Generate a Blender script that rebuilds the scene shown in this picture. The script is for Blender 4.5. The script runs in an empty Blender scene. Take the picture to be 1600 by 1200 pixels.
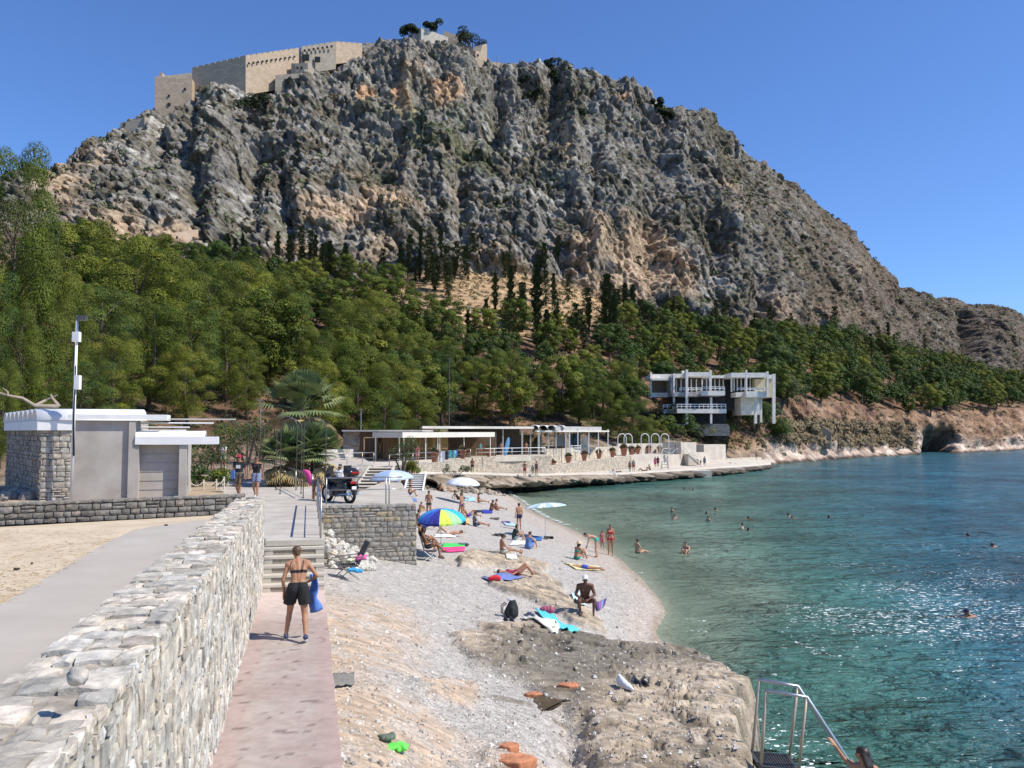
import bpy, bmesh, math, random
import numpy as np
from mathutils import Vector, Matrix
random.seed(7); np.random.seed(7)
R = math.radians
PITCH = math.atan(75/1280); CP, SP = math.cos(PITCH), math.sin(PITCH)
EYE = 7.0
sc = bpy.context.scene
col = sc.collection
# ---------------------------------------------------------------- camera
cam_data = bpy.data.cameras.new('camera'); cam = bpy.data.objects.new('camera', cam_data); col.objects.link(cam)
cam_data.sensor_width = 36; cam_data.lens = 28.8
cam_data.clip_start = 0.1; cam_data.clip_end = 20000
cam.location = (0, 0, EYE); cam.rotation_euler = (R(90)+PITCH, 0, 0)
sc.camera = cam
# ---------------------------------------------------------------- light
SUN_EL, SUN_AZ = R(50), R(16)          # azimuth: from +x towards -y
sv = Vector((math.cos(SUN_EL)*math.cos(SUN_AZ), -math.cos(SUN_EL)*math.sin(SUN_AZ), math.sin(SUN_EL)))
world = bpy.data.worlds.new('World'); sc.world = world; world.use_nodes = True
wn = world.node_tree; bg = wn.nodes['Background']
sky = wn.nodes.new('ShaderNodeTexSky'); sky.sky_type = 'NISHITA'; sky.sun_disc = False
sky.sun_elevation = SUN_EL; sky.sun_rotation = math.atan2(sv.x, sv.y)
sky.air_density = 1.0; sky.dust_density = 0.15; sky.ozone_density = 5.0; sky.altitude = 200
tint = wn.nodes.new('ShaderNodeMix'); tint.data_type = 'RGBA'; tint.blend_type = 'MULTIPLY'; tint.inputs[0].default_value = 1; tint.inputs[7].default_value = (.84, 1.05, 1.40, 1)
wn.links.new(sky.outputs[0], tint.inputs[6]); wn.links.new(tint.outputs[2], bg.inputs[0]); bg.inputs[1].default_value = 0.115
sun_data = bpy.data.lights.new('sun', 'SUN'); sun = bpy.data.objects.new('sun', sun_data); col.objects.link(sun)
sun_data.energy = 5.0; sun_data.angle = R(0.5); sun_data.color = (1.0, 0.93, 0.81)
sun.rotation_euler = (-sv).to_track_quat('-Z', 'Y').to_euler()
sc.view_settings.view_transform = 'Standard'; sc.view_settings.look = 'None'
sc.view_settings.exposure = 0.15; sc.view_settings.gamma = 1.0
sc.render.resolution_x = 1024; sc.render.resolution_y = 768
sc.cycles.max_bounces = 6; sc.cycles.transparent_max_bounces = 8; sc.cycles.caustics_reflective = False; sc.cycles.caustics_refractive = False

# ---------------------------------------------------------------- pixel helpers: photo pixel -> place in the world
def G(px, py, z):
    v = (600-py)/1280; t = (z-EYE)/(SP+v*CP)
    return Vector(((px-800)/1280*t, t*(CP-v*SP), z))
def A(px, d, z):
    t = d*CP+(z-EYE)*SP
    return Vector(((px-800)/1280*t, d, z))
def W(px, py, d):
    v = (600-py)/1280; t = d/(CP-v*SP)
    return Vector(((px-800)/1280*t, d, EYE+t*(SP+v*CP)))
def proj(x, y, z):
    t = y*CP+(z-EYE)*SP; h = -y*SP+(z-EYE)*CP
    return 800+1280*x/t, 600-1280*h/t
# ---------------------------------------------------------------- noise
def _hash(ix, iy, iz, k=0):
    h = (ix.astype(np.int64)*374761393 + iy.astype(np.int64)*668265263 + iz.astype(np.int64)*2147483647*3 + k*1274126177) & 0xffffffff
    h = ((h ^ (h >> 13))*1274126177) & 0xffffffff
    h = ((h ^ (h >> 16))*2246822519) & 0xffffffff
    return ((h ^ (h >> 15)) & 0xffffff)/float(0xffffff)
def vnoise(x, y, z=None, k=0):
    if z is None: z = np.zeros_like(x)
    ix, iy, iz = np.floor(x), np.floor(y), np.floor(z)
    fx, fy, fz = x-ix, y-iy, z-iz
    ux, uy, uz = fx*fx*(3-2*fx), fy*fy*(3-2*fy), fz*fz*(3-2*fz)
    ix, iy, iz = ix.astype(np.int64), iy.astype(np.int64), iz.astype(np.int64)
    r = 0
    for a in (0, 1):
        for b in (0, 1):
            for c in (0, 1):
                w = (ux if a else 1-ux)*(uy if b else 1-uy)*(uz if c else 1-uz)
                r = r+w*_hash(ix+a, iy+b, iz+c, k)
    return r*2-1
def fbm(x, y, z=None, n=4, k=0, g=0.5, ridged=False):
    if z is None: z = np.zeros_like(x)
    s = 0; a = 1; t = 0; f = 1
    for i in range(n):
        v = vnoise(x*f+i*17.3, y*f+i*5.1, z*f-i*9.7, k+i)
        if ridged: v = 1-2*np.abs(v)
        s = s+a*v; t += a; a *= g; f *= 2.03
    return s/t
def worley(x, y, z, k=0):
    ix, iy, iz = (np.floor(q).astype(np.int64) for q in (x, y, z))
    d1 = np.full(x.shape, 9.0); d2 = np.full(x.shape, 9.0); cid = np.zeros(x.shape)
    for a in (-1, 0, 1):
        for b in (-1, 0, 1):
            for c in (-1, 0, 1):
                jx, jy, jz = ix+a, iy+b, iz+c
                px_ = jx+_hash(jx, jy, jz, k); py_ = jy+_hash(jx, jy, jz, k+1); pz_ = jz+_hash(jx, jy, jz, k+2)
                d = np.sqrt((px_-x)**2+(py_-y)**2+(pz_-z)**2)
                c_ = _hash(jx, jy, jz, k+3)
                closer = d < d1
                d2 = np.where(closer, d1, np.minimum(d2, d)); cid = np.where(closer, c_, cid); d1 = np.where(closer, d, d1)
    return d1, d2, cid
def smooth(a, b, x):
    t = np.clip((x-a)/(b-a), 0, 1); return t*t*(3-2*t)
def lerp(a, b, t): return a+(b-a)*t
# ---------------------------------------------------------------- tagging and linking
def tag(o, label=None, cat=None, group=None, kind=None):
    if label: o['label'] = label
    if cat: o['category'] = cat
    if group: o['group'] = group
    if kind: o['kind'] = kind
    return o
def empty(name, loc=(0, 0, 0), rz=0, label=None, cat=None, group=None):
    o = bpy.data.objects.new(name, None); col.objects.link(o); o.location = loc; o.rotation_euler = (0, 0, rz)
    o.empty_display_size = 0.2
    return tag(o, label, cat, group)
def copy_tree(o, parent=None):
    c = o.copy(); col.objects.link(c); c.parent = parent
    for ch in list(o.children): copy_tree(ch, c)
    return c
def obj(name, me, parent=None):
    o = bpy.data.objects.new(name, me); col.objects.link(o)
    if parent is not None: o.parent = parent
    return o
class MB:
    """collects shapes and links them as ONE mesh object"""
    def __init__(s): s.v = []; s.f = []; s.m = []; s.c = []; s.cc = None; s.mi = 0
    def add(s, vs, fs):
        n = len(s.v); s.v += [tuple(q) for q in vs]
        for f in fs: s.f.append(tuple(i+n for i in f)); s.m.append(s.mi)
        if s.cc is not None or s.c:
            while len(s.c) < n: s.c.append((1, 1, 1))
            s.c += [s.cc or (1, 1, 1)]*(len(s.v)-n)
        return s
    def box(s, x0, x1, y0, y1, z0, z1, M=None):
        vs = [Vector((x, y, z)) for x in (x0, x1) for y in (y0, y1) for z in (z0, z1)]
        if M is not None: vs = [M @ q for q in vs]
        return s.add(vs, [(0, 1, 3, 2), (4, 6, 7, 5), (0, 4, 5, 1), (2, 3, 7, 6), (0, 2, 6, 4), (1, 5, 7, 3)])
    def bar(s, a, b, w, h=None, up=(0, 0, 1)):
        a, b = Vector(a), Vector(b); h = h or w; d = (b-a).normalized(); up = Vector(up)
        if abs(d.dot(up)) > .98: up = Vector((0, 1, 0))
        x = d.cross(up).normalized(); y = x.cross(d).normalized()
        vs = [p+x*i*w/2+y*j*h/2 for p in (a, b) for i, j in ((-1, -1), (1, -1), (1, 1), (-1, 1))]
        return s.add(vs, [(0, 1, 2, 3), (7, 6, 5, 4), (0, 4, 5, 1), (1, 5, 6, 2), (2, 6, 7, 3), (3, 7, 4, 0)])
    def tube(s, pts, r, n=8, cap=True):
        pts = [Vector(p) for p in pts]; rs = r if isinstance(r, (list, tuple)) else [r]*len(pts)
        vs = []; fs = []; N = len(pts); px = None
        for i, p in enumerate(pts):
            d = (pts[min(i+1, N-1)]-pts[max(i-1, 0)]).normalized()
            if px is None:
                u = Vector((0, 0, 1)) if abs(d.z) < .9 else Vector((1, 0, 0)); px = d.cross(u).normalized()
            else: px = (px-d*px.dot(d)).normalized()
            py = d.cross(px)
            for k in range(n):
                a = 2*math.pi*k/n; vs.append(p+(px*math.cos(a)+py*math.sin(a))*rs[i])
        for i in range(N-1):
            for k in range(n): fs.append((i*n+k, i*n+(k+1) % n, (i+1)*n+(k+1) % n, (i+1)*n+k))
        if cap: fs.append(tuple(range(n-1, -1, -1))); fs.append(tuple(range((N-1)*n, N*n)))
        return s.add(vs, fs)
    def lathe(s, prof, c=(0, 0, 0), n=16, sx=1, sy=1):
        c = Vector(c); vs = []; fs = []
        for r, z in prof:
            for k in range(n):
                a = 2*math.pi*k/n; vs.append(c+Vector((r*sx*math.cos(a), r*sy*math.sin(a), z)))
        for i in range(len(prof)-1):
            for k in range(n): fs.append((i*n+k, i*n+(k+1) % n, (i+1)*n+(k+1) % n, (i+1)*n+k))
        fs.append(tuple(range(n-1, -1, -1))); L = len(prof)-1; fs.append(tuple(range(L*n, L*n+n)))
        return s.add(vs, fs)
    def prism(s, poly, z0, z1):
        """poly: list of (x, y); z0/z1 numbers or lists"""
        n = len(poly); Z0 = z0 if isinstance(z0, (list, tuple)) else [z0]*n; Z1 = z1 if isinstance(z1, (list, tuple)) else [z1]*n
        ar = sum(poly[i][0]*poly[(i+1) % n][1]-poly[(i+1) % n][0]*poly[i][1] for i in range(n))
        if ar < 0: poly = poly[::-1]; Z0 = Z0[::-1]; Z1 = Z1[::-1]
        vs = [(p[0], p[1], Z0[i]) for i, p in enumerate(poly)]+[(p[0], p[1], Z1[i]) for i, p in enumerate(poly)]
        return s.add(vs, [tuple(range(n-1, -1, -1)), tuple(range(n, 2*n))]+[(i, (i+1) % n, n+(i+1) % n, n+i) for i in range(n)])
    def sphere(s, c, r, n=10, m=7, sc_=(1, 1, 1)):
        c = Vector(c); vs = [c+Vector((0, 0, r*sc_[2]))]; fs = []
        for i in range(1, m):
            t = math.pi*i/m
            for k in range(n):
                a = 2*math.pi*k/n; vs.append(c+Vector((r*sc_[0]*math.sin(t)*math.cos(a), r*sc_[1]*math.sin(t)*math.sin(a), r*sc_[2]*math.cos(t))))
        vs.append(c-Vector((0, 0, r*sc_[2])))
        for k in range(n): fs.append((0, 1+k, 1+(k+1) % n))
        for i in range(m-2):
            for k in range(n): fs.append((1+i*n+k, 1+(i+1)*n+k, 1+(i+1)*n+(k+1) % n, 1+i*n+(k+1) % n))
        L = len(vs)-1
        for k in range(n): fs.append((L, 1+(m-2)*n+(k+1) % n, 1+(m-2)*n+k))
        return s.add(vs, fs)
    def mesh(s, mats, smoothing=False):
        me = bpy.data.meshes.new('mesh'); me.from_pydata(s.v, [], s.f)
        for m in (mats if isinstance(mats, (list, tuple)) else [mats]): me.materials.append(m)
        if any(s.m): me.polygons.foreach_set('material_index', s.m)
        if s.c:
            while len(s.c) < len(s.v): s.c.append((1, 1, 1))
            at = me.color_attributes.new('Col', 'FLOAT_COLOR', 'POINT')
            at.data.foreach_set('color', np.concatenate([np.array(s.c, dtype=np.float32), np.ones((len(s.c), 1), np.float32)], 1).ravel())
        if smoothing: me.polygons.foreach_set('use_smooth', [True]*len(me.polygons))
        me.update(); return me
    def build(s, name, mats, parent=None, smoothing=False): return obj(name, s.mesh(mats, smoothing), parent)
def rib(name, mats, parent, fn, smoothing=False):
    m = MB(); fn(m); return m.build(name, mats, parent, smoothing)
def grid_mesh(P, mats, colr=None, smoothing=False, extra=None, flip=False):
    """P: (rows, cols, 3) array"""
    r, c = P.shape[:2]; me = bpy.data.meshes.new('mesh')
    idx = np.arange(r*c).reshape(r, c)
    q = np.stack([idx[:-1, :-1], idx[:-1, 1:], idx[1:, 1:], idx[1:, :-1]], -1).reshape(-1, 4)
    if flip: q = q[:, ::-1]
    me.vertices.add(r*c); me.vertices.foreach_set('co', P.astype(np.float32).ravel())
    n = len(q); me.loops.add(n*4); me.loops.foreach_set('vertex_index', q.ravel().astype(np.int32))
    me.polygons.add(n); me.polygons.foreach_set('loop_start', np.arange(0, n*4, 4, dtype=np.int32))
    try: me.polygons.foreach_set('loop_total', np.full(n, 4, np.int32))
    except Exception: pass
    if smoothing: me.polygons.foreach_set('use_smooth', np.ones(n, bool))
    me.update(calc_edges=True); me.validate()
    for nm, arr in ([('Col', colr)] if colr is not None else [])+list((extra or {}).items()):
        at = me.color_attributes.new(nm, 'FLOAT_COLOR', 'POINT')
        a = np.ones((r*c, 4), np.float32); a[:, :3] = np.asarray(arr).reshape(r*c, 3); at.data.foreach_set('color', a.ravel())
    for m in (mats if isinstance(mats, (list, tuple)) else [mats]): me.materials.append(m)
    return me
# ---------------------------------------------------------------- materials
def mat(name, c1, c2=None, scale=3, rough=.8, bump=0, bscale=None, metal=0, attr=False, detail=6, spec=.5, rnd=0, stretch=None, vor=0, fine=0, dist=.02, trans=0):
    m = bpy.data.materials.new(name); m.use_nodes = True; nt = m.node_tree; L = nt.links.new; N = nt.nodes.new
    b = nt.nodes['Principled BSDF']; b.inputs['Roughness'].default_value = rough; b.inputs['Metallic'].default_value = metal
    b.inputs['Specular IOR Level'].default_value = spec
    tc = N('ShaderNodeTexCoord'); vec = tc.outputs['Object']
    if stretch:
        mp = N('ShaderNodeMapping'); mp.inputs['Scale'].default_value = stretch; L(vec, mp.inputs[0]); vec = mp.outputs[0]
    c2 = c2 or c1
    nz = N('ShaderNodeTexNoise'); nz.inputs['Scale'].default_value = scale; nz.inputs['Detail'].default_value = detail; nz.inputs['Roughness'].default_value = .62; L(vec, nz.inputs['Vector'])
    rp = N('ShaderNodeValToRGB'); rp.color_ramp.elements[0].position = .36; rp.color_ramp.elements[1].position = .64
    rp.color_ramp.elements[0].color = (*c1, 1); rp.color_ramp.elements[1].color = (*c2, 1); L(nz.outputs[0], rp.inputs[0]); cout = rp.outputs[0]
    def mul(a, bsock, fac=1.0, mode='MULTIPLY'):
        mx = N('ShaderNodeMix'); mx.data_type = 'RGBA'; mx.blend_type = mode; mx.inputs[0].default_value = fac
        L(a, mx.inputs[6]); L(bsock, mx.inputs[7]); return mx.outputs[2]
    if attr:
        at = N('ShaderNodeAttribute'); at.attribute_name = 'Col'; cout = mul(cout, at.outputs[0])
    if rnd:
        oi = N('ShaderNodeObjectInfo'); r2 = N('ShaderNodeValToRGB'); r2.color_ramp.elements[0].color = (1-rnd, 1-rnd*.7, 1-rnd, 1); r2.color_ramp.elements[1].color = (1+rnd, 1+rnd*.6, 1+rnd*.2, 1)
        L(oi.outputs['Random'], r2.inputs[0]); cout = mul(cout, r2.outputs[0])
    h = nz.outputs[0]
    if fine:
        vf = N('ShaderNodeTexVoronoi'); vf.inputs['Scale'].default_value = fine; L(vec, vf.inputs['Vector'])
        sp = N('ShaderNodeSeparateColor'); L(vf.outputs['Color'], sp.inputs[0])
        mr = N('ShaderNodeMapRange'); mr.inputs['To Min'].default_value = .72; mr.inputs['To Max'].default_value = 1.22; L(sp.outputs[0], mr.inputs[0])
        cb = N('ShaderNodeCombineColor'); [L(mr.outputs[0], cb.inputs[i]) for i in range(3)]; cout = mul(cout, cb.outputs[0])
    L(cout, b.inputs['Base Color'])
    if bump:
        n2 = N('ShaderNodeTexNoise'); n2.inputs['Scale'].default_value = bscale or scale*3; n2.inputs['Detail'].default_value = 8; n2.inputs['Roughness'].default_value = .65; L(vec, n2.inputs['Vector']); h = n2.outputs[0]
        if fine:
            ad = N('ShaderNodeMath'); ad.operation = 'SUBTRACT'; L(h, ad.inputs[0]); L(vf.outputs['Distance'], ad.inputs[1]); h = ad.outputs[0]
        bp = N('ShaderNodeBump'); bp.inputs['Strength'].default_value = bump; bp.inputs['Distance'].default_value = dist; L(h, bp.inputs['Height']); L(bp.outputs[0], b.inputs['Normal'])
    if trans:
        b.inputs['Transmission Weight'].default_value = trans
    return m
# ================================================================ BEACH HEIGHT FIELD
def tps_fit(pts):
    F = []; Z = []
    for px, py, z in pts:
        p = G(px, py, z); F.append((p.x/p.y*2.2, math.log(p.y))); Z.append(z)
    F = np.array(F); Z = np.array(Z); n = len(F)
    D = np.linalg.norm(F[:, None]-F[None], axis=-1); K = D**2*np.log(D+1e-9)
    M = np.zeros((n+3, n+3)); M[:n, :n] = K+np.eye(n)*2e-4; M[:n, n] = 1; M[:n, n+1:] = F; M[n, :n] = 1; M[n+1:, :n] = F.T
    w = np.linalg.solve(M, np.concatenate([Z, np.zeros(3)])); return F, w
def tps_eval(fit, x, y):
    F, w = fit; n = len(F); f = np.stack([x/y*2.2, np.log(y)], -1); out = w[n]+f[..., 0]*w[n+1]+f[..., 1]*w[n+2]
    for i in range(n):
        d2 = (f[..., 0]-F[i, 0])**2+(f[..., 1]-F[i, 1])**2; out = out+w[i]*.5*d2*np.log(d2+1e-18)
    return out
SHORE = [(790, 771, 0), (820, 789, 0), (850, 808, 0), (876, 819, 0), (900, 830, 0), (930, 847, 0), (960, 868, 0), (982, 886, 0), (1003, 905, 0), (1022, 926, 0), (1036, 945, 0), (1038, 965, 0)]
LAND = [(528, 1300, 3.15), (528, 1200, 3.15), (520, 1050, 3.1), (510, 960, 3.0), (508, 900, 2.85), (505, 860, 2.6), (430, 1300, 3.15), (430, 950, 3.0), (400, 1100, 3.1),
        (620, 1300, 2.9), (620, 1200, 2.9), (620, 1100, 2.8), (620, 1000, 2.6), (600, 900, 2.3), (657, 885, 2.0),
        (720, 1300, 2.5), (720, 1150, 2.35), (700, 1050, 2.2), (720, 950, 1.9), (740, 900, 1.65),
        (850, 1300, 2.1), (850, 1150, 1.9), (850, 1050, 1.6), (850, 980, 1.35), (850, 900, 1.0), (800, 860, 1.15), (950, 1000, .8), (900, 930, .8), (940, 900, .42),
        (700, 840, 1.6), (760, 820, 1.05), (700, 800, 1.7), (760, 790, .75), (660, 800, 2.1), (650, 770, 2.1), (640, 760, 2.2), (600, 770, 2.3), (560, 775, 2.4), (700, 768, 1.5), (740, 766, 1.0), (500, 790, 2.5), (430, 860, 2.6), (430, 790, 2.6)]
fitA = tps_fit(LAND+SHORE+[(950, 1300, 2.0), (960, 1150, 1.8), (960, 1050, 1.45), (1080, 1300, 2.0), (1080, 1150, 1.75), (1080, 1080, 1.5), (1140, 1200, 1.85), (1140, 1120, 1.7), (1150, 1070, 1.4), (1060, 1025, .9), (1180, 1300, 1.9)])
fitB = tps_fit(LAND+SHORE+[(950, 1250, 1.0), (960, 1150, 1.1), (960, 1060, 1.1), (1000, 1040, .5), (1060, 1020, -.1), (1040, 992, -.15), (1000, 1000, .25), (1100, 1100, -.9), (1060, 1150, -.2), (1050, 1250, -.1),
        (1150, 1100, -1.6), (1200, 1000, -1.6), (900, 800, -1.0), (1000, 800, -2), (1100, 850, -2.4), (1100, 930, -1.3), (1250, 1000, -3), (1200, 1100, -2.6), (1250, 1200, -3), (1150, 1250, -2.2), (950, 772, -1.6),
        (860, 772, -1.0), (1300, 900, -4), (1300, 780, -4), (1040, 890, -.7), (1085, 970, -.7), (1450, 1200, -4), (1450, 900, -5), (980, 850, -.7)])
def sdpoly(poly, x, y):
    """signed distance, positive inside"""
    n = len(poly); d = np.full(x.shape, 1e9); ins = np.zeros(x.shape, bool)
    for i in range(n):
        ax, ay = poly[i]; bx, by = poly[(i+1) % n]; ex, ey = bx-ax, by-ay
        t = np.clip(((x-ax)*ex+(y-ay)*ey)/(ex*ex+ey*ey+1e-12), 0, 1)
        d = np.minimum(d, (x-ax-t*ex)**2+(y-ay-t*ey)**2)
        c = ((ay > y) != (by > y)) & (x < (bx-ax)*(y-ay)/((by-ay) if by != ay else 1e-12)+ax)
        ins ^= c
    d = np.sqrt(d); return np.where(ins, d, -d)
def gp(pts): return [tuple(G(px, py, z)[:2]) for px, py, z in pts]
BIG = gp([(722, 1003, 2.0), (756, 978, 1.9), (830, 972, 1.6), (900, 983, 1.3), (960, 998, 1.1), (1010, 1008, 1.0), (1060, 1012, .9), (1110, 1030, 1.2), (1150, 1056, 1.4), (1168, 1085, 1.5), (1150, 1125, 1.7), (1165, 1165, 1.8), (1195, 1215, 1.8), (1180, 1330, 1.8),
          (900, 1330, 2.1), (925, 1190, 1.9), (905, 1120, 1.8), (862, 1078, 1.9), (800, 1048, 2.0), (742, 1030, 2.1)])
R2 = gp([(762, 915, 1.5), (800, 893, 1.3), (852, 896, 1.1), (882, 915, 1.0), (880, 933, 1.0), (932, 955, .9), (945, 985, .9), (890, 975, 1.1), (866, 950, 1.2), (788, 925, 1.5)])
R3 = gp([(715, 876, 1.7), (730, 862, 1.6), (800, 868, 1.3), (858, 884, 1.0), (845, 895, 1.1), (790, 888, 1.4), (722, 886, 1.7)])
R4 = gp([(650, 1055, 2.6), (700, 1046, 2.4), (752, 1056, 2.3), (760, 1085, 2.3), (745, 1108, 2.4), (700, 1095, 2.5), (655, 1075, 2.7)])
R5 = gp([(745, 1175, 2.4), (800, 1160, 2.2), (860, 1185, 2.1), (900, 1230, 2.0), (880, 1300, 2.0), (760, 1300, 2.4)])
def land(x, y, col_out=False):
    x = np.asarray(x, float); y = np.asarray(y, float)
    a = tps_eval(fitA, x, y); b = tps_eval(fitB, x, y)
    wob = fbm(x*1.1, y*1.1, n=4, k=3)*.38
    sb = sdpoly(BIG, x, y)+wob
    m = smooth(-.45, .15, sb+.25*fbm(x*2.6, y*2.6, n=3, k=8))
    inside = smooth(.0, .8, sb)
    rk = fbm(x*1.3, y*2.0, n=6, k=11, g=.58); rr = fbm(x*1.0+3, y*2.6, n=5, k=21, ridged=True, g=.55)
    w1, w2, wc = worley(x*2.3+rk*.9, y*4.0+rk, x*0, k=5)
    crack = smooth(.14, .0, w2-w1)
    near = smooth(60, 20, y)
    relief = rk*.26+rr*.14+(wc-.5)*.06-crack*.04+fbm(x*7, y*11, n=4, k=77, g=.6)*.07
    top = a+.08+.14*smooth(12, 18, y)+relief*.7*inside
    tq_ = top*5.5+x*.45+y*.25; fl_ = np.floor(tq_); terr = (fl_+smooth(.7, .95, tq_-fl_)-x*.45-y*.25)/5.5; top = lerp(top, terr+.1, .62*inside)
    z = lerp(b, top, m)
    cov = m.copy()
    pit = smooth(.52, .8, fbm(x*.9+7, y*1.5, n=3, k=33)*1.5+.15)
    z = z-pit*m*.14
    for P, h, wv in ((R2, .26, .3), (R3, .30, .25)):
        s_ = sdpoly(P, x, y)+wob*wv*2.2; mm = smooth(-.12, .1, s_)
        z = z+mm*(h*.8+relief*.6*smooth(0, .5, s_)); cov = np.maximum(cov, mm)
    for P, h in ((R4, .12), (R5, .1)):
        s_ = sdpoly(P, x, y)+wob; mm = smooth(-.25, .3, s_)
        z = z+mm*(h+rk*.12)
    dry = 1-cov
    z = z+dry*near*(fbm(x*.9, y*.9, n=3, k=41)*.05+fbm(x*9, y*9, n=3, k=51)*.018)
    if not col_out: return z
    return z, cov, crack, pit, sb, rk, wc
def hit(px, py, off=0, d0=5, d1=108):
    """where the sight line through a photo pixel meets the beach"""
    v = (600-py)/1280; ds = np.geomspace(d0, min(d1, 107), 700); t = ds/(CP-v*SP); xs = (px-800)/1280*t; zs = EYE+t*(SP+v*CP)
    ci = (np.arctan(xs/ds)-AU0)/(AU1-AU0)*(GZ.shape[1]-1); ri = np.interp(ds, GD, np.arange(len(GD)))
    ci = np.clip(ci, 0, GZ.shape[1]-1.001); ri = np.clip(ri, 0, len(GD)-1.001); c0, r0 = ci.astype(int), ri.astype(int); fc, fr_ = ci-c0, ri-r0
    zl = (GZ[r0, c0]*(1-fc)+GZ[r0, c0+1]*fc)*(1-fr_)+(GZ[r0+1, c0]*(1-fc)+GZ[r0+1, c0+1]*fc)*fr_
    i = int(np.argmax(zs <= zl)); return Vector((xs[i], ds[i], zl[i]))
# --- beach mesh
U = np.tan(np.linspace(math.atan(-.31), math.atan(.52), 560)); Dd = np.concatenate([np.geomspace(4.6, 34, 620), np.geomspace(34.2, 108, 240)])
Y, UU = np.meshgrid(Dd, U, indexing='ij'); X = UU*Y
Z, cov, crack, pit, sb, rk, wc = land(X, Y, True)
AU0, AU1, GD, GZ = math.atan(-.31), math.atan(.52), Dd.copy(), Z.copy()
def mixc(c, new, f): return c*(1-f[..., None])+np.array(new)*f[..., None]
colr = np.ones(X.shape+(3,))*np.array((.475, .44, .395))
PX, PY = 800+1280*X/(Y*CP+(Z-EYE)*SP), 600-1280*((Z-EYE)*CP-Y*SP)/(Y*CP+(Z-EYE)*SP)
n1 = fbm(X*.7, Y*.7, n=4, k=61); n2 = fbm(X*3, Y*3, n=4, k=62)
colr *= (1+n2*.12)[..., None]
earth = smooth(-.35, .5, (640-PX)/140+n1*1.1+smooth(900, 960, PY)*.9-1.0+.5*smooth(1050, 1200, PY))*smooth(905, 960, PY)
earth = np.maximum(earth, smooth(-.1, .25, sdpoly(R4, X, Y)+n1*.4)); earth = np.maximum(earth, .7*smooth(-.1, .25, sdpoly(R5, X, Y)+n1*.4))
colr = mixc(colr, (.53, .405, .29), earth*.9)
gravel = smooth(.1, .5, n2+n1)*earth; colr = mixc(colr, (.55, .49, .42), gravel*.7)
wet = smooth(.20, .06, Z+n1*.05)*smooth(-.5, 0, Z+.45); wet = wet*(PX < 1080)
colr = mixc(colr, (.33, .26, .19), wet*.85)
band = smooth(.55, .25, Z)*smooth(0, .2, Z)*(1-cov); colr = mixc(colr, (.50, .42, .33), band*.6)
under = smooth(0, -.9, Z); colr = mixc(colr, (.30, .32, .24), under)
rockc = np.ones(X.shape+(3,))*np.array((.47, .385, .28))
rockc = mixc(rockc, (.56, .475, .36), smooth(-.1, .45, rk+n1*.4))
rockc = mixc(rockc, (.25, .215, .17), smooth(.1, .5, n2-n1*.4))
wetdark = smooth(.9, -.2, np.abs(PX-905)/160+np.abs(PY-1025)/50-1+n1*.5); rockc = mixc(rockc, (.17, .155, .125), wetdark*.85*(sb > -.5))
rockc = mixc(rockc, (.10, .085, .06), np.clip(crack*.2+pit*.5, 0, 1))
rockc = mixc(rockc, (.10, .085, .06), smooth(.8, .2, Z+n2*.35)*.85); cgl = smooth(-.1, .3, fbm(X*4, Y*6, n=4, k=96, g=.7)); rockc = mixc(rockc, (.20, .165, .115), cgl*.55*smooth(1000, 1120, PX)); rockc = mixc(rockc, (.62, .55, .45), smooth(.25, .5, fbm(X*5, Y*8, n=3, k=97))*.6*smooth(950, 1080, PX))
colr = colr*(1-cov[..., None])+rockc*cov[..., None]
pool = smooth(.5, .75, fbm(X*1.1-4, Y*2.0, n=2, k=91)*1.6+.1)*smooth(1050, 1070, PY)*smooth(740, 780, PX)*smooth(1000, 900, PX); colr = mixc(colr, (.16, .12, .075), pool*.6)
M_beach = mat('beach_pebble', (.84, .83, .82), (1.12, 1.12, 1.12), 5, .9, .9, 38, attr=True, fine=17, dist=.03)
M_shore = mat('shore_rock', (.62, .61, .60), (1.22, 1.2, 1.18), 3.2, .92, .9, 11, attr=True, dist=.05, detail=9, stretch=(1, 1.6, 1))
beach = tag(obj('beach', grid_mesh(np.stack([X, Y, Z], -1), [M_beach, M_shore], colr, smoothing=False, flip=True)), kind='structure')
fm_ = (cov[:-1, :-1]+cov[1:, 1:])*.5+fbm(X[:-1, :-1]*4, Y[:-1, :-1]*4, n=2, k=95)*.2; es_ = earth[:-1, :-1]*(n2[:-1, :-1] < .12); beach.data.polygons.foreach_set('material_index', ((fm_ > .5) | (es_ > .75)).astype(np.int32).ravel())

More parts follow.
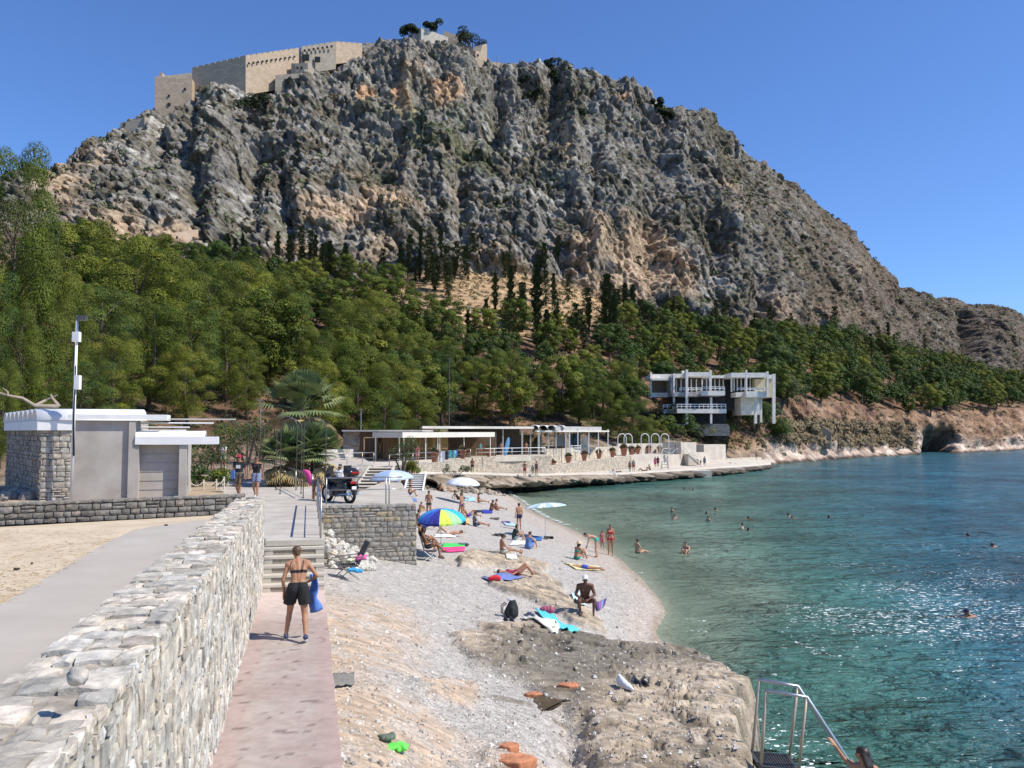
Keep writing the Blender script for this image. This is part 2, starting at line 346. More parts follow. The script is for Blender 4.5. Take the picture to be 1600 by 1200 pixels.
# ================================================================ SEA
def sea_material():
    m = bpy.data.materials.new('sea_water'); m.use_nodes = True; nt = m.node_tree; L = nt.links.new; N = nt.nodes.new
    b = nt.nodes['Principled BSDF']; out = nt.nodes['Material Output']
    b.inputs['Roughness'].default_value = .2; b.inputs['IOR'].default_value = 1.33; b.inputs['Specular IOR Level'].default_value = .42
    tc = N('ShaderNodeTexCoord'); at = N('ShaderNodeAttribute'); at.attribute_name = 'Col'
    nz = N('ShaderNodeTexNoise'); nz.inputs['Scale'].default_value = .09; nz.inputs['Detail'].default_value = 5; L(tc.outputs['Object'], nz.inputs['Vector'])
    mr = N('ShaderNodeMapRange'); mr.inputs['From Min'].default_value = .35; mr.inputs['From Max'].default_value = .65; mr.inputs['To Min'].default_value = .68; mr.inputs['To Max'].default_value = 1.3; L(nz.outputs[0], mr.inputs[0])
    vm = N('ShaderNodeVectorMath'); vm.operation = 'SCALE'; L(at.outputs['Color'], vm.inputs[0]); L(mr.outputs[0], vm.inputs['Scale']); L(vm.outputs[0], b.inputs['Base Color'])
    last = None
    for sc_, st, di, sx in ((.10, 1, 3.2, (1, 2.2, 1)), (.35, 1, 1.3, (1, 1.9, 1)), (1.2, 1, .5, (1, 1.7, 1)), (3.6, .8, .13, (1, 1.5, 1)), (11, .7, .03, (1, 1.3, 1))):
        mp = N('ShaderNodeMapping'); mp.inputs['Scale'].default_value = sx; mp.inputs['Rotation'].default_value = (0, 0, .35*sc_); L(tc.outputs['Object'], mp.inputs[0])
        n = N('ShaderNodeTexNoise'); n.inputs['Scale'].default_value = sc_; n.inputs['Detail'].default_value = 4; n.inputs['Distortion'].default_value = .8; L(mp.outputs[0], n.inputs['Vector'])
        bp = N('ShaderNodeBump'); bp.inputs['Strength'].default_value = st; bp.inputs['Distance'].default_value = di; L(n.outputs[0], bp.inputs['Height'])
        if last: L(last.outputs[0], bp.inputs['Normal'])
        last = bp
    L(last.outputs[0], b.inputs['Normal'])
    # shallow water lets the bottom show; foam where it runs up the pebbles
    a2 = N('ShaderNodeAttribute'); a2.attribute_name = 'Depth'; sp = N('ShaderNodeSeparateColor'); L(a2.outputs['Color'], sp.inputs[0])
    tr = N('ShaderNodeBsdfTransparent'); tr.inputs[0].default_value = (.82, .95, .92, 1); mx = N('ShaderNodeMixShader')
    L(sp.outputs[0], mx.inputs[0]); L(tr.outputs[0], mx.inputs[1]); L(b.outputs[0], mx.inputs[2])
    fm = N('ShaderNodeBsdfDiffuse'); fm.inputs[0].default_value = (.85, .88, .88, 1)
    fn = N('ShaderNodeTexNoise'); fn.inputs['Scale'].default_value = 1.3; fn.inputs['Detail'].default_value = 7; fn.inputs['Roughness'].default_value = .7; L(tc.outputs['Object'], fn.inputs['Vector'])
    ad = N('ShaderNodeMath'); ad.operation = 'MULTIPLY_ADD'; ad.inputs[1].default_value = .46; L(sp.outputs[1], ad.inputs[0]); L(fn.outputs[0], ad.inputs[2])
    fr = N('ShaderNodeValToRGB'); fr.color_ramp.elements[0].position = .88; fr.color_ramp.elements[1].position = 1.0; L(ad.outputs[0], fr.inputs[0])
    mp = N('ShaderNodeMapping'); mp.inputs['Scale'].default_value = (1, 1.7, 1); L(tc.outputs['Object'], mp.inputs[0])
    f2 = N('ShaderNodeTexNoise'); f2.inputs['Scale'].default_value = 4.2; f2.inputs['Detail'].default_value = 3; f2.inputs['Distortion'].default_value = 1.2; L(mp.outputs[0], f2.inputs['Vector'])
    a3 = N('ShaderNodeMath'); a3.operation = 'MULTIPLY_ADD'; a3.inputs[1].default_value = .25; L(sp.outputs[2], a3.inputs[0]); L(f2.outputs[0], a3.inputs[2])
    r3_ = N('ShaderNodeValToRGB'); r3_.color_ramp.elements[0].position = .85; r3_.color_ramp.elements[1].position = .885; L(a3.outputs[0], r3_.inputs[0])  # white flecks painted in for sun glints, drawn with the foam shader
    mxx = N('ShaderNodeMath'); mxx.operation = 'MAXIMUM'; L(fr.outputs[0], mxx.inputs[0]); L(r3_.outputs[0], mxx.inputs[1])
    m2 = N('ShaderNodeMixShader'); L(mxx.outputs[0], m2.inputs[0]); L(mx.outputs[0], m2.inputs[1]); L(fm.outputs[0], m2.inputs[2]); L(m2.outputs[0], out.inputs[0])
    return m
U = np.tan(np.linspace(math.atan(-.16), math.atan(2.2), 420)); Dd = np.concatenate([np.geomspace(5, 120, 420), np.geomspace(124, 6000, 120)])
Y, UU = np.meshgrid(Dd, U, indexing='ij'); X = UU*Y
Zl = land(X, np.minimum(Y, 100)); dep = np.maximum(-Zl, 0); far_ = Y > 100; dep = np.where(far_ | (X > .6*Y), 4, dep)
alpha = 1-np.exp(-dep*.85-.10*(dep > 0.02)); alpha = np.where(dep <= 0, .1, alpha)
surf = np.exp(-((dep-.07)/.10)**2)*(Y > 26)*(dep > 0)*(1-.0*X); PXs = 800+1280*X/Y
surf = surf*smooth(990, 860, PXs)+.75*surf*smooth(960, 1000, PXs)*smooth(1060, 1030, PXs)*(Y < 42)*(Y > 26)
# one breaking patch; the flecks paint sun glints white on the water
PYs = 675+1280*7/Y
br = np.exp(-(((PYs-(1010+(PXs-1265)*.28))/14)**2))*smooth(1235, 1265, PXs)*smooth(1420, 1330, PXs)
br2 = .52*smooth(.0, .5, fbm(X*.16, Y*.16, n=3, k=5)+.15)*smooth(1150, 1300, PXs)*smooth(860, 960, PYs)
glint_fleck = smooth(-.7, .35, fbm(X*.22, Y*.22, n=4, k=5)+.1)*smooth(1050, 1300, PXs+(PYs-900)*.3)*smooth(770, 930, PYs)
glint_fleck = np.maximum(glint_fleck, br*.95); glint_fleck = np.maximum(glint_fleck, .72*smooth(.1, .5, fbm(X*.3, Y*.3, n=3, k=6))*smooth(960, 1100, PXs)); surf = surf*.9
wcol = np.ones(X.shape+(3,))*np.array((.058, .175, .14))
nn = fbm(X*.03, Y*.03, n=4, k=15)
blue = smooth(-.1, .8, (PXs-1180)/420+(820-PYs)/330*.55+nn*.35); wcol = mixc(wcol, (.028, .135, .185), blue)
tq = smooth(1.0, 0, np.abs(PXs-1120)/170+np.abs(PYs-900)/260-nn*.5); wcol = mixc(wcol, (.17, .29, .225), tq*.85)
wcol = mixc(wcol, (.30, .37, .27), smooth(3.0, .3, dep)*.85)
deepn = smooth(.1, .5, fbm(X*.11, Y*.07, n=4, k=25)); wcol = wcol*(1-.28*deepn[..., None])
M_sea = sea_material()
sea = tag(obj('sea', grid_mesh(np.stack([X, Y, X*0+.0], -1), M_sea, wcol, True, {'Depth': np.stack([alpha, surf, glint_fleck], -1)}, flip=True)), kind='structure')
mg = MB(); mg.add([(-9000, -9000, -6), (9000, -9000, -6), (9000, 12000, -6), (-9000, 12000, -6)], [(0, 1, 2, 3)])
M_bed = mat('seabed', (.12, .16, .13), (.2, .22, .17), .3, .95)
tag(mg.build('seabed', M_bed), kind='structure')

# ================================================================ HILL AND MOUNTAIN
KX = [-260, -100, 0, 100, 240, 330, 400, 480, 500, 600, 700, 800, 900, 1000, 1060, 1130, 1210, 1300, 1400, 1500, 1600, 1700, 1850]
def kcol(vals): return lambda px: np.interp(px, KX, vals)
k0d = kcol([24.8, 25.2, 25.6, 26, 38.5, 40, 42, 62, 72, 104, 128, 126, 129, 151, 156, 166, 176, 205, 240, 266, 318, 360, 420])
k0z = kcol([4.2, 4.2, 4.2, 4.2, 4.22, 4.22, 4.22, 4.15, 4.15, 3.9, 3.9, 3.9, 3.9, 3.2, 2.6, 1.0, -1.2, -1.2, -1.2, -1.2, -1.2, -1.2, -1.2])
k1d = kcol([38, 38, 40, 44, 58, 66, 70, 78, 86, 112, 134, 136, 142, 156, 160, 172, 184, 212, 250, 278, 328, 372, 440])
k1z = kcol([4.6, 4.6, 4.6, 4.7, 4.8, 4.8, 4.8, 4.8, 4.8, 4.6, 4.5, 4.6, 5.0, 5.6, 5.4, 3.5, 2.4, 2.0, 1.8, 1.8, 2.4, 2.0, 2.0])
k2d = kcol([75, 80, 85, 95, 110, 120, 125, 132, 142, 160, 175, 182, 188, 190, 186, 187, 196, 226, 266, 296, 345, 395, 470])
k2z = kcol([16, 15, 14, 15, 16, 17, 17, 17, 18, 19, 20, 19, 18, 14, 10, 9.5, 15.0, 15.0, 14.0, 14.5, 17, 18, 20])
k3d = kcol([165, 175, 180, 195, 215, 225, 235, 245, 250, 265, 280, 290, 298, 305, 310, 320, 340, 370, 420, 470, 530, 590, 680])
k3y = kcol([440, 425, 415, 400, 405, 410, 425, 440, 442, 440, 425, 430, 455, 490, 505, 520, 530, 540, 556, 575, 598, 610, 630])
k4d = kcol([215, 225, 232, 255, 280, 290, 300, 310, 312, 325, 338, 348, 356, 368, 375, 385, 405, 440, 510, 580, 640, 700, 760])
k4y = kcol([380, 350, 330, 300, 275, 265, 260, 262, 262, 262, 265, 268, 275, 300, 320, 340, 372, 410, 480, 500, 535, 570, 600])
ridge_pts = [(-260, 430), (-100, 372), (0, 330), (50, 300), (75, 281), (100, 262), (120, 251), (150, 222), (172, 210), (190, 196), (228, 186), (240, 166), (290, 152), (340, 136), (385, 121), (430, 124), (470, 113), (492, 92), (520, 80), (545, 72), (600, 63), (640, 60), (655, 64), (690, 72), (725, 84), (735, 100),
             (765, 104), (790, 103), (815, 106), (840, 116), (862, 116), (880, 110), (905, 116), (950, 125), (972, 133), (995, 145), (1020, 166), (1040, 181), (1060, 181), (1092, 183), (1105, 192), (1118, 208), (1145, 240), (1165, 250), (1190, 260), (1225, 281), (1262, 303), (1290, 332), (1315, 352), (1330, 366), (1360, 400), (1385, 425), (1405, 450),
             (1425, 460), (1470, 468), (1520, 476), (1560, 489), (1600, 508), (1700, 545), (1850, 600)]
rpx = [a for a, b in ridge_pts]; rpy = [b for a, b in ridge_pts]
k5d = kcol([290, 300, 305, 320, 358, 372, 385, 400, 402, 415, 424, 430, 440, 455, 465, 480, 505, 545, 620, 700, 780, 840, 900])
NC = 1040
colpx = np.linspace(-260, 1850, NC)
def zrow(px, py, d):
    v = (600-py)/1280; t = d/(CP-v*SP); return EYE+t*(SP+v*CP)
def keys(px):
    px = np.asarray(px, float)
    ry = np.interp(px, rpx, rpy)
    D = [k0d(px), k1d(px), k2d(px), k3d(px), k4d(px), k5d(px)]
    Zk = [k0z(px), k1z(px), k2z(px), zrow(px, k3y(px), D[3]), zrow(px, k4y(px), D[4]), zrow(px, ry, D[5])]
    D += [D[5]+60, D[5]+500]; Zk += [Zk[5]-14, Zk[5]*0-5]
    return D, Zk
SEG = [44, 60, 110, 170, 190, 6, 6]
def hill_base(px):
    D, Zk = keys(px); rows = []
    for i, n in enumerate(SEG):
        for j in range(n):
            t = j/n; rows.append((lerp(D[i], D[i+1], t), lerp(Zk[i], Zk[i+1], t)))
    rows.append((D[7], Zk[7])); return np.array([r[0] for r in rows]), np.array([r[1] for r in rows])
HD, HZ = hill_base(colpx)               # rows x cols
NR = HD.shape[0]; TT = HD*CP+(HZ-EYE)*SP; HX = (colpx[None]-800)/1280*TT
rowi = np.arange(NR)[:, None]*np.ones((1, NC))
r1, r2_, r3, r4, r5 = np.cumsum(SEG)[:5]
CPX = colpx[None]*np.ones((NR, 1))
# masks
cliff = smooth(r3-14, r3+10, rowi+fbm(HX*.02, HD*.02, n=3, k=1)*30)
edge = smooth(0, 14+46*smooth(590, 560, CPX)*smooth(225, 245, CPX), np.abs(rowi-r5)); behind = rowi > r5
bluff = smooth(r1-4, r1+8, rowi)*smooth(r2_+8, r2_-8, rowi)*smooth(1205, 1240, CPX)
shoreR = smooth(1140, 1225, CPX)*smooth(r1+16, r1-6, rowi)
x, y, z = HX, HD, HZ
warp = fbm(x*.012, y*.012, z*.012, n=3, k=7)*14
big = fbm((x+warp)*.022, y*.010, z*.008, n=4, k=101)
gul = fbm((x+warp)*.055, y*.03, z*.014, n=4, k=111, ridged=True)
w1, w2, wc = worley((x+warp*.5)*.085, y*.05, z*.036, k=121)
x2 = x+fbm(x*.15, y*.15, z*.15, n=2, k=9)*2.5
v1, v2, vc = worley(x2*.21, y*.16, z*.125, k=131)
u1, u2, uc = worley(x2*.55, y*.4, z*.36, k=141)
fine = fbm(x*.8, y*.8, z*.7, n=3, k=151)
sharp = .16+.84*smooth(-.2, .35, fbm(x*.018+5, y*.018, z*.022, n=3, k=161)+.25*(CPX < 1150)+.1)
strata = fbm(x*.02, y*.02, (z+x*.28)*.16, n=3, k=155, ridged=True)
disp = cliff*(big*15+gul*8*sharp+(wc-.5)*4.5*sharp+(.6-w1)*2.2*sharp-smooth(.08, 0, w2-w1)*1.0+(vc-.5)*3.6*sharp+(.6-v1)*2.4*sharp+(uc-.5)*1.9+(.5-u1)*1.5+fine*1.0+strata*2.2)
# hand placed gullies and buttresses: (px, y, half width, half height, metres; negative = hollow)
FEAT = [(300, 300, 18, 60, -9), (395, 260, 24, 70, -10), (372, 330, 26, 50, -7), (250, 215, 16, 40, -12), (345, 200, 26, 45, 9), (470, 180, 40, 60, 8), (775, 180, 16, 60, -14), (800, 210, 26, 40, 8), (590, 140, 12, 28, -7), (668, 155, 40, 26, -9), (640, 150, 8, 40, 7), (862, 150, 10, 26, -9),
        (890, 215, 16, 26, 8), (925, 250, 14, 18, -9), (980, 170, 26, 40, 8), (1060, 210, 24, 40, 10), (1100, 205, 18, 26, 8), (1010, 380, 24, 60, -9), (930, 400, 12, 60, 8), (720, 330, 14, 60, -8), (440, 330, 14, 60, -10), (1240, 330, 30, 30, 7), (1512, 528, 16, 36, -26), (1568, 535, 34, 32, 16), (1330, 440, 24, 40, 8), (1190, 470, 20, 40, -8), (1120, 400, 12, 50, -7),
        (560, 300, 50, 12, 7), (640, 345, 50, 16, 6)]
RPY = 600-1280*((z-EYE)*CP-y*SP)/TT
for fx, fy, hw, hh, am in FEAT:
    q = ((CPX+warp*1.2-fx)/hw)**2+((RPY+warp-fy)/hh)**2; disp = disp+cliff*am*np.exp(-q)
rsh = smooth(1080, 1330, CPX); disp = disp*(1-.22*rsh)
disp = disp*(.25+.75*edge)*np.where(behind, 0, 1)
disp += (1-cliff)*(1-behind)*smooth(r1-20, r1+30, rowi)*(fbm(x*.05, y*.05, n=4, k=171)*1.3)
disp += (bluff*(fbm(x*.10, y*.1, z*.06, n=4, k=181, ridged=True)*3.0+(fbm(x*.5, y*.5, z*.5, n=4, k=185))*1.6)+shoreR*(fbm(x*.22, y*.22, n=4, k=191)*1.6+(.5-worley(x*.28, y*.28, x*0, k=195)[0])*2.2))
# cave hollow in the far bluff
cv = np.exp(-(((CPX-1468)/22)**4)-((RPY-692)/22)**4); disp -= cv*15
up = .35+.25*smooth(r4, r5, rowi)
ny = -np.ones_like(x); nl = np.sqrt(1+up*up)
hx = x+(-.25*disp/nl)*(fbm(x*.05, y*.02, z*.03, n=2, k=201)); hy = y-disp/nl; hz = z+disp*up/nl
HP = np.stack([hx, hy, hz], -1)
# colours of the rock itself
colr = np.ones(x.shape+(3,))*np.array((.285, .268, .242))
colr = mixc(colr, (.47, .45, .41), smooth(.1, .5, fbm(x*.06, y*.06, z*.06, n=5, k=211)+(vc-.5)*.5))
colr = mixc(colr, (.20, .19, .175), smooth(.1, .5, fbm(x*.10, y*.1, z*.045, n=5, k=215)))
tanm = np.zeros_like(x)
TAN = [(572, 160, 18, 22, 1.0), (630, 168, 14, 34, 1.1), (700, 165, 34, 20, 1.0), (655, 135, 40, 26, .5), (520, 340, 70, 40, .65), (590, 320, 70, 24, .8), (470, 400, 60, 40, .5), (600, 400, 60, 40, .5), (882, 235, 8, 34, 1.0), (925, 395, 40, 60, .7), (1000, 420, 50, 60, 1.1), (970, 460, 70, 30, 1.0), (1060, 440, 40, 60, .6), (905, 440, 30, 30, .8),
       (1210, 500, 60, 40, .45), (1300, 500, 80, 30, .5), (1330, 430, 30, 26, .4), (1150, 350, 26, 26, .4), (120, 330, 60, 60, .55), (200, 370, 60, 40, .6), (150, 270, 60, 30, .4), (280, 380, 60, 20, .7), (400, 350, 40, 40, .35), (770, 410, 60, 40, .35), (1550, 530, 60, 30, .35), (975, 180, 10, 20, .6), (720, 300, 50, 40, .25), (1120, 310, 30, 20, .5)]
pert = fbm(x*.05, y*.05, z*.05, n=3, k=221)
for fx, fy, hw, hh, am in TAN:
    q = ((CPX+pert*18-fx)/hw)**2+((RPY+pert*18-fy)/hh)**2; tanm = np.maximum(tanm, am*np.exp(-q))
tn = fbm(x*.12, y*.1, z*.05, n=5, k=231)
tanm = smooth(.2, .6, tanm+tn*.3)
# dry scrub and earth on the ledges
gy = np.gradient(hz, axis=0)/(np.abs(np.gradient(hy, axis=0))+.05)
veg = smooth(1.7, .5, gy)*smooth(-.25, .15, fbm(x*.09, y*.09, z*.09, n=4, k=241)); veg = np.maximum(veg, .8*smooth(.12, .4, fbm(x*.035, y*.035, z*.04, n=4, k=245)+.14*smooth(900, 1300, CPX)))
vc3 = np.ones(x.shape+(3,))*np.array((.125, .105, .07)); vc3 = mixc(vc3, (.10, .115, .055), smooth(0, .3, fbm(x*.2, y*.2, z*.2, n=3, k=251))); vc3 = mixc(vc3, (.25, .18, .115), smooth(.1, .5, fbm(x*.15, y*.15, z*.15, n=3, k=255)))
colr = np.where((veg*.85)[..., None] > 0, colr*(1-(veg*.85)[..., None])+vc3*(veg*.85)[..., None], colr)
sp_ = fbm(x*.35, y*.35, z*.3, n=4, k=291); colr = mixc(colr, (.12, .105, .07), smooth(.0, .35, sp_+.12*fbm(x*.05, y*.05, z*.05, n=2, k=293))*.75*(1-.6*smooth(150, 60, RPY))*cliff)
colr = mixc(colr, (.54, .395, .265), tanm*.85)
colr = mixc(colr, (.66, .36, .19), smooth(.5, .9, tanm+tn*.5)*smooth(230, 100, RPY)*.8)
brown = smooth(1060, 1380, CPX)*cliff; colr = mixc(colr, (.205, .155, .115), brown*(.45+.35*smooth(-.2, .3, fbm(x*.06, y*.06, z*.06, n=4, k=296))))
cac = .55*smooth(.0, .3, fbm(x*.12, y*.12, z*.12, n=3, k=256)+.1)*np.exp(-(((CPX-680-(RPY-200)*.9)/110)**2+((RPY-225)/60)**2)); colr = mixc(colr, (.15, .18, .085), cac)
# ground under the trees and the dry grass clearing
fl = np.ones(x.shape+(3,))*np.array((.28, .175, .105)); fl = mixc(fl, (.17, .10, .065), smooth(-.2, .4, fbm(x*.12, y*.12, n=4, k=261)))
grass = np.exp(-(((CPX-790)/170)**2)-((RPY-470)/55)**2); grass = smooth(.22, .5, grass+fbm(x*.05, y*.05, n=3, k=265)*.3); fl = mixc(fl, (.52, .355, .20), grass*.95)
fl = mixc(fl, (.10, .11, .05), .8*smooth(.2, .5, fbm(x*.1, y*.1, n=4, k=267))*(1-grass*.8))
flat = smooth(r1+14, r1-10, rowi)*smooth(1180, 1100, CPX); fl = mixc(fl, (.40, .33, .25), flat*.75)
bl = np.ones(x.shape+(3,))*np.array((.33, .205, .13)); bl = mixc(bl, (.46, .31, .215), smooth(-.1, .4, fbm(x*.1, y*.1, z*.1, n=4, k=271))); bl = mixc(bl, (.22, .125, .09), smooth(.1, .5, fbm(x*.12, y*.12, z*.06, n=4, k=272)))
scr = smooth(r2_-4, r1+6, rowi)*np.exp(-(((CPX-1330)/110)**2)-((RPY-678)/26)**2)*1.3; bl = mixc(bl, (.20, .165, .105), np.clip(scr+.0, 0, .9))
srk = np.ones(x.shape+(3,))*np.array((.60, .45, .36)); srk = mixc(srk, (.72, .60, .50), smooth(-.1, .4, fbm(x*.3, y*.3, n=4, k=275))); srk = mixc(srk, (.12, .09, .07), smooth(1.0, .2, hz+fbm(x*.4, y*.4, n=3, k=276)*.7))
rg = smooth(1130, 1200, CPX)*smooth(r2_+6, r2_-6, rowi)
bl = mixc(bl, (.10, .065, .05), cv*.8); srk = mixc(srk, (.10, .065, .05), cv*.8)  # shade of the cave painted into the rock as dark brown
fl = fl*(1-rg[..., None])+(srk*(smooth(r1+20, r1-4, rowi+fbm(x*.1, y*.1, n=3, k=277)*22))[..., None]+bl*(1-smooth(r1+20, r1-4, rowi+fbm(x*.1, y*.1, n=3, k=277)*22))[..., None])*rg[..., None]
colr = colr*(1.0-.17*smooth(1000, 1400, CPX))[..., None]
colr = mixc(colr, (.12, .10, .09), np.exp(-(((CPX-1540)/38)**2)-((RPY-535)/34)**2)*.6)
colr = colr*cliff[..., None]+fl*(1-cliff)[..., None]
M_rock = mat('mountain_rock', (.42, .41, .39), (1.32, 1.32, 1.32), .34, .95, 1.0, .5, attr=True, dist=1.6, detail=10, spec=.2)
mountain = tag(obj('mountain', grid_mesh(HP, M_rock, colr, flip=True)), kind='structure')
def hill(px, row):
    """point of the finished slope at a photo column and a mesh row"""
    c = (px+260)/(2110)*(NC-1); c0 = int(min(max(c, 0), NC-2)); r0 = int(min(max(row, 0), NR-2)); fc, fr_ = c-c0, row-r0
    p = (HP[r0, c0]*(1-fc)+HP[r0, c0+1]*fc)*(1-fr_)+(HP[r0+1, c0]*(1-fc)+HP[r0+1, c0+1]*fc)*fr_
    return Vector(p)
def hill_at(px, d):
    c = int(min(max((px+260)/2110*(NC-1), 0), NC-1)); r = int(np.argmax(HP[:NR-10, c, 1] >= d)); return hill(px, r)
def hill_y(px, py):
    """point of the slope seen at a photo pixel (first hit from the front)"""
    c = int(min(max((px+260)/2110*(NC-1), 0), NC-1)); P = HP[:NR-12, c]; t = P[:, 1]*CP+(P[:, 2]-EYE)*SP; yy = 600-1280*((P[:, 2]-EYE)*CP-P[:, 1]*SP)/t
    yy[:r1] = 9999
    r = int(np.argmax(yy <= py)); return Vector(P[r])
# ================================================================ MATERIALS OF THE PLACE
M_stone = mat('rubble_stone', (.60, .59, .57), (1.12, 1.1, 1.06), 7, .92, .9, 26, attr=True, dist=.014, detail=9)
M_mortar = mat('mortar', (.30, .28, .25), (.40, .37, .33), 8, .95, .5, 40)
M_conc = mat('pale_concrete', (.42, .39, .35), (.52, .49, .44), 1.2, .9, .35, 40, fine=0, dist=.006)
M_slab = mat('path_slab', (.40, .36, .305), (.52, .475, .41), .9, .9, .3, 50, dist=.006)
M_red = mat('red_worn_concrete', (.30, .205, .185), (.41, .31, .285), 1.5, .88, .8, 9, dist=.012, stretch=(1, 2.3, 1))
M_sand = mat('sand_lot', (.50, .40, .27), (.60, .50, .36), .9, .95, .5, 25, fine=0, dist=.015)
M_road = mat('dusty_road', (.40, .36, .31), (.46, .415, .36), .5, .92, .35, 45, dist=.006)
M_plaster = mat('plaster', (.36, .325, .285), (.48, .44, .40), .9, .9, .55, 14, dist=.01)
M_white = mat('white_paint', (.74, .74, .73), (.82, .82, .81), 2, .6, .15, 12, dist=.01)
M_steel = mat('brushed_steel', (.42, .40, .37), (.5, .48, .45), 6, .38, metal=.85)
M_dsteel = mat('dark_steel', (.10, .10, .10), (.16, .15, .14), 6, .5, metal=.6)
M_wood = mat('brown_panel', (.13, .075, .04), (.18, .11, .06), 3, .7)
M_black = mat('black_plastic', (.012, .012, .013), (.02, .02, .02), 8, .35)
M_dark = mat('dark_opening', (.015, .015, .017), (.03, .03, .03), 2, .6)
DIR = Vector((-.2408, .9706, 0)); NOR = Vector((.9706, .2408, 0))
def PN(s, n, z): return DIR*s+NOR*n+Vector((0, 0, z))
rs = random.Random(11)
def shade(base, v=.16, warm=.05):
    k = 1+rs.uniform(-v, v); w = rs.uniform(-warm, warm); return (base[0]*k*(1+w), base[1]*k, base[2]*k*(1-w))
def pillow(mb, O, u, v, nrm, a0, a1, b0, b1, out, round_=.03, colr=(.5, .5, .5), N_=4, rough=.012):
    """one stone: a rounded bevelled lump on the plane O + a*u + b*v"""
    mb.cc = colr; vs = []; fs = []; n = N_
    for j in range(n):
        for i in range(n):
            fi, fj = i/(n-1), j/(n-1); e = (i in (0, n-1))+(j in (0, n-1))
            a = lerp(a0, a1, fi)+rs.uniform(-1, 1)*rough*(1 if e else 1.5); b = lerp(b0, b1, fj)+rs.uniform(-1, 1)*rough*(1 if e else 1.5)
            d = out-(round_*(.55 if e == 1 else 1.2) if e else 0)+rs.uniform(-1, 1)*rough*.8
            vs.append(O+u*a+v*b+nrm*d)
    for j in range(n-1):
        for i in range(n-1): fs.append((j*n+i, j*n+i+1, (j+1)*n+i+1, (j+1)*n+i))
    ring = [i for i in range(n)]+[j*n+n-1 for j in range(1, n)]+[(n-1)*n+i for i in range(n-2, -1, -1)]+[j*n for j in range(n-2, 0, -1)]
    k = len(vs)
    for r_ in ring: vs.append(vs[r_]-nrm*(out+.02)+(O+u*(a0+a1)/2+v*(b0+b1)/2-vs[r_]).cross(nrm)*0)
    for q in range(len(ring)): fs.append((ring[q], k+q, k+(q+1) % len(ring), ring[(q+1) % len(ring)]))
    mb.add(vs, fs)
def masonry(mb, O, u, nrm, L, z0, z1, rowh=(.14, .26), len_=(.18, .45), base=(.42, .40, .36), out=(.0, .03), gap=.012, v=.18, round_=.025, tallslip=0, rough=.012, warm=.05, odd=None):
    """z0, z1: functions of the distance along the wall"""
    up = Vector((0, 0, 1)); z = min(z0(0), z0(L)); top = max(z1(0), z1(L))
    while z < top-.03:
        h = min(rs.uniform(*rowh), top-z+.01); a = -rs.uniform(0, len_[0])
        while a < L:
            w = rs.uniform(*len_); m_ = min(max(a+w/2, 0), L)
            aa, bb = max(a, 0), min(a+w, L); b0, b1 = max(z, z0(m_)), min(z+h, z1(m_))
            if bb-aa > .05 and b1-b0 > .04:
                c = shade(base, v, warm)
                if odd and rs.random() < odd[0]: c = shade(odd[1], .1)
                if w > len_[1]*.7 and h > rowh[0]*1.2 and rs.random() < .3:
                    pillow(mb, O, u, up, nrm, aa+gap, bb-gap, b0+gap, (b0+b1)/2-gap, rs.uniform(*out), round_, c, rough=rough)
                    pillow(mb, O, u, up, nrm, aa+gap, bb-gap, (b0+b1)/2+gap, b1-gap, rs.uniform(*out), round_, shade(base, v, warm), rough=rough)
                else: pillow(mb, O, u, up, nrm, aa+gap, bb-gap, b0+gap, b1-gap, rs.uniform(*out), round_, c, rough=rough)
            a += w
        z += h
def slab_run(mb, O, u, v, L, width, z, size=(.25, .6), base=(.46, .44, .41), thick=(.02, .08), var=.2):
    """irregular capping stones"""
    up = Vector((0, 0, 1)); a = 0
    while a < L:
        w = rs.uniform(*size); b = 0
        while b < width-.02:
            d = min(rs.uniform(.09, .34), width-b); d = width-b if width-b-d < .1 else d
            zz = z(min(a, L)); o_ = rs.uniform(*thick); sk = rs.uniform(-.04, .04)
            pillow(mb, O+up*zz+u*sk, u, v, up, a+.008, a+w-.008, b+.008+(-.03 if b == 0 else 0)*rs.random(), b+d-.008, o_, .012, shade(base, var, .05), rough=.012)
            b += d
        a += w
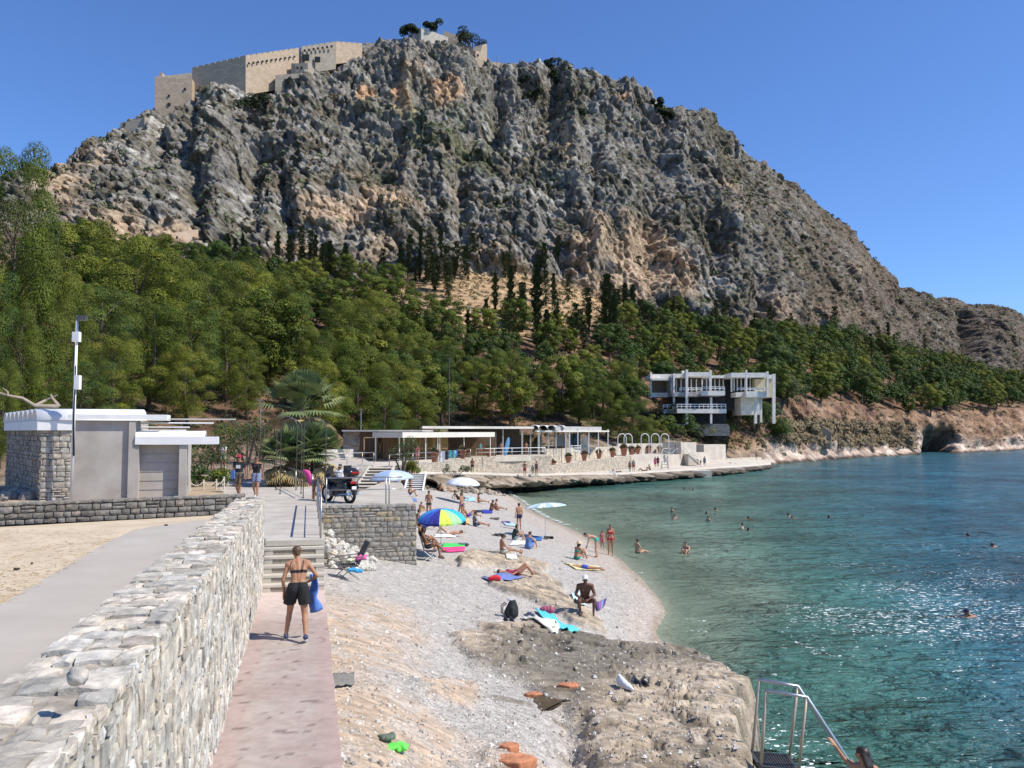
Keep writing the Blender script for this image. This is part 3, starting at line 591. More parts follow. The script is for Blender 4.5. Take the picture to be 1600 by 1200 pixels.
# ---------------------------------------------------------------- foreground stone wall
def big_wall():
    mb = MB(); ztop = lambda s: 5.72-.0125*(s+2)
    O = PN(-1.5, -1.0, 0); L = 22.0
    mb.cc = (.40, .37, .32)
    q = []
    for s_ in (-1.5, 20.5):
        for n_ in (-1.0, -1.6): q += [PN(s_, n_-(0.0), 3.0)+NOR*(-.015 if n_ == -1.0 else .02), PN(s_, n_, ztop(s_+1.5)-.015)+NOR*(-.015 if n_ == -1.0 else .02)]
    mb.add(q, [(0, 1, 5, 4), (2, 6, 7, 3), (1, 3, 7, 5), (0, 4, 6, 2), (0, 2, 3, 1), (4, 5, 7, 6)])
    masonry(mb, O, DIR, NOR, L, lambda s: 3.15, lambda s: ztop(s), (.10, .27), (.06, .24), (.57, .53, .46), (.0, .028), .005, .26, .009, rough=.009, odd=(.2, (.68, .65, .60)))
    slab_run(mb, PN(-1.5, -1.62, 0), DIR, NOR, L, .64, lambda s: ztop(s)-.02, (.12, .36), (.54, .50, .435), (.01, .045), .28)
    masonry(mb, PN(-1.5, -1.6, 0), DIR, -NOR, L, lambda s: 4.1, lambda s: ztop(s), (.15, .34), (.12, .4), (.48, .46, .42), (.0, .03), .006, .2)
    masonry(mb, PN(20.5, -1.6, 0), NOR, DIR, .6, lambda s: 4.2, lambda s: 5.45, (.15, .3), (.15, .35), (.48, .46, .42), (.0, .03), .006, .2)
    masonry(mb, PN(20.5, -1.0, 0), -NOR, DIR, .6, lambda s: 4.2, lambda s: 5.45, (.15, .3), (.15, .35), (.48, .46, .42), (.0, .03), .006, .2)
    o = mb.build('stone_wall', M_stone)
    return tag(o, 'long thick rubble stone wall with broken capping between the road and the red path', 'wall')
big_wall()
s_ = MB(); s_.cc = (.66, .62, .56); s_.sphere(G(122, 1066, 5.78)+Vector((0, 0, .03)), .055, 9, 7, (1, .8, .8)); s_.v = [(p[0]+rs.uniform(-.009, .009), p[1]+rs.uniform(-.009, .009), p[2]+rs.uniform(-.009, .009)) for p in s_.v]; me_ = s_.mesh(M_stone, True)
tag(obj('loose_stone', me_), 'rounded pale stone lying loose on top of the long foreground wall', 'stone')
# ---------------------------------------------------------------- red path, steps, upper path
mb = MB()
path_ = grid = None
S_, N_ = np.linspace(-1.5, 19.95, 300), np.linspace(-1.05, .42, 30)
SS, NN = np.meshgrid(S_, N_, indexing='ij')
PXw = SS*DIR.x+NN*NOR.x; PYw = SS*DIR.y+NN*NOR.y
zz = 3.3+fbm(PXw*1.3, PYw*2.2, n=4, k=301)*.018+fbm(PXw*5, PYw*9, n=3, k=302)*.008
edge_n = NN+np.where(NN > .3, fbm(SS*1.5, SS*0, n=3, k=303)*.03, 0)
pc = np.ones(SS.shape+(3,))*np.array((.35, .275, .245)); f1 = fbm(PXw*1.0, PYw*1.0, n=4, k=304); f2 = fbm(PXw*3.2, PYw*13, n=5, k=305, g=.6)
pc = mixc(pc, (.41, .36, .325), smooth(-.3, .4, f1+f2*.5)*.8); pc = mixc(pc, (.41, .30, .27), smooth(.25, .5, np.abs(NN+.3)+f1*.3-.15)*.75)
pc = mixc(pc, (.13, .08, .07), smooth(.33, .48, f2+.2*f1)*.75); pc = mixc(pc, (.62, .50, .44), smooth(16, 19.5, SS)*.8)
P_ = np.stack([SS*DIR.x+edge_n*NOR.x, SS*DIR.y+edge_n*NOR.y, zz], -1)
M_pathred = mat('worn_red_path', (.9, .9, .9), (1.08, 1.08, 1.08), 6, .9, .7, 22, attr=True, dist=.01)
tag(obj('path', grid_mesh(P_, M_pathred, pc, True)), kind='structure')
mb = MB(); q = [PN(s, n, z) for s in (-1.5, 19.95) for n in (-1.05, .40) for z in (2.2, 3.27)]
mb.add(q, [(0, 1, 3, 2), (4, 6, 7, 5), (0, 4, 5, 1), (2, 3, 7, 6), (0, 2, 6, 4), (1, 5, 7, 3)])
tag(mb.build('path_side', M_conc), kind='structure')
def box_pn(mb, s0, s1, n0, n1, z0, z1):
    q = [PN(s, n, z) for s in (s0, s1) for n in (n0, n1) for z in (z0, z1)]
    mb.add(q, [(0, 1, 3, 2), (4, 6, 7, 5), (0, 4, 5, 1), (2, 3, 7, 6), (0, 2, 6, 4), (1, 5, 7, 3)])
st = empty('stone_steps', (0, 0, 0), 0, 'flight of five stone steps rising from the red path to the pale upper path', 'steps')
M_block = mat('rough_riser', (.26, .225, .18), (.38, .33, .27), 12, .95, .9, 45, dist=.02)
M_tread = mat('tread', (.46, .42, .355), (.53, .49, .42), 3, .9, .4, 30, dist=.008)
for k in range(5):
    z1_ = 3.3+.17*(k+1); s0 = 19.9+.3*k
    m = MB(); box_pn(m, s0+.03, s0+.34, -.98, .38, z1_-.17, z1_-.05); a = m.build('riser', M_block, st)
    m = MB(); box_pn(m, s0, s0+.34, -1.0, .42, z1_-.05, z1_)
    for n0 in (-.99, .22): box_pn(m, s0+.012, s0+.2, n0, n0+.19, z1_-.168, z1_-.048)
    m.build('tread', M_tread, st)
m = MB(); box_pn(m, 21.35, 21.9, -1.0, .44, 4.17, 4.3); m.build('top_slab', M_tread, st)
# ---------------------------------------------------------------- pavement of the promenade
def poly_sheet(name, pts, z, m, depth=.5, step=None):
    b_ = MB(); b_.prism([tuple(p)[:2] for p in pts], z-depth, z); return tag(b_.build(name, m), kind='structure')
plaza = [PN(21.9, .44, 0), PN(26, .44, 0), PN(31.1, .44, 0), Vector((-7.0, 33.5, 0)), A(500, 46, 4.3), A(512, 60, 4.3), A(330, 60, 4.3), A(322, 46, 4.3), A(340, 37, 4.3), A(352, 30.5, 4.3), PN(21.9, -2.4, 0), PN(21.9, -1.0, 0)]
poly_sheet('pavement', plaza, 4.3, M_slab, 1.6)
landing = [PN(31.1, .445, 0), Vector((-3.67, 31.12, 0)), Vector((-4.5, 36, 0)), Vector((-5.9, 44, 0)), Vector((-7.0, 44.5, 0)), Vector((-7.0, 33.5, 0))]
poly_sheet('landing', landing, 4.296, M_slab, 1.9)
# joints of the pavement
m = MB()
for k in range(9):
    s = 22.9+1.15*k; box_pn(m, s, s+.02, -.97, .40, 4.295, 4.303)
tag(m.build('pavement_joint', M_block), kind='structure')
# retaining wall
rw = MB(); O = Vector((-7.02, 30.28, 0)); E_ = Vector((-3.62, 31.10, 0)); u = (E_-O).normalized(); nr = Vector((u.y, -u.x, 0)); L = (E_-O).length
def bat(mb_):   # lean the wall back
    for i, p in enumerate(mb_.v):
        k = (4.3-p[2])*.085; mb_.v[i] = (p[0]+nr.x*k, p[1]+nr.y*k, p[2])
rw.cc = (.2, .19, .17); q = [O+Vector((0, 0, 1.3)), E_+Vector((0, 0, 1.3)), E_+Vector((0, 0, 4.22)), O+Vector((0, 0, 4.22))]; q = [p-nr*.01 for p in q]; rw.add(q+[p-nr*.5-u*.1 for p in q], [(0, 1, 2, 3), (4, 7, 6, 5), (1, 5, 6, 2), (0, 3, 7, 4), (3, 2, 6, 7)])
masonry(rw, O, u, nr, L, lambda s: 1.4, lambda s: 4.24, (.15, .25), (.16, .42), (.33, .305, .265), (.0, .03), .011, .16, .022, odd=(.06, (.42, .36, .24)), rough=.008)
u2 = Vector((-.17, 1, 0)).normalized(); n2_ = Vector((1, .17, 0)).normalized()
masonry(rw, E_, u2, n2_, 5.0, lambda s: 1.2, lambda s: 4.24, (.15, .25), (.16, .42), (.34, .315, .275), (.0, .03), .011, .16, .022, rough=.008)
for k, (a_, b_) in enumerate(((0, L),)):
    a = 0
    while a < L:
        w = rs.uniform(.3, .6); pillow(rw, O+Vector((0, 0, 4.24))-nr*.0, u, -nr, Vector((0, 0, 1)), a+.01, min(a+w, L)-.01, -.03, .34, .075, .02, shade((.42, .39, .34), .1), rough=.01); a += w
bat(rw)
tag(rw.build('retaining_wall', M_stone), 'squared grey stone retaining wall holding up the motorbike landing above the beach', 'wall')
# ---------------------------------------------------------------- railings
def railing(pts, posts, label, h=1.0, rails=(1.0, .55), r=.022, m=None, group=None, name='railing'):
    """pts: list of base Vectors along the run; posts: list of base Vectors"""
    root = empty(name, pts[0], 0, label, 'railing', group); b0 = Vector(pts[0])
    for p in posts:
        b = MB(); b.tube([Vector(p)-b0, Vector(p)-b0+Vector((0, 0, h))], r*1.05, 8); b.build('post', m or M_steel, root, True)
    for k, hh in enumerate(rails):
        b = MB(); b.tube([Vector(p)-b0+Vector((0, 0, hh*h+(.002 if k == 0 else 0))) for p in pts], r*(1.25 if k == 0 else .7), 8); b.build('handrail' if k == 0 else 'rail', m or M_steel, root, True)
    return root
pp = [PN(s, .34, 4.3) for s in (21.6, 22.3, 24.4, 26.6, 28.8, 30.9)]
railing([PN(21.6, .34, 4.3), PN(31.0, .34, 4.3)], pp, 'steel railing with two rails along the right edge of the upper path above the steps')
a_, b_ = O+Vector((.05, .2, 4.3)), O+u*2.35+Vector((.05, .2, 4.3))
railing([a_, b_, b_+u*.55], [a_+u*.1, b_-u*.06, b_+u*.06], 'short steel railing with double end post in front of the parked motorbike')
pl = [A(488, 33.5, 4.3), A(462, 38, 4.3), A(440, 43, 4.3), A(405, 50, 4.3), A(372, 52, 4.3)]
railing(pl, pl, 'low steel railing curving past the palm trees behind the walking couple', .95)
# ---------------------------------------------------------------- road and sandy lot to the left
lot = [PN(-1.5, -1.6, 0), PN(21.5, -1.6, 0), A(352, 30.4, 4.2), A(375, 28.3, 4.2), A(0, 25.0, 4.2), A(-330, 22.5, 4.2), Vector((-40, 8, 0)), Vector((-40, -6, 0)), Vector((-2, -6, 0))]
gx = np.linspace(-42, 1, 260); gy_ = np.linspace(-7, 31, 260); XX, YY = np.meshgrid(gx, gy_, indexing='xy')
sdl = sdpoly([tuple(p)[:2] for p in lot], XX, YY)
tag(poly_sheet('sand_lot', lot, 4.196, M_sand, .6), kind='structure')
rdp = [G(-60, 985, 4.2), G(0, 945, 4.2), G(90, 893, 4.2), G(160, 852, 4.2), G(205, 830, 4.2), G(240, 822, 4.2), G(320, 812, 4.2), PN(21.2, -1.62, 0), PN(-1.4, -1.62, 0), PN(-1.4, -5.5, 0)]
rdp = [Vector((p[0], p[1], 0)) for p in rdp]
b_ = MB(); b_.add([(p.x, p.y, 4.2+.002*0+.003) for p in rdp], [tuple(range(len(rdp)-1, -1, -1))]); tag(b_.build('road', M_road), kind='structure')
# straw litter on the lot
b_ = MB()
for k in range(2600):
    px = rs.uniform(-60, 230); py = rs.uniform(826, 1000); p = G(px, py, 4.2)
    if px > 215-(py-828)*1.75 or p.y < 6: continue
    a = rs.uniform(0, 3.14); l = rs.uniform(.03, .09); c, s = math.cos(a)*l, math.sin(a)*l; w = .006
    b_.cc = shade((.52, .39, .2), .3); b_.add([(p.x-c, p.y-s, 4.203), (p.x+c, p.y+s, 4.206), (p.x+c-s*.2, p.y+s+c*.2, 4.207), (p.x-c-s*.2, p.y-s+c*.2, 4.204)], [(0, 1, 2, 3)])
tag(b_.build('straw_litter', M_stone), 'dry straw and needles scattered over the sandy lot', 'litter', kind='stuff')
for k, (px, py) in enumerate(((27, 890), (259, 821), (51, 881), (310, 826))):
    p = G(px, py, 4.21); b_ = MB(); b_.cc = (.05, .04, .03)
    for j in range(3): b_.sphere(p+Vector((rs.uniform(-.04, .04), rs.uniform(-.03, .03), .015)), rs.uniform(.02, .045), 6, 5, (1, .8, .7))
    tag(b_.build('pine_cone', M_stone), ['dark pine cone lying on the sandy lot nearest the foreground wall corner', 'single dark cone at the pale edge of the road by the dark low wall', 'tiny cone beside the larger cone on the straw', 'small cone on the road near the rubble wall'][k], 'pine cone', 'fallen pine cones')
# low dark wall
lw = MB(); A0 = A(-330, 22.5, 0); A1 = A(378, 28.4, 0); u = (A1-A0).normalized(); nr = Vector((u.y, -u.x, 0)); L = (A1-A0).length
lw.cc = (.10, .095, .085); q = [A0+Vector((0, 0, 4.1))-nr*.01, A1+Vector((0, 0, 4.1))-nr*.01, A1+Vector((0, 0, 4.82))-nr*.01, A0+Vector((0, 0, 4.82))-nr*.01]; lw.add(q+[p-nr*.32 for p in q], [(0, 1, 2, 3), (4, 7, 6, 5), (1, 5, 6, 2), (0, 3, 7, 4), (3, 2, 6, 7)])
masonry(lw, A0, u, nr, L, lambda s: 4.15, lambda s: 4.86, (.17, .28), (.2, .42), (.21, .195, .175), (.03, .07), .016, .22, .03, rough=.01)
a = 0
while a < L:
    w = rs.uniform(.25, .5); pillow(lw, A0+Vector((0, 0, 4.82)), u, -nr, Vector((0, 0, 1)), a+.01, min(a+w, L)-.01, -.04, .34, .05, .03, shade((.24, .225, .2), .15), rough=.014); a += w
tag(lw.build('low_wall', M_stone), 'low wall of dark squared stones between the sandy lot and the plaster hut', 'wall')
# ground behind the low wall
bk = [A0-nr*.3, A1-nr*.3, A(352, 31, 0), A(336, 38, 0), A(318, 46, 0), A(100, 52, 0), A(-330, 50, 0)]
poly_sheet('hut_yard', [Vector((p.x, p.y, 0)) for p in bk], 4.56, mat('dry_yard', (.30, .22, .14), (.42, .33, .22), 1, .95, .5, 12), .6)
# ---------------------------------------------------------------- hut
hut = empty('plaster_hut', (-16.8, 29.3, 4.56), 0, 'small beige plaster hut with white vaulted roof and rough stone corner', 'building')
C0 = Vector((-16.8, 29.3, 4.56)); u = Vector((.955, .297, 0)); nr = Vector((.297, -.955, 0)); e = Vector((-.62, .785, 0)); en = Vector((-.785, -.62, 0))
def hb(mb, a0, a1, d0, d1, z0, z1):   # box in the hut frame: along front, back from the front, height
    q = [u*a-nr*d+Vector((0, 0, z)) for a in (a0, a1) for d in (d0, d1) for z in (z0, z1)]
    mb.add(q, [(0, 1, 3, 2), (4, 6, 7, 5), (0, 4, 5, 1), (2, 3, 7, 6), (0, 2, 6, 4), (1, 5, 7, 3)])
b_ = MB(); hb(b_, .95, 2.87, .03, 5.5, -.1, 2.86); w1_ = b_.build('wall', M_plaster, hut)
b_ = MB(); b_.cc = (.3, .28, .25); hb(b_, .02, .95, .04, .6, -.1, 2.5); Q0 = Vector((0, 0, 0))
b_.add([Q0+e*.6*0+en*-.03+Vector((0, 0, -.1)), e*9+en*-.03+Vector((0, 0, -.1)), e*9+en*-.03+Vector((0, 0, 2.5)), en*-.03+Vector((0, 0, 2.5)), u*3+e*9+Vector((0, 0, -.1)), u*3+e*9+Vector((0, 0, 2.5))], [(0, 3, 2, 1), (1, 2, 5, 4)])
masonry(b_, Vector((0, 0, 0)), u, nr, .97, lambda s: -.05, lambda s: 2.5, (.13, .24), (.2, .42), (.47, .43, .37), (.0, .04), .01, .14, .02, rough=.01)
masonry(b_, Vector((0, 0, 0)), e, en, 9, lambda s: -.05, lambda s: 2.5, (.14, .26), (.2, .5), (.35, .31, .26), (.0, .05), .01, .2, .02, rough=.01)
b_.build('stone_corner', M_stone, hut)
b_ = MB(); q = [en*.12+nr*.08, u*1.0+nr*.08, u*1.0-nr*.4, e*9+en*.12, e*9-en*.3]
q0 = [p+Vector((0, 0, 2.5)) for p in q]; q1 = [p+Vector((0, 0, 2.84)) for p in q]; b_.add(q0+q1, [(0, 1, 6, 5), (1, 2, 7, 6), (3, 0, 5, 8), (3, 8, 9, 4), (5, 6, 7, 9, 8), (0, 3, 4, 2, 1)])
b_.build('lintel_beam', M_white, hut)
M_vault = mat('vault_white', (.70, .70, .69), (.80, .80, .79), 1.5, .65, .2, 8, dist=.01)
def vault(mb, o0, ax, side, L_, w, h, th=.06, n=10):
    vs = []
    for t_ in (0, L_):
        for rr_ in (0, th):
            for k in range(n+1):
                a = math.pi*k/n; vs.append(o0+ax*t_-side*(w/2*(1-math.cos(a))*(1) + (rr_*-math.cos(a)*-1)*0)+Vector((0, 0, (h+rr_)*math.sin(a))))
    m_ = n+1; fs = []
    for k in range(n):
        fs += [(k, k+1, 2*m_+k+1, 2*m_+k), (m_+k, 3*m_+k, 3*m_+k+1, m_+k+1), (k, m_+k, m_+k+1, k+1), (2*m_+k, 2*m_+k+1, 3*m_+k+1, 3*m_+k)]
    mb.add(vs, fs)
for k in range(8):
    b_ = MB(); o0 = e*(k*1.15)+en*.14+nr*.1*(k == 0)+Vector((0, 0, 2.86)); vault(b_, o0, u, -e, (3.6 if k == 0 else 3.0), 1.1, .36)
    b_.build('roof_vault', M_vault, hut, True)
b_ = MB(); hb(b_, .9, 4.15, -.14, 1.2, 2.87, 3.08); b_.build('fascia', M_vault, hut)
# annex
b_ = MB(); hb(b_, 3.15, 4.8, .28, 3, -.1, 1.95); an = b_.build('annex_wall', M_plaster, hut)
m = MB(); [hb(m, 3.2, 4.6, .262, .279, .3+.33*k, .315+.33*k) for k in range(5)]; m.build('board_joint', M_mortar, an)
b_ = MB(); hb(b_, 2.87, 3.08, -.12, 2.4, -.1, 2.86); hb(b_, 3.08, 3.22, -.1, .3, -.1, 1.95); b_.build('pier', M_plaster, hut)
b_ = MB(); hb(b_, 4.6, 4.87, -.1, .32, -.1, 1.95); b_.build('pier', M_plaster, hut)
b_ = MB(); hb(b_, 3.09, 5.95, -.18, .9, 1.98, 2.26); vault(b_, u*3.09+nr*.16+Vector((0, 0, 2.262)), u, -nr*-1, 2.4, 1.0, .16); b_.build('annex_roof', M_vault, hut)
for k, (z_, l1) in enumerate(((2.92, 3.6), (2.78, 2.6), (2.62, 1.5), (2.5, 1.3))):
    b_ = MB(); b_.tube([u*3.1-nr*(.5+.5*k)+Vector((0, 0, z_)), u*(3.6+l1*.82)-nr*(.5+.5*k)+Vector((0, 0, z_))], .032, 6); b_.build('roof_pipe', M_white if k else M_conc, hut)
for c_ in hut.children: pass
def shift_children(root):   # parts were modelled relative to the root already
    pass
# rubble beside the hut
b_ = MB()
for k in range(26):
    p = C0+e*rs.uniform(.2, 5)+en*rs.uniform(.1, 1.2); b_.cc = shade((.30, .28, .25), .2); b_.sphere(p+Vector((0, 0, .08)), rs.uniform(.1, .38), 7, 5, (1, rs.uniform(.7, 1.2), .75))
for i, p in enumerate(b_.v): b_.v[i] = tuple(c+rs.uniform(-.03, .03) for c in p)
tag(b_.build('rubble_heap', M_stone), 'heap of grey boulders piled against the shaded side of the hut', 'rubble', kind='stuff')
# service pole
pole = empty('service_pole', A(111, 29.1, 4.56), 0, 'tall pole strapped with cables, two grey boxes and a lamp, beside the hut roof', 'pole')
rib('shaft', M_white, pole, lambda m: m.tube([(0, 0, 0), (.02, 0, 6.6)], [.06, .045], 8), True)
rib('cable_bundle', M_black, pole, lambda m: [m.tube([(.05+.02*k, -.05, 1.6), (.02+.03*math.sin(k), -.07, 3), (.05, -.06, 4.2+.3*k)], .018, 6) for k in range(3)])
rib('equipment_box', M_white, pole, lambda m: m.box(.03, .2, -.1, .08, 3.95, 4.45))
rib('equipment_box', M_white, pole, lambda m: m.box(-.09, .15, -.12, .06, 5.65, 6.0))
rib('floodlight', M_dsteel, pole, lambda m: m.box(.05, .38, -.16, .06, 6.42, 6.58).box(.03, .06, -.02, .02, 6.4, 6.5))
# ================================================================ TERRACE, QUAY AND CAFE
def blockwork(name, base, scale=2.2, dark=.55, contrast=.25, bump=.5):
    """coursed stone facing for walls too far away to show single stones' relief"""
    m = bpy.data.materials.new(name); m.use_nodes = True; nt = m.node_tree; L = nt.links.new; N = nt.nodes.new; b = nt.nodes['Principled BSDF']; b.inputs['Roughness'].default_value = .92
    at = N('ShaderNodeTexCoord'); se = N('ShaderNodeSeparateXYZ'); L(at.outputs['Object'], se.inputs[0])
    ad = N('ShaderNodeMath'); L(se.outputs[0], ad.inputs[0]); L(se.outputs[1], ad.inputs[1])
    nz = N('ShaderNodeTexNoise'); nz.inputs['Scale'].default_value = 1.5; L(at.outputs['Object'], nz.inputs['Vector'])
    cb = N('ShaderNodeCombineXYZ'); L(ad.outputs[0], cb.inputs[0]); L(se.outputs[2], cb.inputs[1])
    dv = N('ShaderNodeVectorMath'); dv.operation = 'MULTIPLY_ADD'; dv.inputs[1].default_value = (.12, .12, 0); L(nz.outputs['Color'], dv.inputs[0]); L(cb.outputs[0], dv.inputs[2])
    br = N('ShaderNodeTexBrick'); L(dv.outputs[0], br.inputs['Vector']); br.inputs['Scale'].default_value = scale; br.inputs['Mortar Size'].default_value = .022; br.inputs['Brick Width'].default_value = .75; br.inputs['Row Height'].default_value = .42; br.inputs['Mortar Smooth'].default_value = .3
    k = contrast; br.inputs['Color1'].default_value = (*[c*(1+k) for c in base], 1); br.inputs['Color2'].default_value = (*[c*(1-k) for c in base], 1); br.inputs['Mortar'].default_value = (*[c*dark for c in base], 1); br.inputs['Bias'].default_value = 0
    n2 = N('ShaderNodeTexNoise'); n2.inputs['Scale'].default_value = 3; n2.inputs['Detail'].default_value = 8; L(at.outputs['Object'], n2.inputs['Vector'])
    mr = N('ShaderNodeMapRange'); mr.inputs['From Min'].default_value = .3; mr.inputs['From Max'].default_value = .7; mr.inputs['To Min'].default_value = .75; mr.inputs['To Max'].default_value = 1.2; L(n2.outputs[0], mr.inputs[0])
    vm = N('ShaderNodeVectorMath'); vm.operation = 'SCALE'; L(br.outputs[0], vm.inputs[0]); L(mr.outputs[0], vm.inputs['Scale']); L(vm.outputs[0], b.inputs['Base Color'])
    bp = N('ShaderNodeBump'); bp.inputs['Distance'].default_value = .04; bp.inputs['Strength'].default_value = bump; bp.invert = True; L(br.outputs['Fac'], bp.inputs['Height']); L(bp.outputs[0], b.inputs['Normal'])
    return m
M_bw = blockwork('terrace_stone', (.46, .40, .315)); M_bw2 = blockwork('terrace_stone_pale', (.56, .50, .40), 2.6); M_bw3 = blockwork('grey_blocks', (.50, .47, .42), 1.5)
M_quay = mat('quay_concrete', (.47, .42, .35), (.60, .545, .46), .6, .9, .4, 12, dist=.02)
M_cave = mat('quay_rock', (.9, .9, .9), (1.1, 1.1, 1.1), 2.5, .95, .8, 6, attr=True, dist=.06)
M_terra = mat('terracotta', (.30, .12, .07), (.38, .17, .10), 6, .85, .3, 20)
M_leaf = mat('leaf_green', (.07, .11, .03), (.12, .16, .05), 3, .6)
M_olive = mat('dry_leaf', (.17, .15, .07), (.25, .21, .11), 3, .7)
# quay front line: px, depth, deck height
QF = [(655, 75, 3.3), (690, 81, 3.05), (740, 88.5, 2.6), (800, 94, 2.15), (850, 98, 1.95), (900, 105, 1.7), (970, 112, 1.35), (1060, 124, 1.25), (1130, 136, 1.2), (1175, 150, .9), (1205, 168, .5)]
QB = [(610, 84, 3.3), (700, 92, 2.9), (745, 99, 2.2), (800, 102, 1.9), (850, 106, 1.75), (905, 113, 1.5), (960, 121, 1.45), (1020, 134, 1.4), (1100, 150, 1.4), (1160, 168, 1.4), (1205, 182, 1.0)]
def dense(L, n):
    a = np.array(L, float); s = np.linspace(0, len(a)-1, n); return np.stack([np.interp(s, range(len(a)), a[:, i]) for i in range(3)], 1)
n = 260; F_, B_ = dense(QF, n), dense(QB, n)
rows = []; FP = [A(*r_) for r_ in F_]; BP = [A(*r_) for r_ in B_]
b_ = MB()
for i in range(n):
    t = np.linspace(1, 0, 8)
    rows.append([FP[i].lerp(BP[i], a) for a in t])
Q = np.array(rows); Q = np.concatenate([np.repeat(Q[:, :1], 1, 1)+np.array([0, 0, -2.5]), Q, Q[:, -1:]+np.array([0, 0, -.28]), Q[:, -1:]+np.array([0, .8, -.30])], 1)
tag(obj('quay', grid_mesh(Q, M_quay)), kind='structure')
# undercut rock below the quay
n = 620; F_ = dense(QF, n); FP = np.array([A(*r_) for r_ in F_]); tn_ = np.gradient(FP, axis=0); tn_[:, 2] = 0; tn_ /= np.linalg.norm(tn_, axis=1)[:, None]; on = np.stack([tn_[:, 1], -tn_[:, 0], tn_[:, 0]*0], 1)
m_ = 46; t = np.linspace(0, 1, m_)[None]; ztop = FP[:, 2:3]-.25; zz = ztop+(-.9-ztop)*t
und = np.interp(F_[:, 0], [655, 700, 740, 830, 870, 960, 1060, 1130, 1205], [.4, .9, 2.6, 2.8, 1.3, 1.0, .6, .4, .3])[:, None]
outw = .5*np.sin(np.clip(t*3.0, 0, 1)*math.pi*.5)-und*1.5*smooth(.38, .58, t)
prow = np.interp(F_[:, 0], [655, 690, 720, 760, 800, 860, 960, 1060, 1100, 1205], [1.6, 1.8, 1.0, .5, .5, .5, .7, 1.3, 1.6, .8])[:, None]
Xq = FP[:, :1]+on[:, :1]*outw; Yq = FP[:, 1:2]+on[:, 1:2]*outw
nz_ = fbm(Xq*.55, Yq*.55, zz*.9, n=6, k=401, g=.6)+.35*fbm(Xq*1.4, Yq*1.4, zz*2, n=4, k=402, ridged=True); wv1, wv2, wvc = worley(Xq*.7, Yq*.7, zz*1.2, k=405)
o2 = outw+(nz_*1.5+(.5-wv1)*1.3+prow*smooth(0, .2, t)*smooth(.75, .3, t)*.8)*smooth(0, .08, t); zz2 = zz+fbm(Xq*.6, Yq*.6, n=3, k=407)*.15*smooth(0, .1, t)*0
Pq = np.stack([FP[:, :1]+on[:, :1]*o2, FP[:, 1:2]+on[:, 1:2]*o2, zz2], -1)
qc = np.ones(Xq.shape+(3,))*np.array((.17, .135, .095)); qc = mixc(qc, (.36, .295, .22), smooth(-.1, .4, nz_+fbm(Xq*2, Yq*2, zz*2, n=3, k=409)*.5)); qc = mixc(qc, (.07, .055, .04), smooth(1.35, .7, zz+nz_*.5)*.94)  # last mix paints the undercut's shadow into the lower rock, near black
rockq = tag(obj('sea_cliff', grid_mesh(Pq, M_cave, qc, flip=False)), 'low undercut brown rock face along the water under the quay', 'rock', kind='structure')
# boulders where the rock meets the beach
b_ = MB()
for k in range(150):
    px = rs.uniform(655, 800); f = (px-655)/145; p = hit(px, lerp(760, 772, f)+rs.uniform(-4, 5)); s_ = rs.uniform(.12, .55)*(1 if rs.random() < .2 else .5)
    b_.cc = shade((.42, .37, .30) if rs.random() < .7 else (.2, .17, .13), .2); b_.sphere(p+Vector((0, 0, s_*.25)), s_, 7, 5, (1, .9, .7))
b_.v = [(p[0]+rs.uniform(-.06, .06), p[1]+rs.uniform(-.06, .06), p[2]+rs.uniform(-.06, .06)) for p in b_.v]
tag(b_.build('boulder_strip', M_stone), 'loose boulders along the foot of the undercut rock', 'rocks', kind='stuff')
# terraces
def wall_run(name, pts, z0, z1, thick, m, label, cat='wall', cap=None, parent=None, kind=None):
    """pts: (px, depth) line; z0, z1 numbers or lists"""
    n = len(pts); Z0 = z0 if isinstance(z0, list) else [z0]*n; Z1 = z1 if isinstance(z1, list) else [z1]*n
    P = [A(px, d, (Z0[i]+Z1[i])/2) for i, (px, d) in enumerate(pts)]; b = MB()
    for i in range(n-1):
        p, q = P[i], P[i+1]; w = Vector((p.y-q.y, q.x-p.x, 0)).normalized()*thick
        vs = [Vector((a.x, a.y, z)) for a, zs in ((p, (Z0[i], Z1[i])), (q, (Z0[i+1], Z1[i+1]))) for z in zs]; vs += [v+w for v in vs]
        b.add(vs, [(0, 2, 3, 1), (4, 5, 7, 6), (1, 3, 7, 5), (0, 4, 6, 2), (0, 1, 5, 4), (2, 6, 7, 3)])
    o = b.build(name, m, parent); 
    if kind: return tag(o, kind=kind)
    return tag(o, label, cat) if label else o
TL = [(470, 62), (500, 66), (584, 70)]
wall_run('terrace_wall', TL, 2.6, [4.2, 4.3, 4.3], .4, M_bw3, 'pale block wall left of the cafe stairs behind the motorbike')
wall_run('upper_terrace_wall', [(478, 80), (552, 84)], 4.0, [5.25, 5.25], .4, M_bw3, 'low upper block wall under the long bench left of the cafe')
wall_run('cafe_terrace_wall', [(606, 71), (684, 80), (730, 90), (742, 98)], [2.4, 2.4, 2.2, 2.0], [4.0, 4.05, 4.05, 4.05], .4, M_bw, 'stone wall below the cafe terrace between the two stairs')
wall_run('quay_back_wall', [(742, 98), (800, 102), (862, 105)], [2.0, 1.8, 1.7], [4.0, 3.98, 3.98], .4, M_bw, 'tall stone wall behind the three bathers on the quay')
wall_run('ramp_wall', [(862, 105.2), (918, 113), (984, 126)], [1.6, 1.45, 1.4], [2.75, 3.05, 3.35], .35, M_bw, 'low stone ramp wall in front of the row of large pots')
wall_run('pot_wall', [(854, 109.5), (905, 117), (966, 128)], [2.2, 2.2, 2.4], [4.75, 4.75, 4.8], .4, M_bw2, 'bright stone wall behind the row of large pots under the open pavilion')
wall_run('pillar_base', [(934, 116.4), (944, 117.8)], 1.4, 2.4, 1.0, M_wood, 'small dark wooden crate box against the ramp wall', 'box')
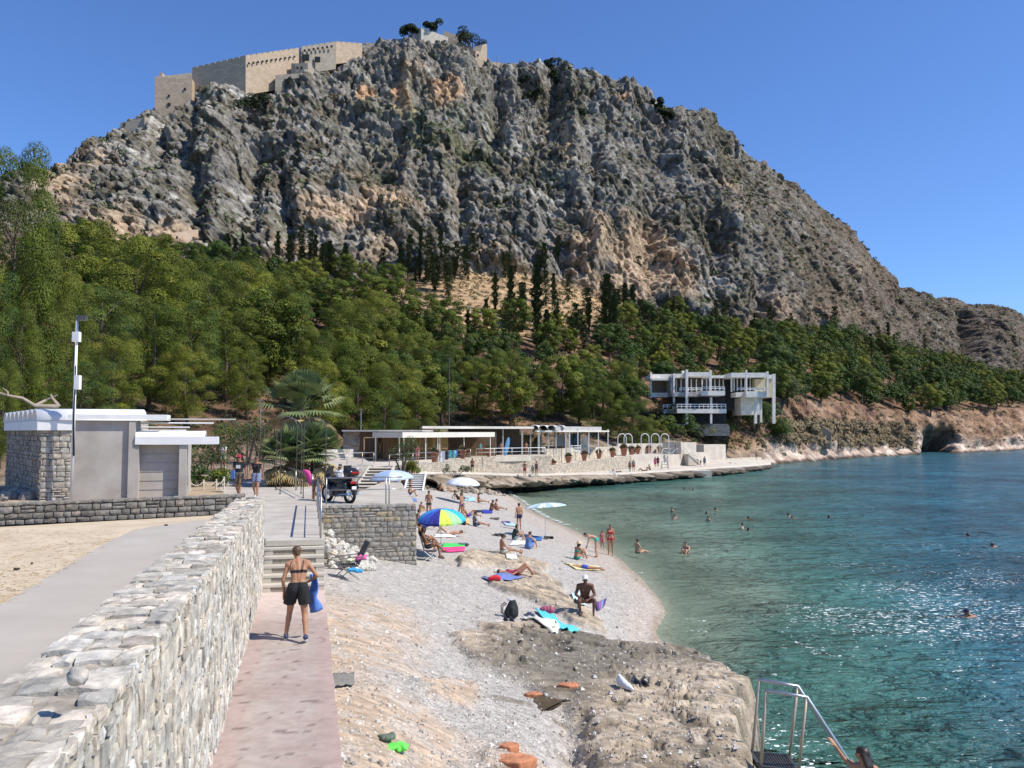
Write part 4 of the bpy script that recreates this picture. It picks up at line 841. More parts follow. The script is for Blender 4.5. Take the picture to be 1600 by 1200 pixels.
wall_run('right_ramp_wall', [(984, 126.2), (1015, 131), (1030, 134)], 1.35, [3.35, 3.0, 1.6], .35, M_bw, 'end of the stone ramp wall sloping down to the right')
deckpoly = [A(584, 70.4, 4), A(606, 71.4, 4), A(684, 80.4, 4), A(742, 98.4, 4), A(862, 105.4, 4), A(854, 109.6, 4), A(966, 128, 4), A(985, 145, 4), A(700, 128, 4), A(560, 104, 4), A(520, 86, 4)]
poly_sheet('cafe_terrace', deckpoly, 3.98, M_quay, .6)
poly_sheet('side_terrace', [A(470, 62.4, 4.2), A(500, 66.4, 4.2), A(583, 70.4, 4.2), A(560, 100, 4.2), A(470, 82, 4.2)], 4.22, M_slab, .5)
ramp = [A(862, 105.5, 2.7), A(918, 113.3, 3.0), A(984, 126.3, 3.3), A(966, 128, 3.4), A(905, 117, 3.0), A(854, 109.5, 2.7)]
b_ = MB(); b_.add([tuple(p) for p in ramp], [(0, 1, 2, 3, 4, 5)]); tag(b_.build('ramp', M_quay), kind='structure')
RT = [A(984, 126.3, 3.3), A(1034, 133, 3.3), A(1064, 138, 3.3), A(1110, 152, 3.3), A(1000, 150, 3.3), A(966, 129, 3.3)]
poly_sheet('right_terrace', RT, 3.3, M_quay, 2.4)
poly_sheet('low_deck', [A(1034, 132.8, 1.6), A(1064, 138, 1.6), A(1075, 141, 1.6), A(1118, 153, 1.6), A(1190, 175, 1.6), A(1140, 180, 1.6), A(1060, 160, 1.6)], 1.62, M_quay, 1.2)
wall_run('terrace_back_wall', [(966, 134), (1000, 140), (1056, 146)], 3.2, [5.1, 5.05, 5.0], .4, M_quay, 'low pale wall at the back of the right terrace behind the pots')
wall_run('end_wall', [(1064, 138.2), (1088, 143)], 1.7, [5.3, 5.2], 3.4, M_quay, 'pale rendered block at the end of the right terrace')
wall_run('shelter_wall', [(1100, 155), (1134, 160)], 1.6, [4.6, 4.6], 2.4, M_quay, 'small pale concrete box by the red slope past the terrace stairs')
def stairs(name, px0, d0, z0, px1, d1, z1, n_, width, label, side=1, m=M_quay, dark=M_dark, stringer=True):
    """steps rising from (px0, d0, z0) to (px1, d1, z1)"""
    a, b = A(px0, d0, z0), A(px1, d1, z1); root = empty(name, a, 0, label, 'steps'); run = (b-a); h = run.z/n_; flat_ = Vector((run.x, run.y, 0)); f = flat_/n_; fd = flat_.normalized(); w = Vector((fd.y, -fd.x, 0))*width/2
    M4 = []
    for k in range(n_):
        mb = MB(); o_ = f*k; z = h*(k+1)
        q = [o_-w, o_+w, o_+w+f*1.15, o_-w+f*1.15]; mb.add([p+Vector((0, 0, z-.06)) for p in q]+[p+Vector((0, 0, z)) for p in q], [(3, 2, 1, 0), (4, 5, 6, 7), (0, 1, 5, 4), (1, 2, 6, 5), (2, 3, 7, 6), (3, 0, 4, 7)])
        mb.build('tread', m, root)
    mb = MB()
    for k in range(n_):
        q = [f*(k+.25)-w*.98, f*(k+.25)+w*.98, f*(k+1.2)+w*.98, f*(k+1.2)-w*.98]; mb.add([p+Vector((0, 0, -.2)) for p in q]+[p+Vector((0, 0, h*(k+1)-.062)) for p in q], [(3, 2, 1, 0), (4, 5, 6, 7), (0, 1, 5, 4), (1, 2, 6, 5), (2, 3, 7, 6), (3, 0, 4, 7)])
    mb.build('riser', dark, root)
    if stringer:
        for s_ in (-1, 1):
            mb = MB(); mb.bar(w*s_*1.03+Vector((0, 0, .05)), flat_+w*s_*1.03+Vector((0, 0, run.z+.05)), .12, .3); mb.build('stringer', m, root)
    return root
stairs('cafe_stairs', 574, 61, 2.55, 597, 70, 4.0, 8, 2.0, 'stone stairs climbing from the beach up to the cafe terrace behind the motorbike', m=M_quay, dark=mat('riser_brown', (.16, .12, .08), (.2, .15, .1)))
stairs('beach_stairs', 646, 69.5, 1.9, 652, 73.5, 3.3, 9, 1.5, 'pale metal stairs from the pebble beach up to the quay beside the rock', m=M_white)
stairs('terrace_stairs', 1090, 139, 1.62, 1072, 138.2, 3.3, 9, 1.6, 'concrete stairs with a railing at the end of the right terrace', m=M_quay, dark=M_quay)
p0, p1 = A(1090, 138.2, 1.62), A(1066, 137.2, 3.3)
# railings of the terraces
rl = [A(500, 66.2, 4.25), A(542, 68.2, 4.25), A(566, 69.2, 4.25), A(584, 70.2, 4.25)]
railing(rl, rl, 'railing on the pale block wall left of the cafe stairs', 1.0, r=.025)
rl = [A(608, 71.6, 4.0), A(645, 75.9, 4.03), A(684, 80.6, 4.05), A(712, 87, 4.05), A(735, 94, 4.05)]
railing(rl, rl, 'railing along the cafe terrace edge hung with towels', 1.0, r=.03)
rl = [A(744, 98.4, 4.0), A(772, 100.5, 4.0), A(800, 102.5, 4.0), A(826, 104, 4.0), A(852, 106, 4.0)]
railing(rl, rl, 'pale railing on the tall stone wall above the quay', 1.0, r=.03, m=M_white)
rl = [A(1036, 133.4, 3.3), A(1047, 135.2, 3.3), A(1058, 137.2, 3.3), A(1066, 138.2, 3.3)]
railing(rl, rl, 'thin railing at the right end of the sunlit terrace', 1.0, r=.03)
rl = [A(1068, 137.5, 3.3), A(1079, 137.9, 2.5), A(1091, 138.3, 1.7)]
railing(rl, rl, 'sloping handrail beside the terrace stairs', 1.0, r=.03)
# pots
def plant_tuft(mb, c, r, n_, up=1.0, w=.03, rr=rs):
    c = Vector(c)
    for k in range(n_):
        a = rr.uniform(0, 6.283); e_ = rr.uniform(.1, 1.2); l = r*rr.uniform(.6, 1.1); d = Vector((math.cos(a)*math.sin(e_), math.sin(a)*math.sin(e_), math.cos(e_)*up)); s_ = Vector((-math.sin(a), math.cos(a), 0))*w*r*3
        m1 = c+d*l*.55; t_ = c+d*l-Vector((0, 0, l*.25*math.sin(e_)))
        mb.add([c-s_*.3, c+s_*.3, m1+s_, t_, m1-s_], [(0, 1, 2, 3, 4)])
def make_pot():
    root = empty('potted_plant'); m = MB(); m.lathe([(.24, 0), (.27, .05), (.42, .85), (.50, .9), (.50, 1.02), (.43, 1.02), (.40, .9), (0.05, .88)], n=18); m.build('pot', M_terra, root, True)
    m = MB(); plant_tuft(m, (0, 0, .9), .75, 160, w=.05)
    for k in range(10): plant_tuft(m, (rs.uniform(-.25, .25), rs.uniform(-.25, .25), 1.1), .45, 26, w=.06)
    m.build('foliage', M_olive, root); return root
pot = make_pot(); first = True
PT = [(863, 106.5, 2.05, .95, 'leftmost of the large terracotta pots, standing in the angle below the pavilion wall'), (888, 111, 2.75, .95, 'second large terracotta pot along the ramp in front of the bright wall'), (913, 114.5, 2.95, .95, 'third large terracotta pot along the ramp in front of the bright wall'), (936, 118.8, 3.1, .95, 'fourth large terracotta pot, above the dark wooden box'), (957, 122.8, 3.25, .95, 'fifth large terracotta pot, last but one on the ramp'),
      (975, 126.5, 3.3, 1.25, 'biggest bushy terracotta pot where the ramp meets the right terrace'), (987, 133, 3.3, .95, 'terracotta pot just right of the biggest bushy pot'), (997, 138, 3.3, .95, 'terracotta pot by the seated group under the first arch'), (1014, 141, 3.3, .95, 'terracotta pot at the low wall under the middle arches'), (1031, 142, 3.3, .9, 'terracotta pot under the fourth steel arch'), (1046, 142, 3.3, .85, 'rightmost terracotta pot beside the deck chair')]
PT2 = [(679, 80.5, 4.05, .95, 'terracotta pot on the cafe terrace left of the hanging towels'), (723, 91, 4.05, .95, 'terracotta pot on the cafe terrace right of the hanging towels'), (764, 101, 4.0, .95, 'slim terracotta pot at the terrace corner by the blue board')]
for px, d, z, s_, lab in PT+PT2:
    o = pot if first else copy_tree(pot); first = False; o.location = A(px, d, z); o.rotation_euler.z = rs.uniform(0, 6); o.scale = (s_,)*3; tag(o, lab, 'potted plant', 'large terracotta pots along the terraces')
# steel arches
def make_arch(w, h, r, m):
    root = empty('garden_arch'); pts = [(-w/2, 0, 0)]+[(-w/2*math.cos(a), 0, h-w/2+w/2*math.sin(a)) for a in np.linspace(0, math.pi, 13)]+[(w/2, 0, 0)]
    t_ = MB(); t_.tube(pts, r, 8); t_.build('hoop', m, root, True)
    for s_ in (-1, 1): t_ = MB(); t_.lathe([(r*2.4, 0), (r*2.4, .03), (r*1.2, .05)], (s_*w/2, 0, 0), 8); t_.build('foot', m, root)
    return root
ar = make_arch(1.5, 3.6, .07, M_white); 
for k, (px, d, lab) in enumerate(((972, 131, 'leftmost white steel arch over the sunlit terrace'), (981.5, 133, 'second white steel arch, just beside the leftmost'), (1008, 139, 'middle white steel arch behind the terracotta pots'), (1024, 138, 'fourth white steel arch beside the pine'), (1039, 137, 'rightmost white steel arch over the terrace'))):
    o = ar if k == 0 else copy_tree(ar); o.location = A(px, d, 3.3); o.scale = (.92, 1, .95); tag(o, lab, 'arch', 'white steel arches on the right terrace'); o.rotation_euler.z = .15
ar = make_arch(.95, 3.35, .02, M_dsteel)
for k, (px, d, z, s_, lab) in enumerate(((362, 52, 4.3, 1.0, 'leftmost dark steel arch behind the walking couple'), (378, 50.5, 4.3, 1.0, 'dark steel arch second from the left by the shrubs'), (399, 47, 4.3, 1.0, 'dark steel arch just left of the palm'), (415, 45, 4.3, .97, 'dark steel arch at the left edge of the palm fronds'), (447, 38.5, 4.3, 1.02, 'tall dark steel arch in front of the palm crown'), (454, 36, 4.3, .98, 'dark steel arch overlapping the tall one before the palm'), (491, 33.8, 4.3, .98, 'rightmost dark steel arch, by the landing with the motorbike'))):
    o = ar if k == 0 else copy_tree(ar); o.location = A(px, d, z); o.scale = (.95*s_, 1, s_); o.rotation_euler.z = .2; tag(o, lab, 'arch', 'dark steel arches over the promenade')
# ---------------------------------------------------------------- cafe
M_canvas = mat('cream_canvas', (.66, .62, .54), (.73, .69, .61), 1, .85, .1, 6, dist=.01)
M_reed = mat('reed_screen', (.34, .24, .11), (.50, .37, .18), 4, .9, .4, 30, stretch=(6, 6, .6))
M_pine = mat('pine_timber', (.50, .33, .15), (.58, .40, .2), 4, .7)
M_tile = mat('roof_grey', (.42, .41, .39), (.52, .50, .47), 1.5, .85, .3, 10)
M_blue = mat('blue_cloth', (.10, .28, .50), (.16, .36, .58), 2, .8)
cafe = empty('cafe_building', A(640, 92, 4.0), 0, 'low cafe with brown panels, reed screens and a flat pale roof on the terrace', 'building'); CO = Vector(cafe.location)
def cb(mb, px0, px1, d0, d1, z0, z1, o=None):
    """box between two photo columns"""
    o = CO if o is None else o; q = []
    for px, dd in ((px0, d0), (px1, d0), (px1, d1), (px0, d1)):
        p = A(px, d0, (z0+z1)/2); q.append((p.x-o.x, dd-o.y))
    mb.prism(q, z0-o.z, z1-o.z); return mb
def part(name, m, root, *boxes, sm=False):
    mb = MB(); o = Vector(root.location) if root.parent is None else CO
    for b in boxes: cb(mb, *b, o=o)
    return mb.build(name, m, root, sm)
part('back_wall', M_wood, cafe, (562, 590, 90, 100, 4.0, 7.05), (640, 775, 104, 106, 4.0, 7.0))
part('side_wall', M_bw3, cafe, (536, 562, 91, 100, 4.0, 7.0))
part('roof', M_tile, cafe, (534, 660, 89.5, 105, 7.05, 7.22))
part('column', M_wood, cafe, (599, 607, 88, 89, 4.0, 6.6))
part('column', M_wood, cafe, (578, 586, 87, 88.4, 4.0, 4.9))
for a, b in ((609, 641), (643, 667), (668, 700)): part('reed_screen', M_reed, cafe, (a, b, 92+(a-609)*.05, 92.1+(a-609)*.05, 4.1, 6.3))
fr = MB(); o_ = CO
for a, b in ((569, 586), (588, 599)):
    p = [A(a, 89, 4.1)-o_, A(a, 89, 6.4)-o_, A(b, 89, 6.4)-o_, A(b, 89, 4.1)-o_]; [fr.bar(p[i], p[(i+1) % 4], .10) for i in range(4)]
p = [A(588, 88.9, 4.1)-o_, A(599, 88.9, 6.4)-o_, A(588, 88.9, 6.4)-o_, A(599, 88.9, 4.1)-o_]; fr.bar(p[0], p[1], .06); fr.bar(p[2], p[3], .06)
for a in range(612, 700, 11): fr.bar(A(a, 91, 4.1)-o_, A(a, 91, 6.4)-o_, .07)
for z in (4.2, 5.2, 6.4): fr.bar(A(609, 91, z)-o_, A(700, 91, z)-o_, .07)
fr.build('timber_frame', M_pine, cafe)
canopy = empty('canopy', A(640, 88, 4.0), 0, 'long flat cream canopy on thin posts in front of the cafe', 'canopy')
cvo = Vector(canopy.location); m = MB()
q0 = [A(582, 85.5, 7), A(629, 83, 7), A(773, 99, 7), A(740, 106, 7), A(600, 92, 7)]; n_ = 5
m.add([(p.x-cvo.x, p.y-cvo.y, 6.42-4+.0) for p in q0]+[(p.x-cvo.x, p.y-cvo.y, (6.98 if i in (1, 2) else 6.98)-4) for i, p in enumerate(q0)], [(4, 3, 2, 1, 0), (5, 6, 7, 8, 9)]+[(i, (i+1) % 5, 5+(i+1) % 5, 5+i) for i in range(5)]); m.build('awning', M_canvas, canopy)
for px, d in ((587, 85.2), (624, 83.2), (631, 83.5), (665, 87.5), (684, 89.5), (687, 90), (725, 94), (766, 98.5)): rib('post', M_white, canopy, lambda mm: mm.tube([A(px, d, 4.0)-cvo, A(px, d, 6.5)-cvo], .055, 6))
pav = empty('open_pavilion', A(800, 112, 3.98), 0, 'open beach pavilion with vaulted roof ends on slim white posts', 'pavilion'); PVO = Vector(pav.location)
m = MB(); q0 = [A(660, 101, 7), A(834, 108.5, 7), A(842, 122, 7), A(655, 112, 7)]; m.add([(p.x-PVO.x, p.y-PVO.y, z-PVO.z) for z, zs in ((7.42, 0), (7.72, 1)) for p in q0], [(3, 2, 1, 0), (4, 5, 6, 7)]+[(i, (i+1) % 4, 4+(i+1) % 4, 4+i) for i in range(4)]); m.build('roof', M_canvas, pav)
m = MB(); q0 = [A(874, 110.5, 7), A(952, 119, 7), A(948, 126, 7), A(835, 120, 7), A(836, 109.2, 7)]; m.add([(p.x-PVO.x, p.y-PVO.y, z-PVO.z) for z in (7.0, 7.22) for p in q0], [(4, 3, 2, 1, 0), (5, 6, 7, 8, 9)]+[(i, (i+1) % 5, 5+(i+1) % 5, 5+i) for i in range(5)]); m.build('roof', M_canvas, pav)
m = MB(); q0 = [A(868, 110, 7), A(940, 118, 7), A(935, 124, 7), A(845, 119, 7)]; m.add([(p.x-PVO.x, p.y-PVO.y, z-PVO.z) for z in (7.23, 7.75) for p in q0], [(3, 2, 1, 0), (4, 5, 6, 7)]+[(i, (i+1) % 4, 4+(i+1) % 4, 4+i) for i in range(4)]); m.build('roof_deck', M_tile, pav)
for k in range(4):
    m = MB(); o0 = A(828+13.4*k, 108.6+.75*k, 7.45)-PVO; vault(m, o0, Vector((.1, .995, 0)), Vector((-1, .1, 0)), 12, 1.15, .42, .07); m.build('roof_vault', M_vault, pav, True)
for px, d, m_, w in ((816, 108, M_tile, .22), (829, 109, M_tile, .16), (842, 109.6, M_tile, .3), (857, 110.4, M_tile, .2), (869, 111, M_tile, .16), (884, 112, M_white, .12), (890, 112.5, M_white, .16), (903, 113.6, M_white, .13), (920, 115.6, M_white, .13), (935, 117.4, M_white, .13), (950, 119, M_white, .13), (786, 107, M_white, .1), (846, 118, M_white, .12), (866, 119, M_white, .12)):
    rib('post', m_, pav, lambda mm: mm.bar(A(px, d, 3.98)-PVO, A(px, d, 7.42)-PVO, w))
part('bar_counter', M_wood, pav, (852, 884, 114, 115, 3.98, 5.0))
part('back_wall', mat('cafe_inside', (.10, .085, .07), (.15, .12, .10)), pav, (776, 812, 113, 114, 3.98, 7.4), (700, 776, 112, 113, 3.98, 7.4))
part('mural_wall', mat('mural', (.45, .34, .10), (.04, .05, .06), 1.6, .8, detail=3), pav, (806, 846, 121, 121.4, 3.98, 6.6))
part('white_screen', M_white, pav, (868, 885, 121, 121.3, 4.6, 6.6)); part('white_screen', M_white, pav, (909, 918, 120, 120.2, 4.3, 6.4))
part('blue_screen', mat('blue_screen', (.03, .07, .13), (.16, .22, .28), 1.4, .8, detail=2), pav, (891, 907, 120, 120.3, 4.0, 6.8))
m = MB(); [m.bar(A(892, 113.4, z)-PVO, A(907, 114.8, z)-PVO, .09) for z in (4.4, 4.8, 5.1)]; m.bar(A(892, 113.4, 4.0)-PVO, A(892, 113.4, 5.1)-PVO, .1); m.bar(A(907, 114.8, 4.0)-PVO, A(907, 114.8, 5.1)-PVO, .1); m.build('low_fence', M_white, pav)
# terrace furniture: long bench, boards, towels
bn = empty('long_bench', A(530, 82.5, 5.25), 0, 'long dark bench on the upper block wall left of the cafe', 'bench'); rib('seat', M_wood, bn, lambda m: m.box(-2.9, 1.9, 0, .5, .42, .5)); [rib('leg', M_wood, bn, lambda m: m.box(x, x+.12, .05, .45, 0, .42)) for x in (-2.8, -.6, 1.7)]
for k, (px, d, c, lab) in enumerate(((690, 82, (.75, .77, .78), 'white towel hanging on the terrace railing'), (697, 83.6, (.05, .055, .07), 'black towel hanging between the white and teal ones'), (706, 85.6, (.10, .38, .40), 'teal striped towel hanging on the terrace railing'), (712, 87.2, (.07, .18, .42), 'small blue towel hanging on the terrace railing'))):
    b = MB(); p = A(px, d, 5.1); w = [.32, .25, .38, .22][k]; n_ = 7; vs = []
    for j in range(6):
        for i in range(n_): vs.append((p.x-w+2*w*i/(n_-1), p.y-.12+.03*math.sin(i*2+k), p.z-.03-(1.0-.12*k)*j/5+(0 if j else .03)))
    b.add(vs, [(j*n_+i, j*n_+i+1, (j+1)*n_+i+1, (j+1)*n_+i) for j in range(5) for i in range(n_-1)]); b.add([(v[0], v[1]-.012, v[2]) for v in vs], [(j*n_+i, (j+1)*n_+i, (j+1)*n_+i+1, j*n_+i+1) for j in range(5) for i in range(n_-1)])
    tag(b.build('towel', mat('towel_c%d' % k, c, tuple(x*1.2 for x in c), 4, .9)), lab, 'towel', 'towels on the terrace railing')
b = MB(); b.sphere((0, 0, 1.2), 1.0, 12, 16, (.28, .05, 1.2)); bo = b.build('surfboard', M_blue, None, True); bo.location = A(789, 103, 4.0); bo.rotation_euler = (0, .2, .2); tag(bo, 'blue board leaning upright behind the terrace railing', 'board')
lad = empty('swimming_ladder', A(957, 111.2, 1.3), 0, 'white swimming ladder leaning from the quay down into the sea', 'ladder')
for s_ in (-.28, .28): rib('rail', M_white, lad, lambda m: m.tube([(s_, .5, .0), (s_, .3, .75), (s_, -.1, .6), (s_+.8, -1.5, -2.0)], .05, 6))
for k in range(5): rib('rung', M_white, lad, lambda m: m.bar((-.28+.19*k+.1, -.35-.28*k, .2-.5*k), (.28+.19*k+.1, -.35-.28*k, .2-.5*k), .08))
lad = empty('lifeguard_stand', A(1039, 126, 1.25), 0, 'low steel ladder frame standing on the quay edge', 'ladder')
for s_ in (-.42, .42): rib('leg', M_steel, lad, lambda m: m.tube([(s_*1.3, -.2, 0), (s_, -.1, 1.25)], .045, 6)); rib('leg', M_steel, lad, lambda m: m.tube([(s_*1.3, .5, 0), (s_, .1, 1.25)], .045, 6))
for z in (.35, .8, 1.25): rib('rung', M_steel, lad, lambda m: m.bar((-.5, -.12, z), (.5, -.12, z), .07))
for k, (px0, px1, d, z) in enumerate(((1032, 1052, 123, .9), (1062, 1112, 127.5, 1.0), (1112, 1128, 132, .8), (1138, 1164, 141, .8), (1172, 1193, 154, .45))):
    b = MB(); cb(b, px0, px1, d, d+6, -.6, z, o=Vector((0, 0, 0))); tag(b.build('bathing_platform', M_quay), ['small concrete ledge below the ladder frame', 'long dark-faced concrete bathing platform on the rocks', 'narrow concrete block between the long platforms', 'bathing platform at the water below the standing pair', 'outermost low concrete platform near the red shore'][k], 'platform')
dk = empty('deck_chair', A(1047, 133.5, 3.3), 0, 'pale deck chair at the edge of the right terrace', 'deck chair'); rib('seat', M_white, dk, lambda m: m.bar((-.7, 0, .35), (.35, 0, .3), .6, .06)); rib('backrest', M_white, dk, lambda m: m.bar((.35, 0, .3), (.95, 0, .95), .6, .06)); [rib('leg', M_steel, dk, lambda m: m.tube([(x, y, 0), (x, y, .33)], .03, 6)) for x in (-.6, .3) for y in (-.25, .25)]
# ---------------------------------------------------------------- white modernist building
vil = empty('derelict_building', A(1100, 172, 8), 0, 'derelict white three storey concrete building with balconies on tall pillars', 'building'); VO = Vector(vil.location)
M_vw = mat('weathered_white', (.68, .64, .56), (.88, .84, .76), 1.0, .85, .3, 5, detail=10, dist=.03)
M_vd = mat('stained_white', (.22, .20, .18), (.55, .53, .5), 1.6, .9, detail=10)
M_yel = mat('yellow_panel', (.62, .52, .30), (.68, .58, .38), 1, .8)
def Vz(y, d=170): return zrow(1100, y, d)
def vp(name, m, *bx): return part(name, m, vil, *bx)
d = 168
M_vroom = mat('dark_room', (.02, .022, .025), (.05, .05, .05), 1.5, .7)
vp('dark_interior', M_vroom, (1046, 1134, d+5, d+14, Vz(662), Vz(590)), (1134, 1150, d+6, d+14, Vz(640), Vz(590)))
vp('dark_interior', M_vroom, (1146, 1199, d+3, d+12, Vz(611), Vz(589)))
vp('roof_slab', M_vw, (1072, 1108, d, d+14, Vz(589), Vz(582.5)), (1052, 1072, d+2, d+14, Vz(590), Vz(584)))
vp('roof_slab', M_vw, (1018, 1051, d+5, d+14, Vz(590), Vz(583)), (1018, 1048, d+2.5, d+5, Vz(594), Vz(591)))
vp('roof_slab', M_vw, (1111, 1143, d+3, d+14, Vz(590), Vz(586)))
vp('roof_slab', M_vw, (1143, 1198, d-1, d+12, Vz(591), Vz(584)), (1198, 1209, d+1, d+12, Vz(592), Vz(586)))
vp('balcony', M_vw, (1052, 1096, d-.5, d+5, Vz(620), Vz(613.5)))
vp('balcony', M_vw, (1096, 1133, d-1.8, d+5, Vz(619), Vz(612)))
vp('balcony', M_vw, (1018, 1052, d+4, d+9, Vz(620), Vz(613)))
vp('balcony', M_vw, (1058, 1135, d-1.5, d+5, Vz(646), Vz(639.5)))
vp('balcony', M_vd, (1037, 1058, d+.5, d+5, Vz(646), Vz(640)))
vp('balcony', M_vw, (1166, 1201, d-2.5, d+3, Vz(622), Vz(613)), (1150, 1166, d-1, d+3, Vz(621), Vz(614)))
vp('stained_wall', M_vd, (1054, 1096, d-.62, d-.5, Vz(620), Vz(613.8)), (1048, 1054, d+1, d+6, Vz(620), Vz(590)))
vp('drum_wall', M_vw, (1158, 1187, d+1, d+8, Vz(648), Vz(622)))
vp('yellow_wall', M_yel, (1180, 1196, d+.6, d+3, Vz(612), Vz(593)))
vp('yellow_wall', M_yel, (1199.5, 1208, d+1.2, d+10, Vz(621), Vz(592)))
vp('inner_wall', mat('tan_inside', (.30, .22, .15), (.38, .28, .2)), (1019, 1047, d+8, d+9, Vz(612), Vz(592)))
for px, y0, y1, dd, w in ((1073, 663, 579, d-.8, .5), (1110, 612, 581, d-2.2, .45), (1111, 662, 622, d-1.2, .4), (1166, 613, 581, d-2.8, .35), (1199, 622, 583, d-2.8, .4), (1209, 662, 586, d-1, .55), (1180.5, 662, 622, d-1.5, .5), (1189, 660, 622, d+3, .4), (1017, 622, 580, d+4, .35), (1053, 640, 584, d+1, .4), (1038, 660, 646, d+2, .4), (1143, 613, 590, d, .3)):
    rib('column', M_vw, vil, lambda m: m.bar(A(px, dd, Vz(y0))-VO, A(px, dd, Vz(y1))-VO, w))
for a, b, y0, y1, dd in ((1062, 1096, 612, 607, d-.4), (1097, 1132, 611, 606, d-1.7), (1036, 1058, 639, 633, d+.6), (1058, 1134, 639, 632.5, d-1.4), (1152, 1199, 612, 608, d-2.3)):
    m = MB()
    for y in (y1, (y0+y1)/2): m.bar(A(a, dd, Vz(y))-VO, A(b, dd, Vz(y))-VO, .13)
    k = a
    while k <= b+.1: m.bar(A(k, dd, Vz(y0))-VO, A(k, dd, Vz(y1))-VO, .12); k += (b-a)/max(2, round((b-a)/7))
    m.build('balcony_rail', M_white, vil)
for px, y0, y1 in [(k, 611, 591) for k in (1057, 1064, 1080, 1088, 1097, 1104, 1117, 1124, 1130)]: rib('window_frame', M_vw, vil, lambda m: m.bar(A(px, d+4.9, Vz(y0))-VO, A(px, d+4.9, Vz(y1))-VO, .2))
for px in (1147, 1152, 1158, 1164, 1172, 1178): rib('window_frame', M_vw, vil, lambda m: m.bar(A(px, d+2.5, Vz(611))-VO, A(px, d+2.5, Vz(591))-VO, .22))
rib('roof_box', M_vw, vil, lambda m: cb(m, 1066, 1069.5, d+3, d+4, Vz(584), Vz(578.5), o=VO))
vp('floor_slab', M_vd, (1040, 1138, d+2, d+14, Vz(664.5), Vz(662.5)))
wall_run('building_footing', [(1085, 168.5), (1140, 171)], Vz(681), Vz(664.6), 6, blockwork('footing', (.34, .31, .26), 1.2), 'rough stone footing wall under the derelict white building')
# ---------------------------------------------------------------- fortress on the ridge
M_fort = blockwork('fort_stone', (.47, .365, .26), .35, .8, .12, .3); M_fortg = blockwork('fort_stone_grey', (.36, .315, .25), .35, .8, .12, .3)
def fort(name, segs, label, thick=6, holes=(), m=M_fort, merlon=0, cat='fortress wall'):
    """segs: list of (px, y_top, y_bottom, depth)"""
    o = Vector(W(*segs[0][:2], segs[0][3])); o.z = W(segs[0][0], segs[0][2], segs[0][3]).z; root = empty(name, o, 0, label, cat)
    b = MB(); P = [(W(px, yt, d), W(px, yb, d)) for px, yt, yb, d in segs]
    for i in range(len(P)-1):
        (a, c), (b2, d2) = P[i], P[i+1]; e_ = (b2-a); w = Vector((-e_.y, e_.x, 0)).normalized()*thick; w = w if w.y > 0 else -w
        vs = [c, a, d2, b2]; vs = [v-o for v in vs]; vs[0] = vs[0]-Vector((0, 0, 5)); vs[2] = vs[2]-Vector((0, 0, 5)); vs += [v+w for v in vs]
        b.add(vs, [(0, 2, 3, 1), (4, 5, 7, 6), (1, 3, 7, 5), (0, 4, 6, 2), (0, 1, 5, 4), (2, 6, 7, 3)])
    b.build('rampart', m, root)
    if merlon:
        b = MB()
        for i in range(len(P)-1):
            a, c = P[i][0]-o, P[i+1][0]-o; L_ = (c-a).length; n_ = max(1, int(L_/merlon)); w = Vector((-(c-a).y, (c-a).x, 0)).normalized()*1.2; w = w if w.y > 0 else -w
            for k in range(n_):
                p, q = a.lerp(c, (k+.05)/n_), a.lerp(c, (k+.88)/n_); vs = [p-Vector((0, 0, .3)), p+Vector((0, 0, .5)), q-Vector((0, 0, .3)), q+Vector((0, 0, .5))]; vs += [v+w for v in vs]; b.add(vs, [(0, 2, 3, 1), (4, 5, 7, 6), (1, 3, 7, 5), (0, 1, 5, 4), (2, 6, 7, 3)])
        b.build('parapet', m, root)
    for a in holes:
        for px, py, d, s_ in a: b = MB(); p = W(px, py, d)-o; b.box(p.x-s_, p.x+s_, p.y-.25, p.y+.3, p.z-s_, p.z+s_); b.build('gun_port', M_dark, root)
    return root
f1 = [(386+72/11*k, 101-.95*k+0, 0, .45) for k in range(12)]
def dline(px, pts): return float(np.interp(px, [p[0] for p in pts], [p[1] for p in pts]))
D1 = [(246, 352), (300, 358), (384, 350), (466, 372), (525, 392), (565, 388)]
fort('bastion', [(242, 119, 164, 350), (300, 123, 162, 352)], 'sloping end bastion at the far left of the hilltop fortress', 14, [[(264, 149.5, 350.6, .4), (289, 139, 351.4, .4), (264, 163, 350.6, .6)]])
fort('corner_turret', [(249, 112, 121, 351), (254, 114, 121, 351)], 'small pale sentry turret on the tip of the bastion', 2, cat='turret')
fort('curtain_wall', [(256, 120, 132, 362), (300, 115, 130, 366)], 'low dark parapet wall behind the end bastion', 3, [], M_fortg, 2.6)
holes = [[(310+11.2*k, 118-1.95*k, 356.6-.75*k, .36) for k in range(7)]]
fort('long_rampart', [(300, 107, 150, 357), (384, 88, 130, 349.5)], 'tall left stretch of the golden rampart below the sky', 8, holes, M_fort, 3.0)
fort('long_rampart', [(384, 88, 131, 349.5), (467, 76, 118, 372)], 'sunlit right stretch of the golden rampart, with a row of gun ports', 8, [[(389+7.1*k, 99-1.05*k, 349.9+1.93*k, .36) for k in range(11)]], M_fort, 3.0)
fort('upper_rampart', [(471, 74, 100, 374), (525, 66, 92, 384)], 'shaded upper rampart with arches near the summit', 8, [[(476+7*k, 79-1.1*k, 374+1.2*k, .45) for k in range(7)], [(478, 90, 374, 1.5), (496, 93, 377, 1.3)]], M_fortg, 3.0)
fort('upper_rampart', [(525, 66, 84, 384), (566, 69, 80, 396)], 'sunlit end of the upper rampart disappearing behind the summit rocks', 6, [], M_fort, 3.0)
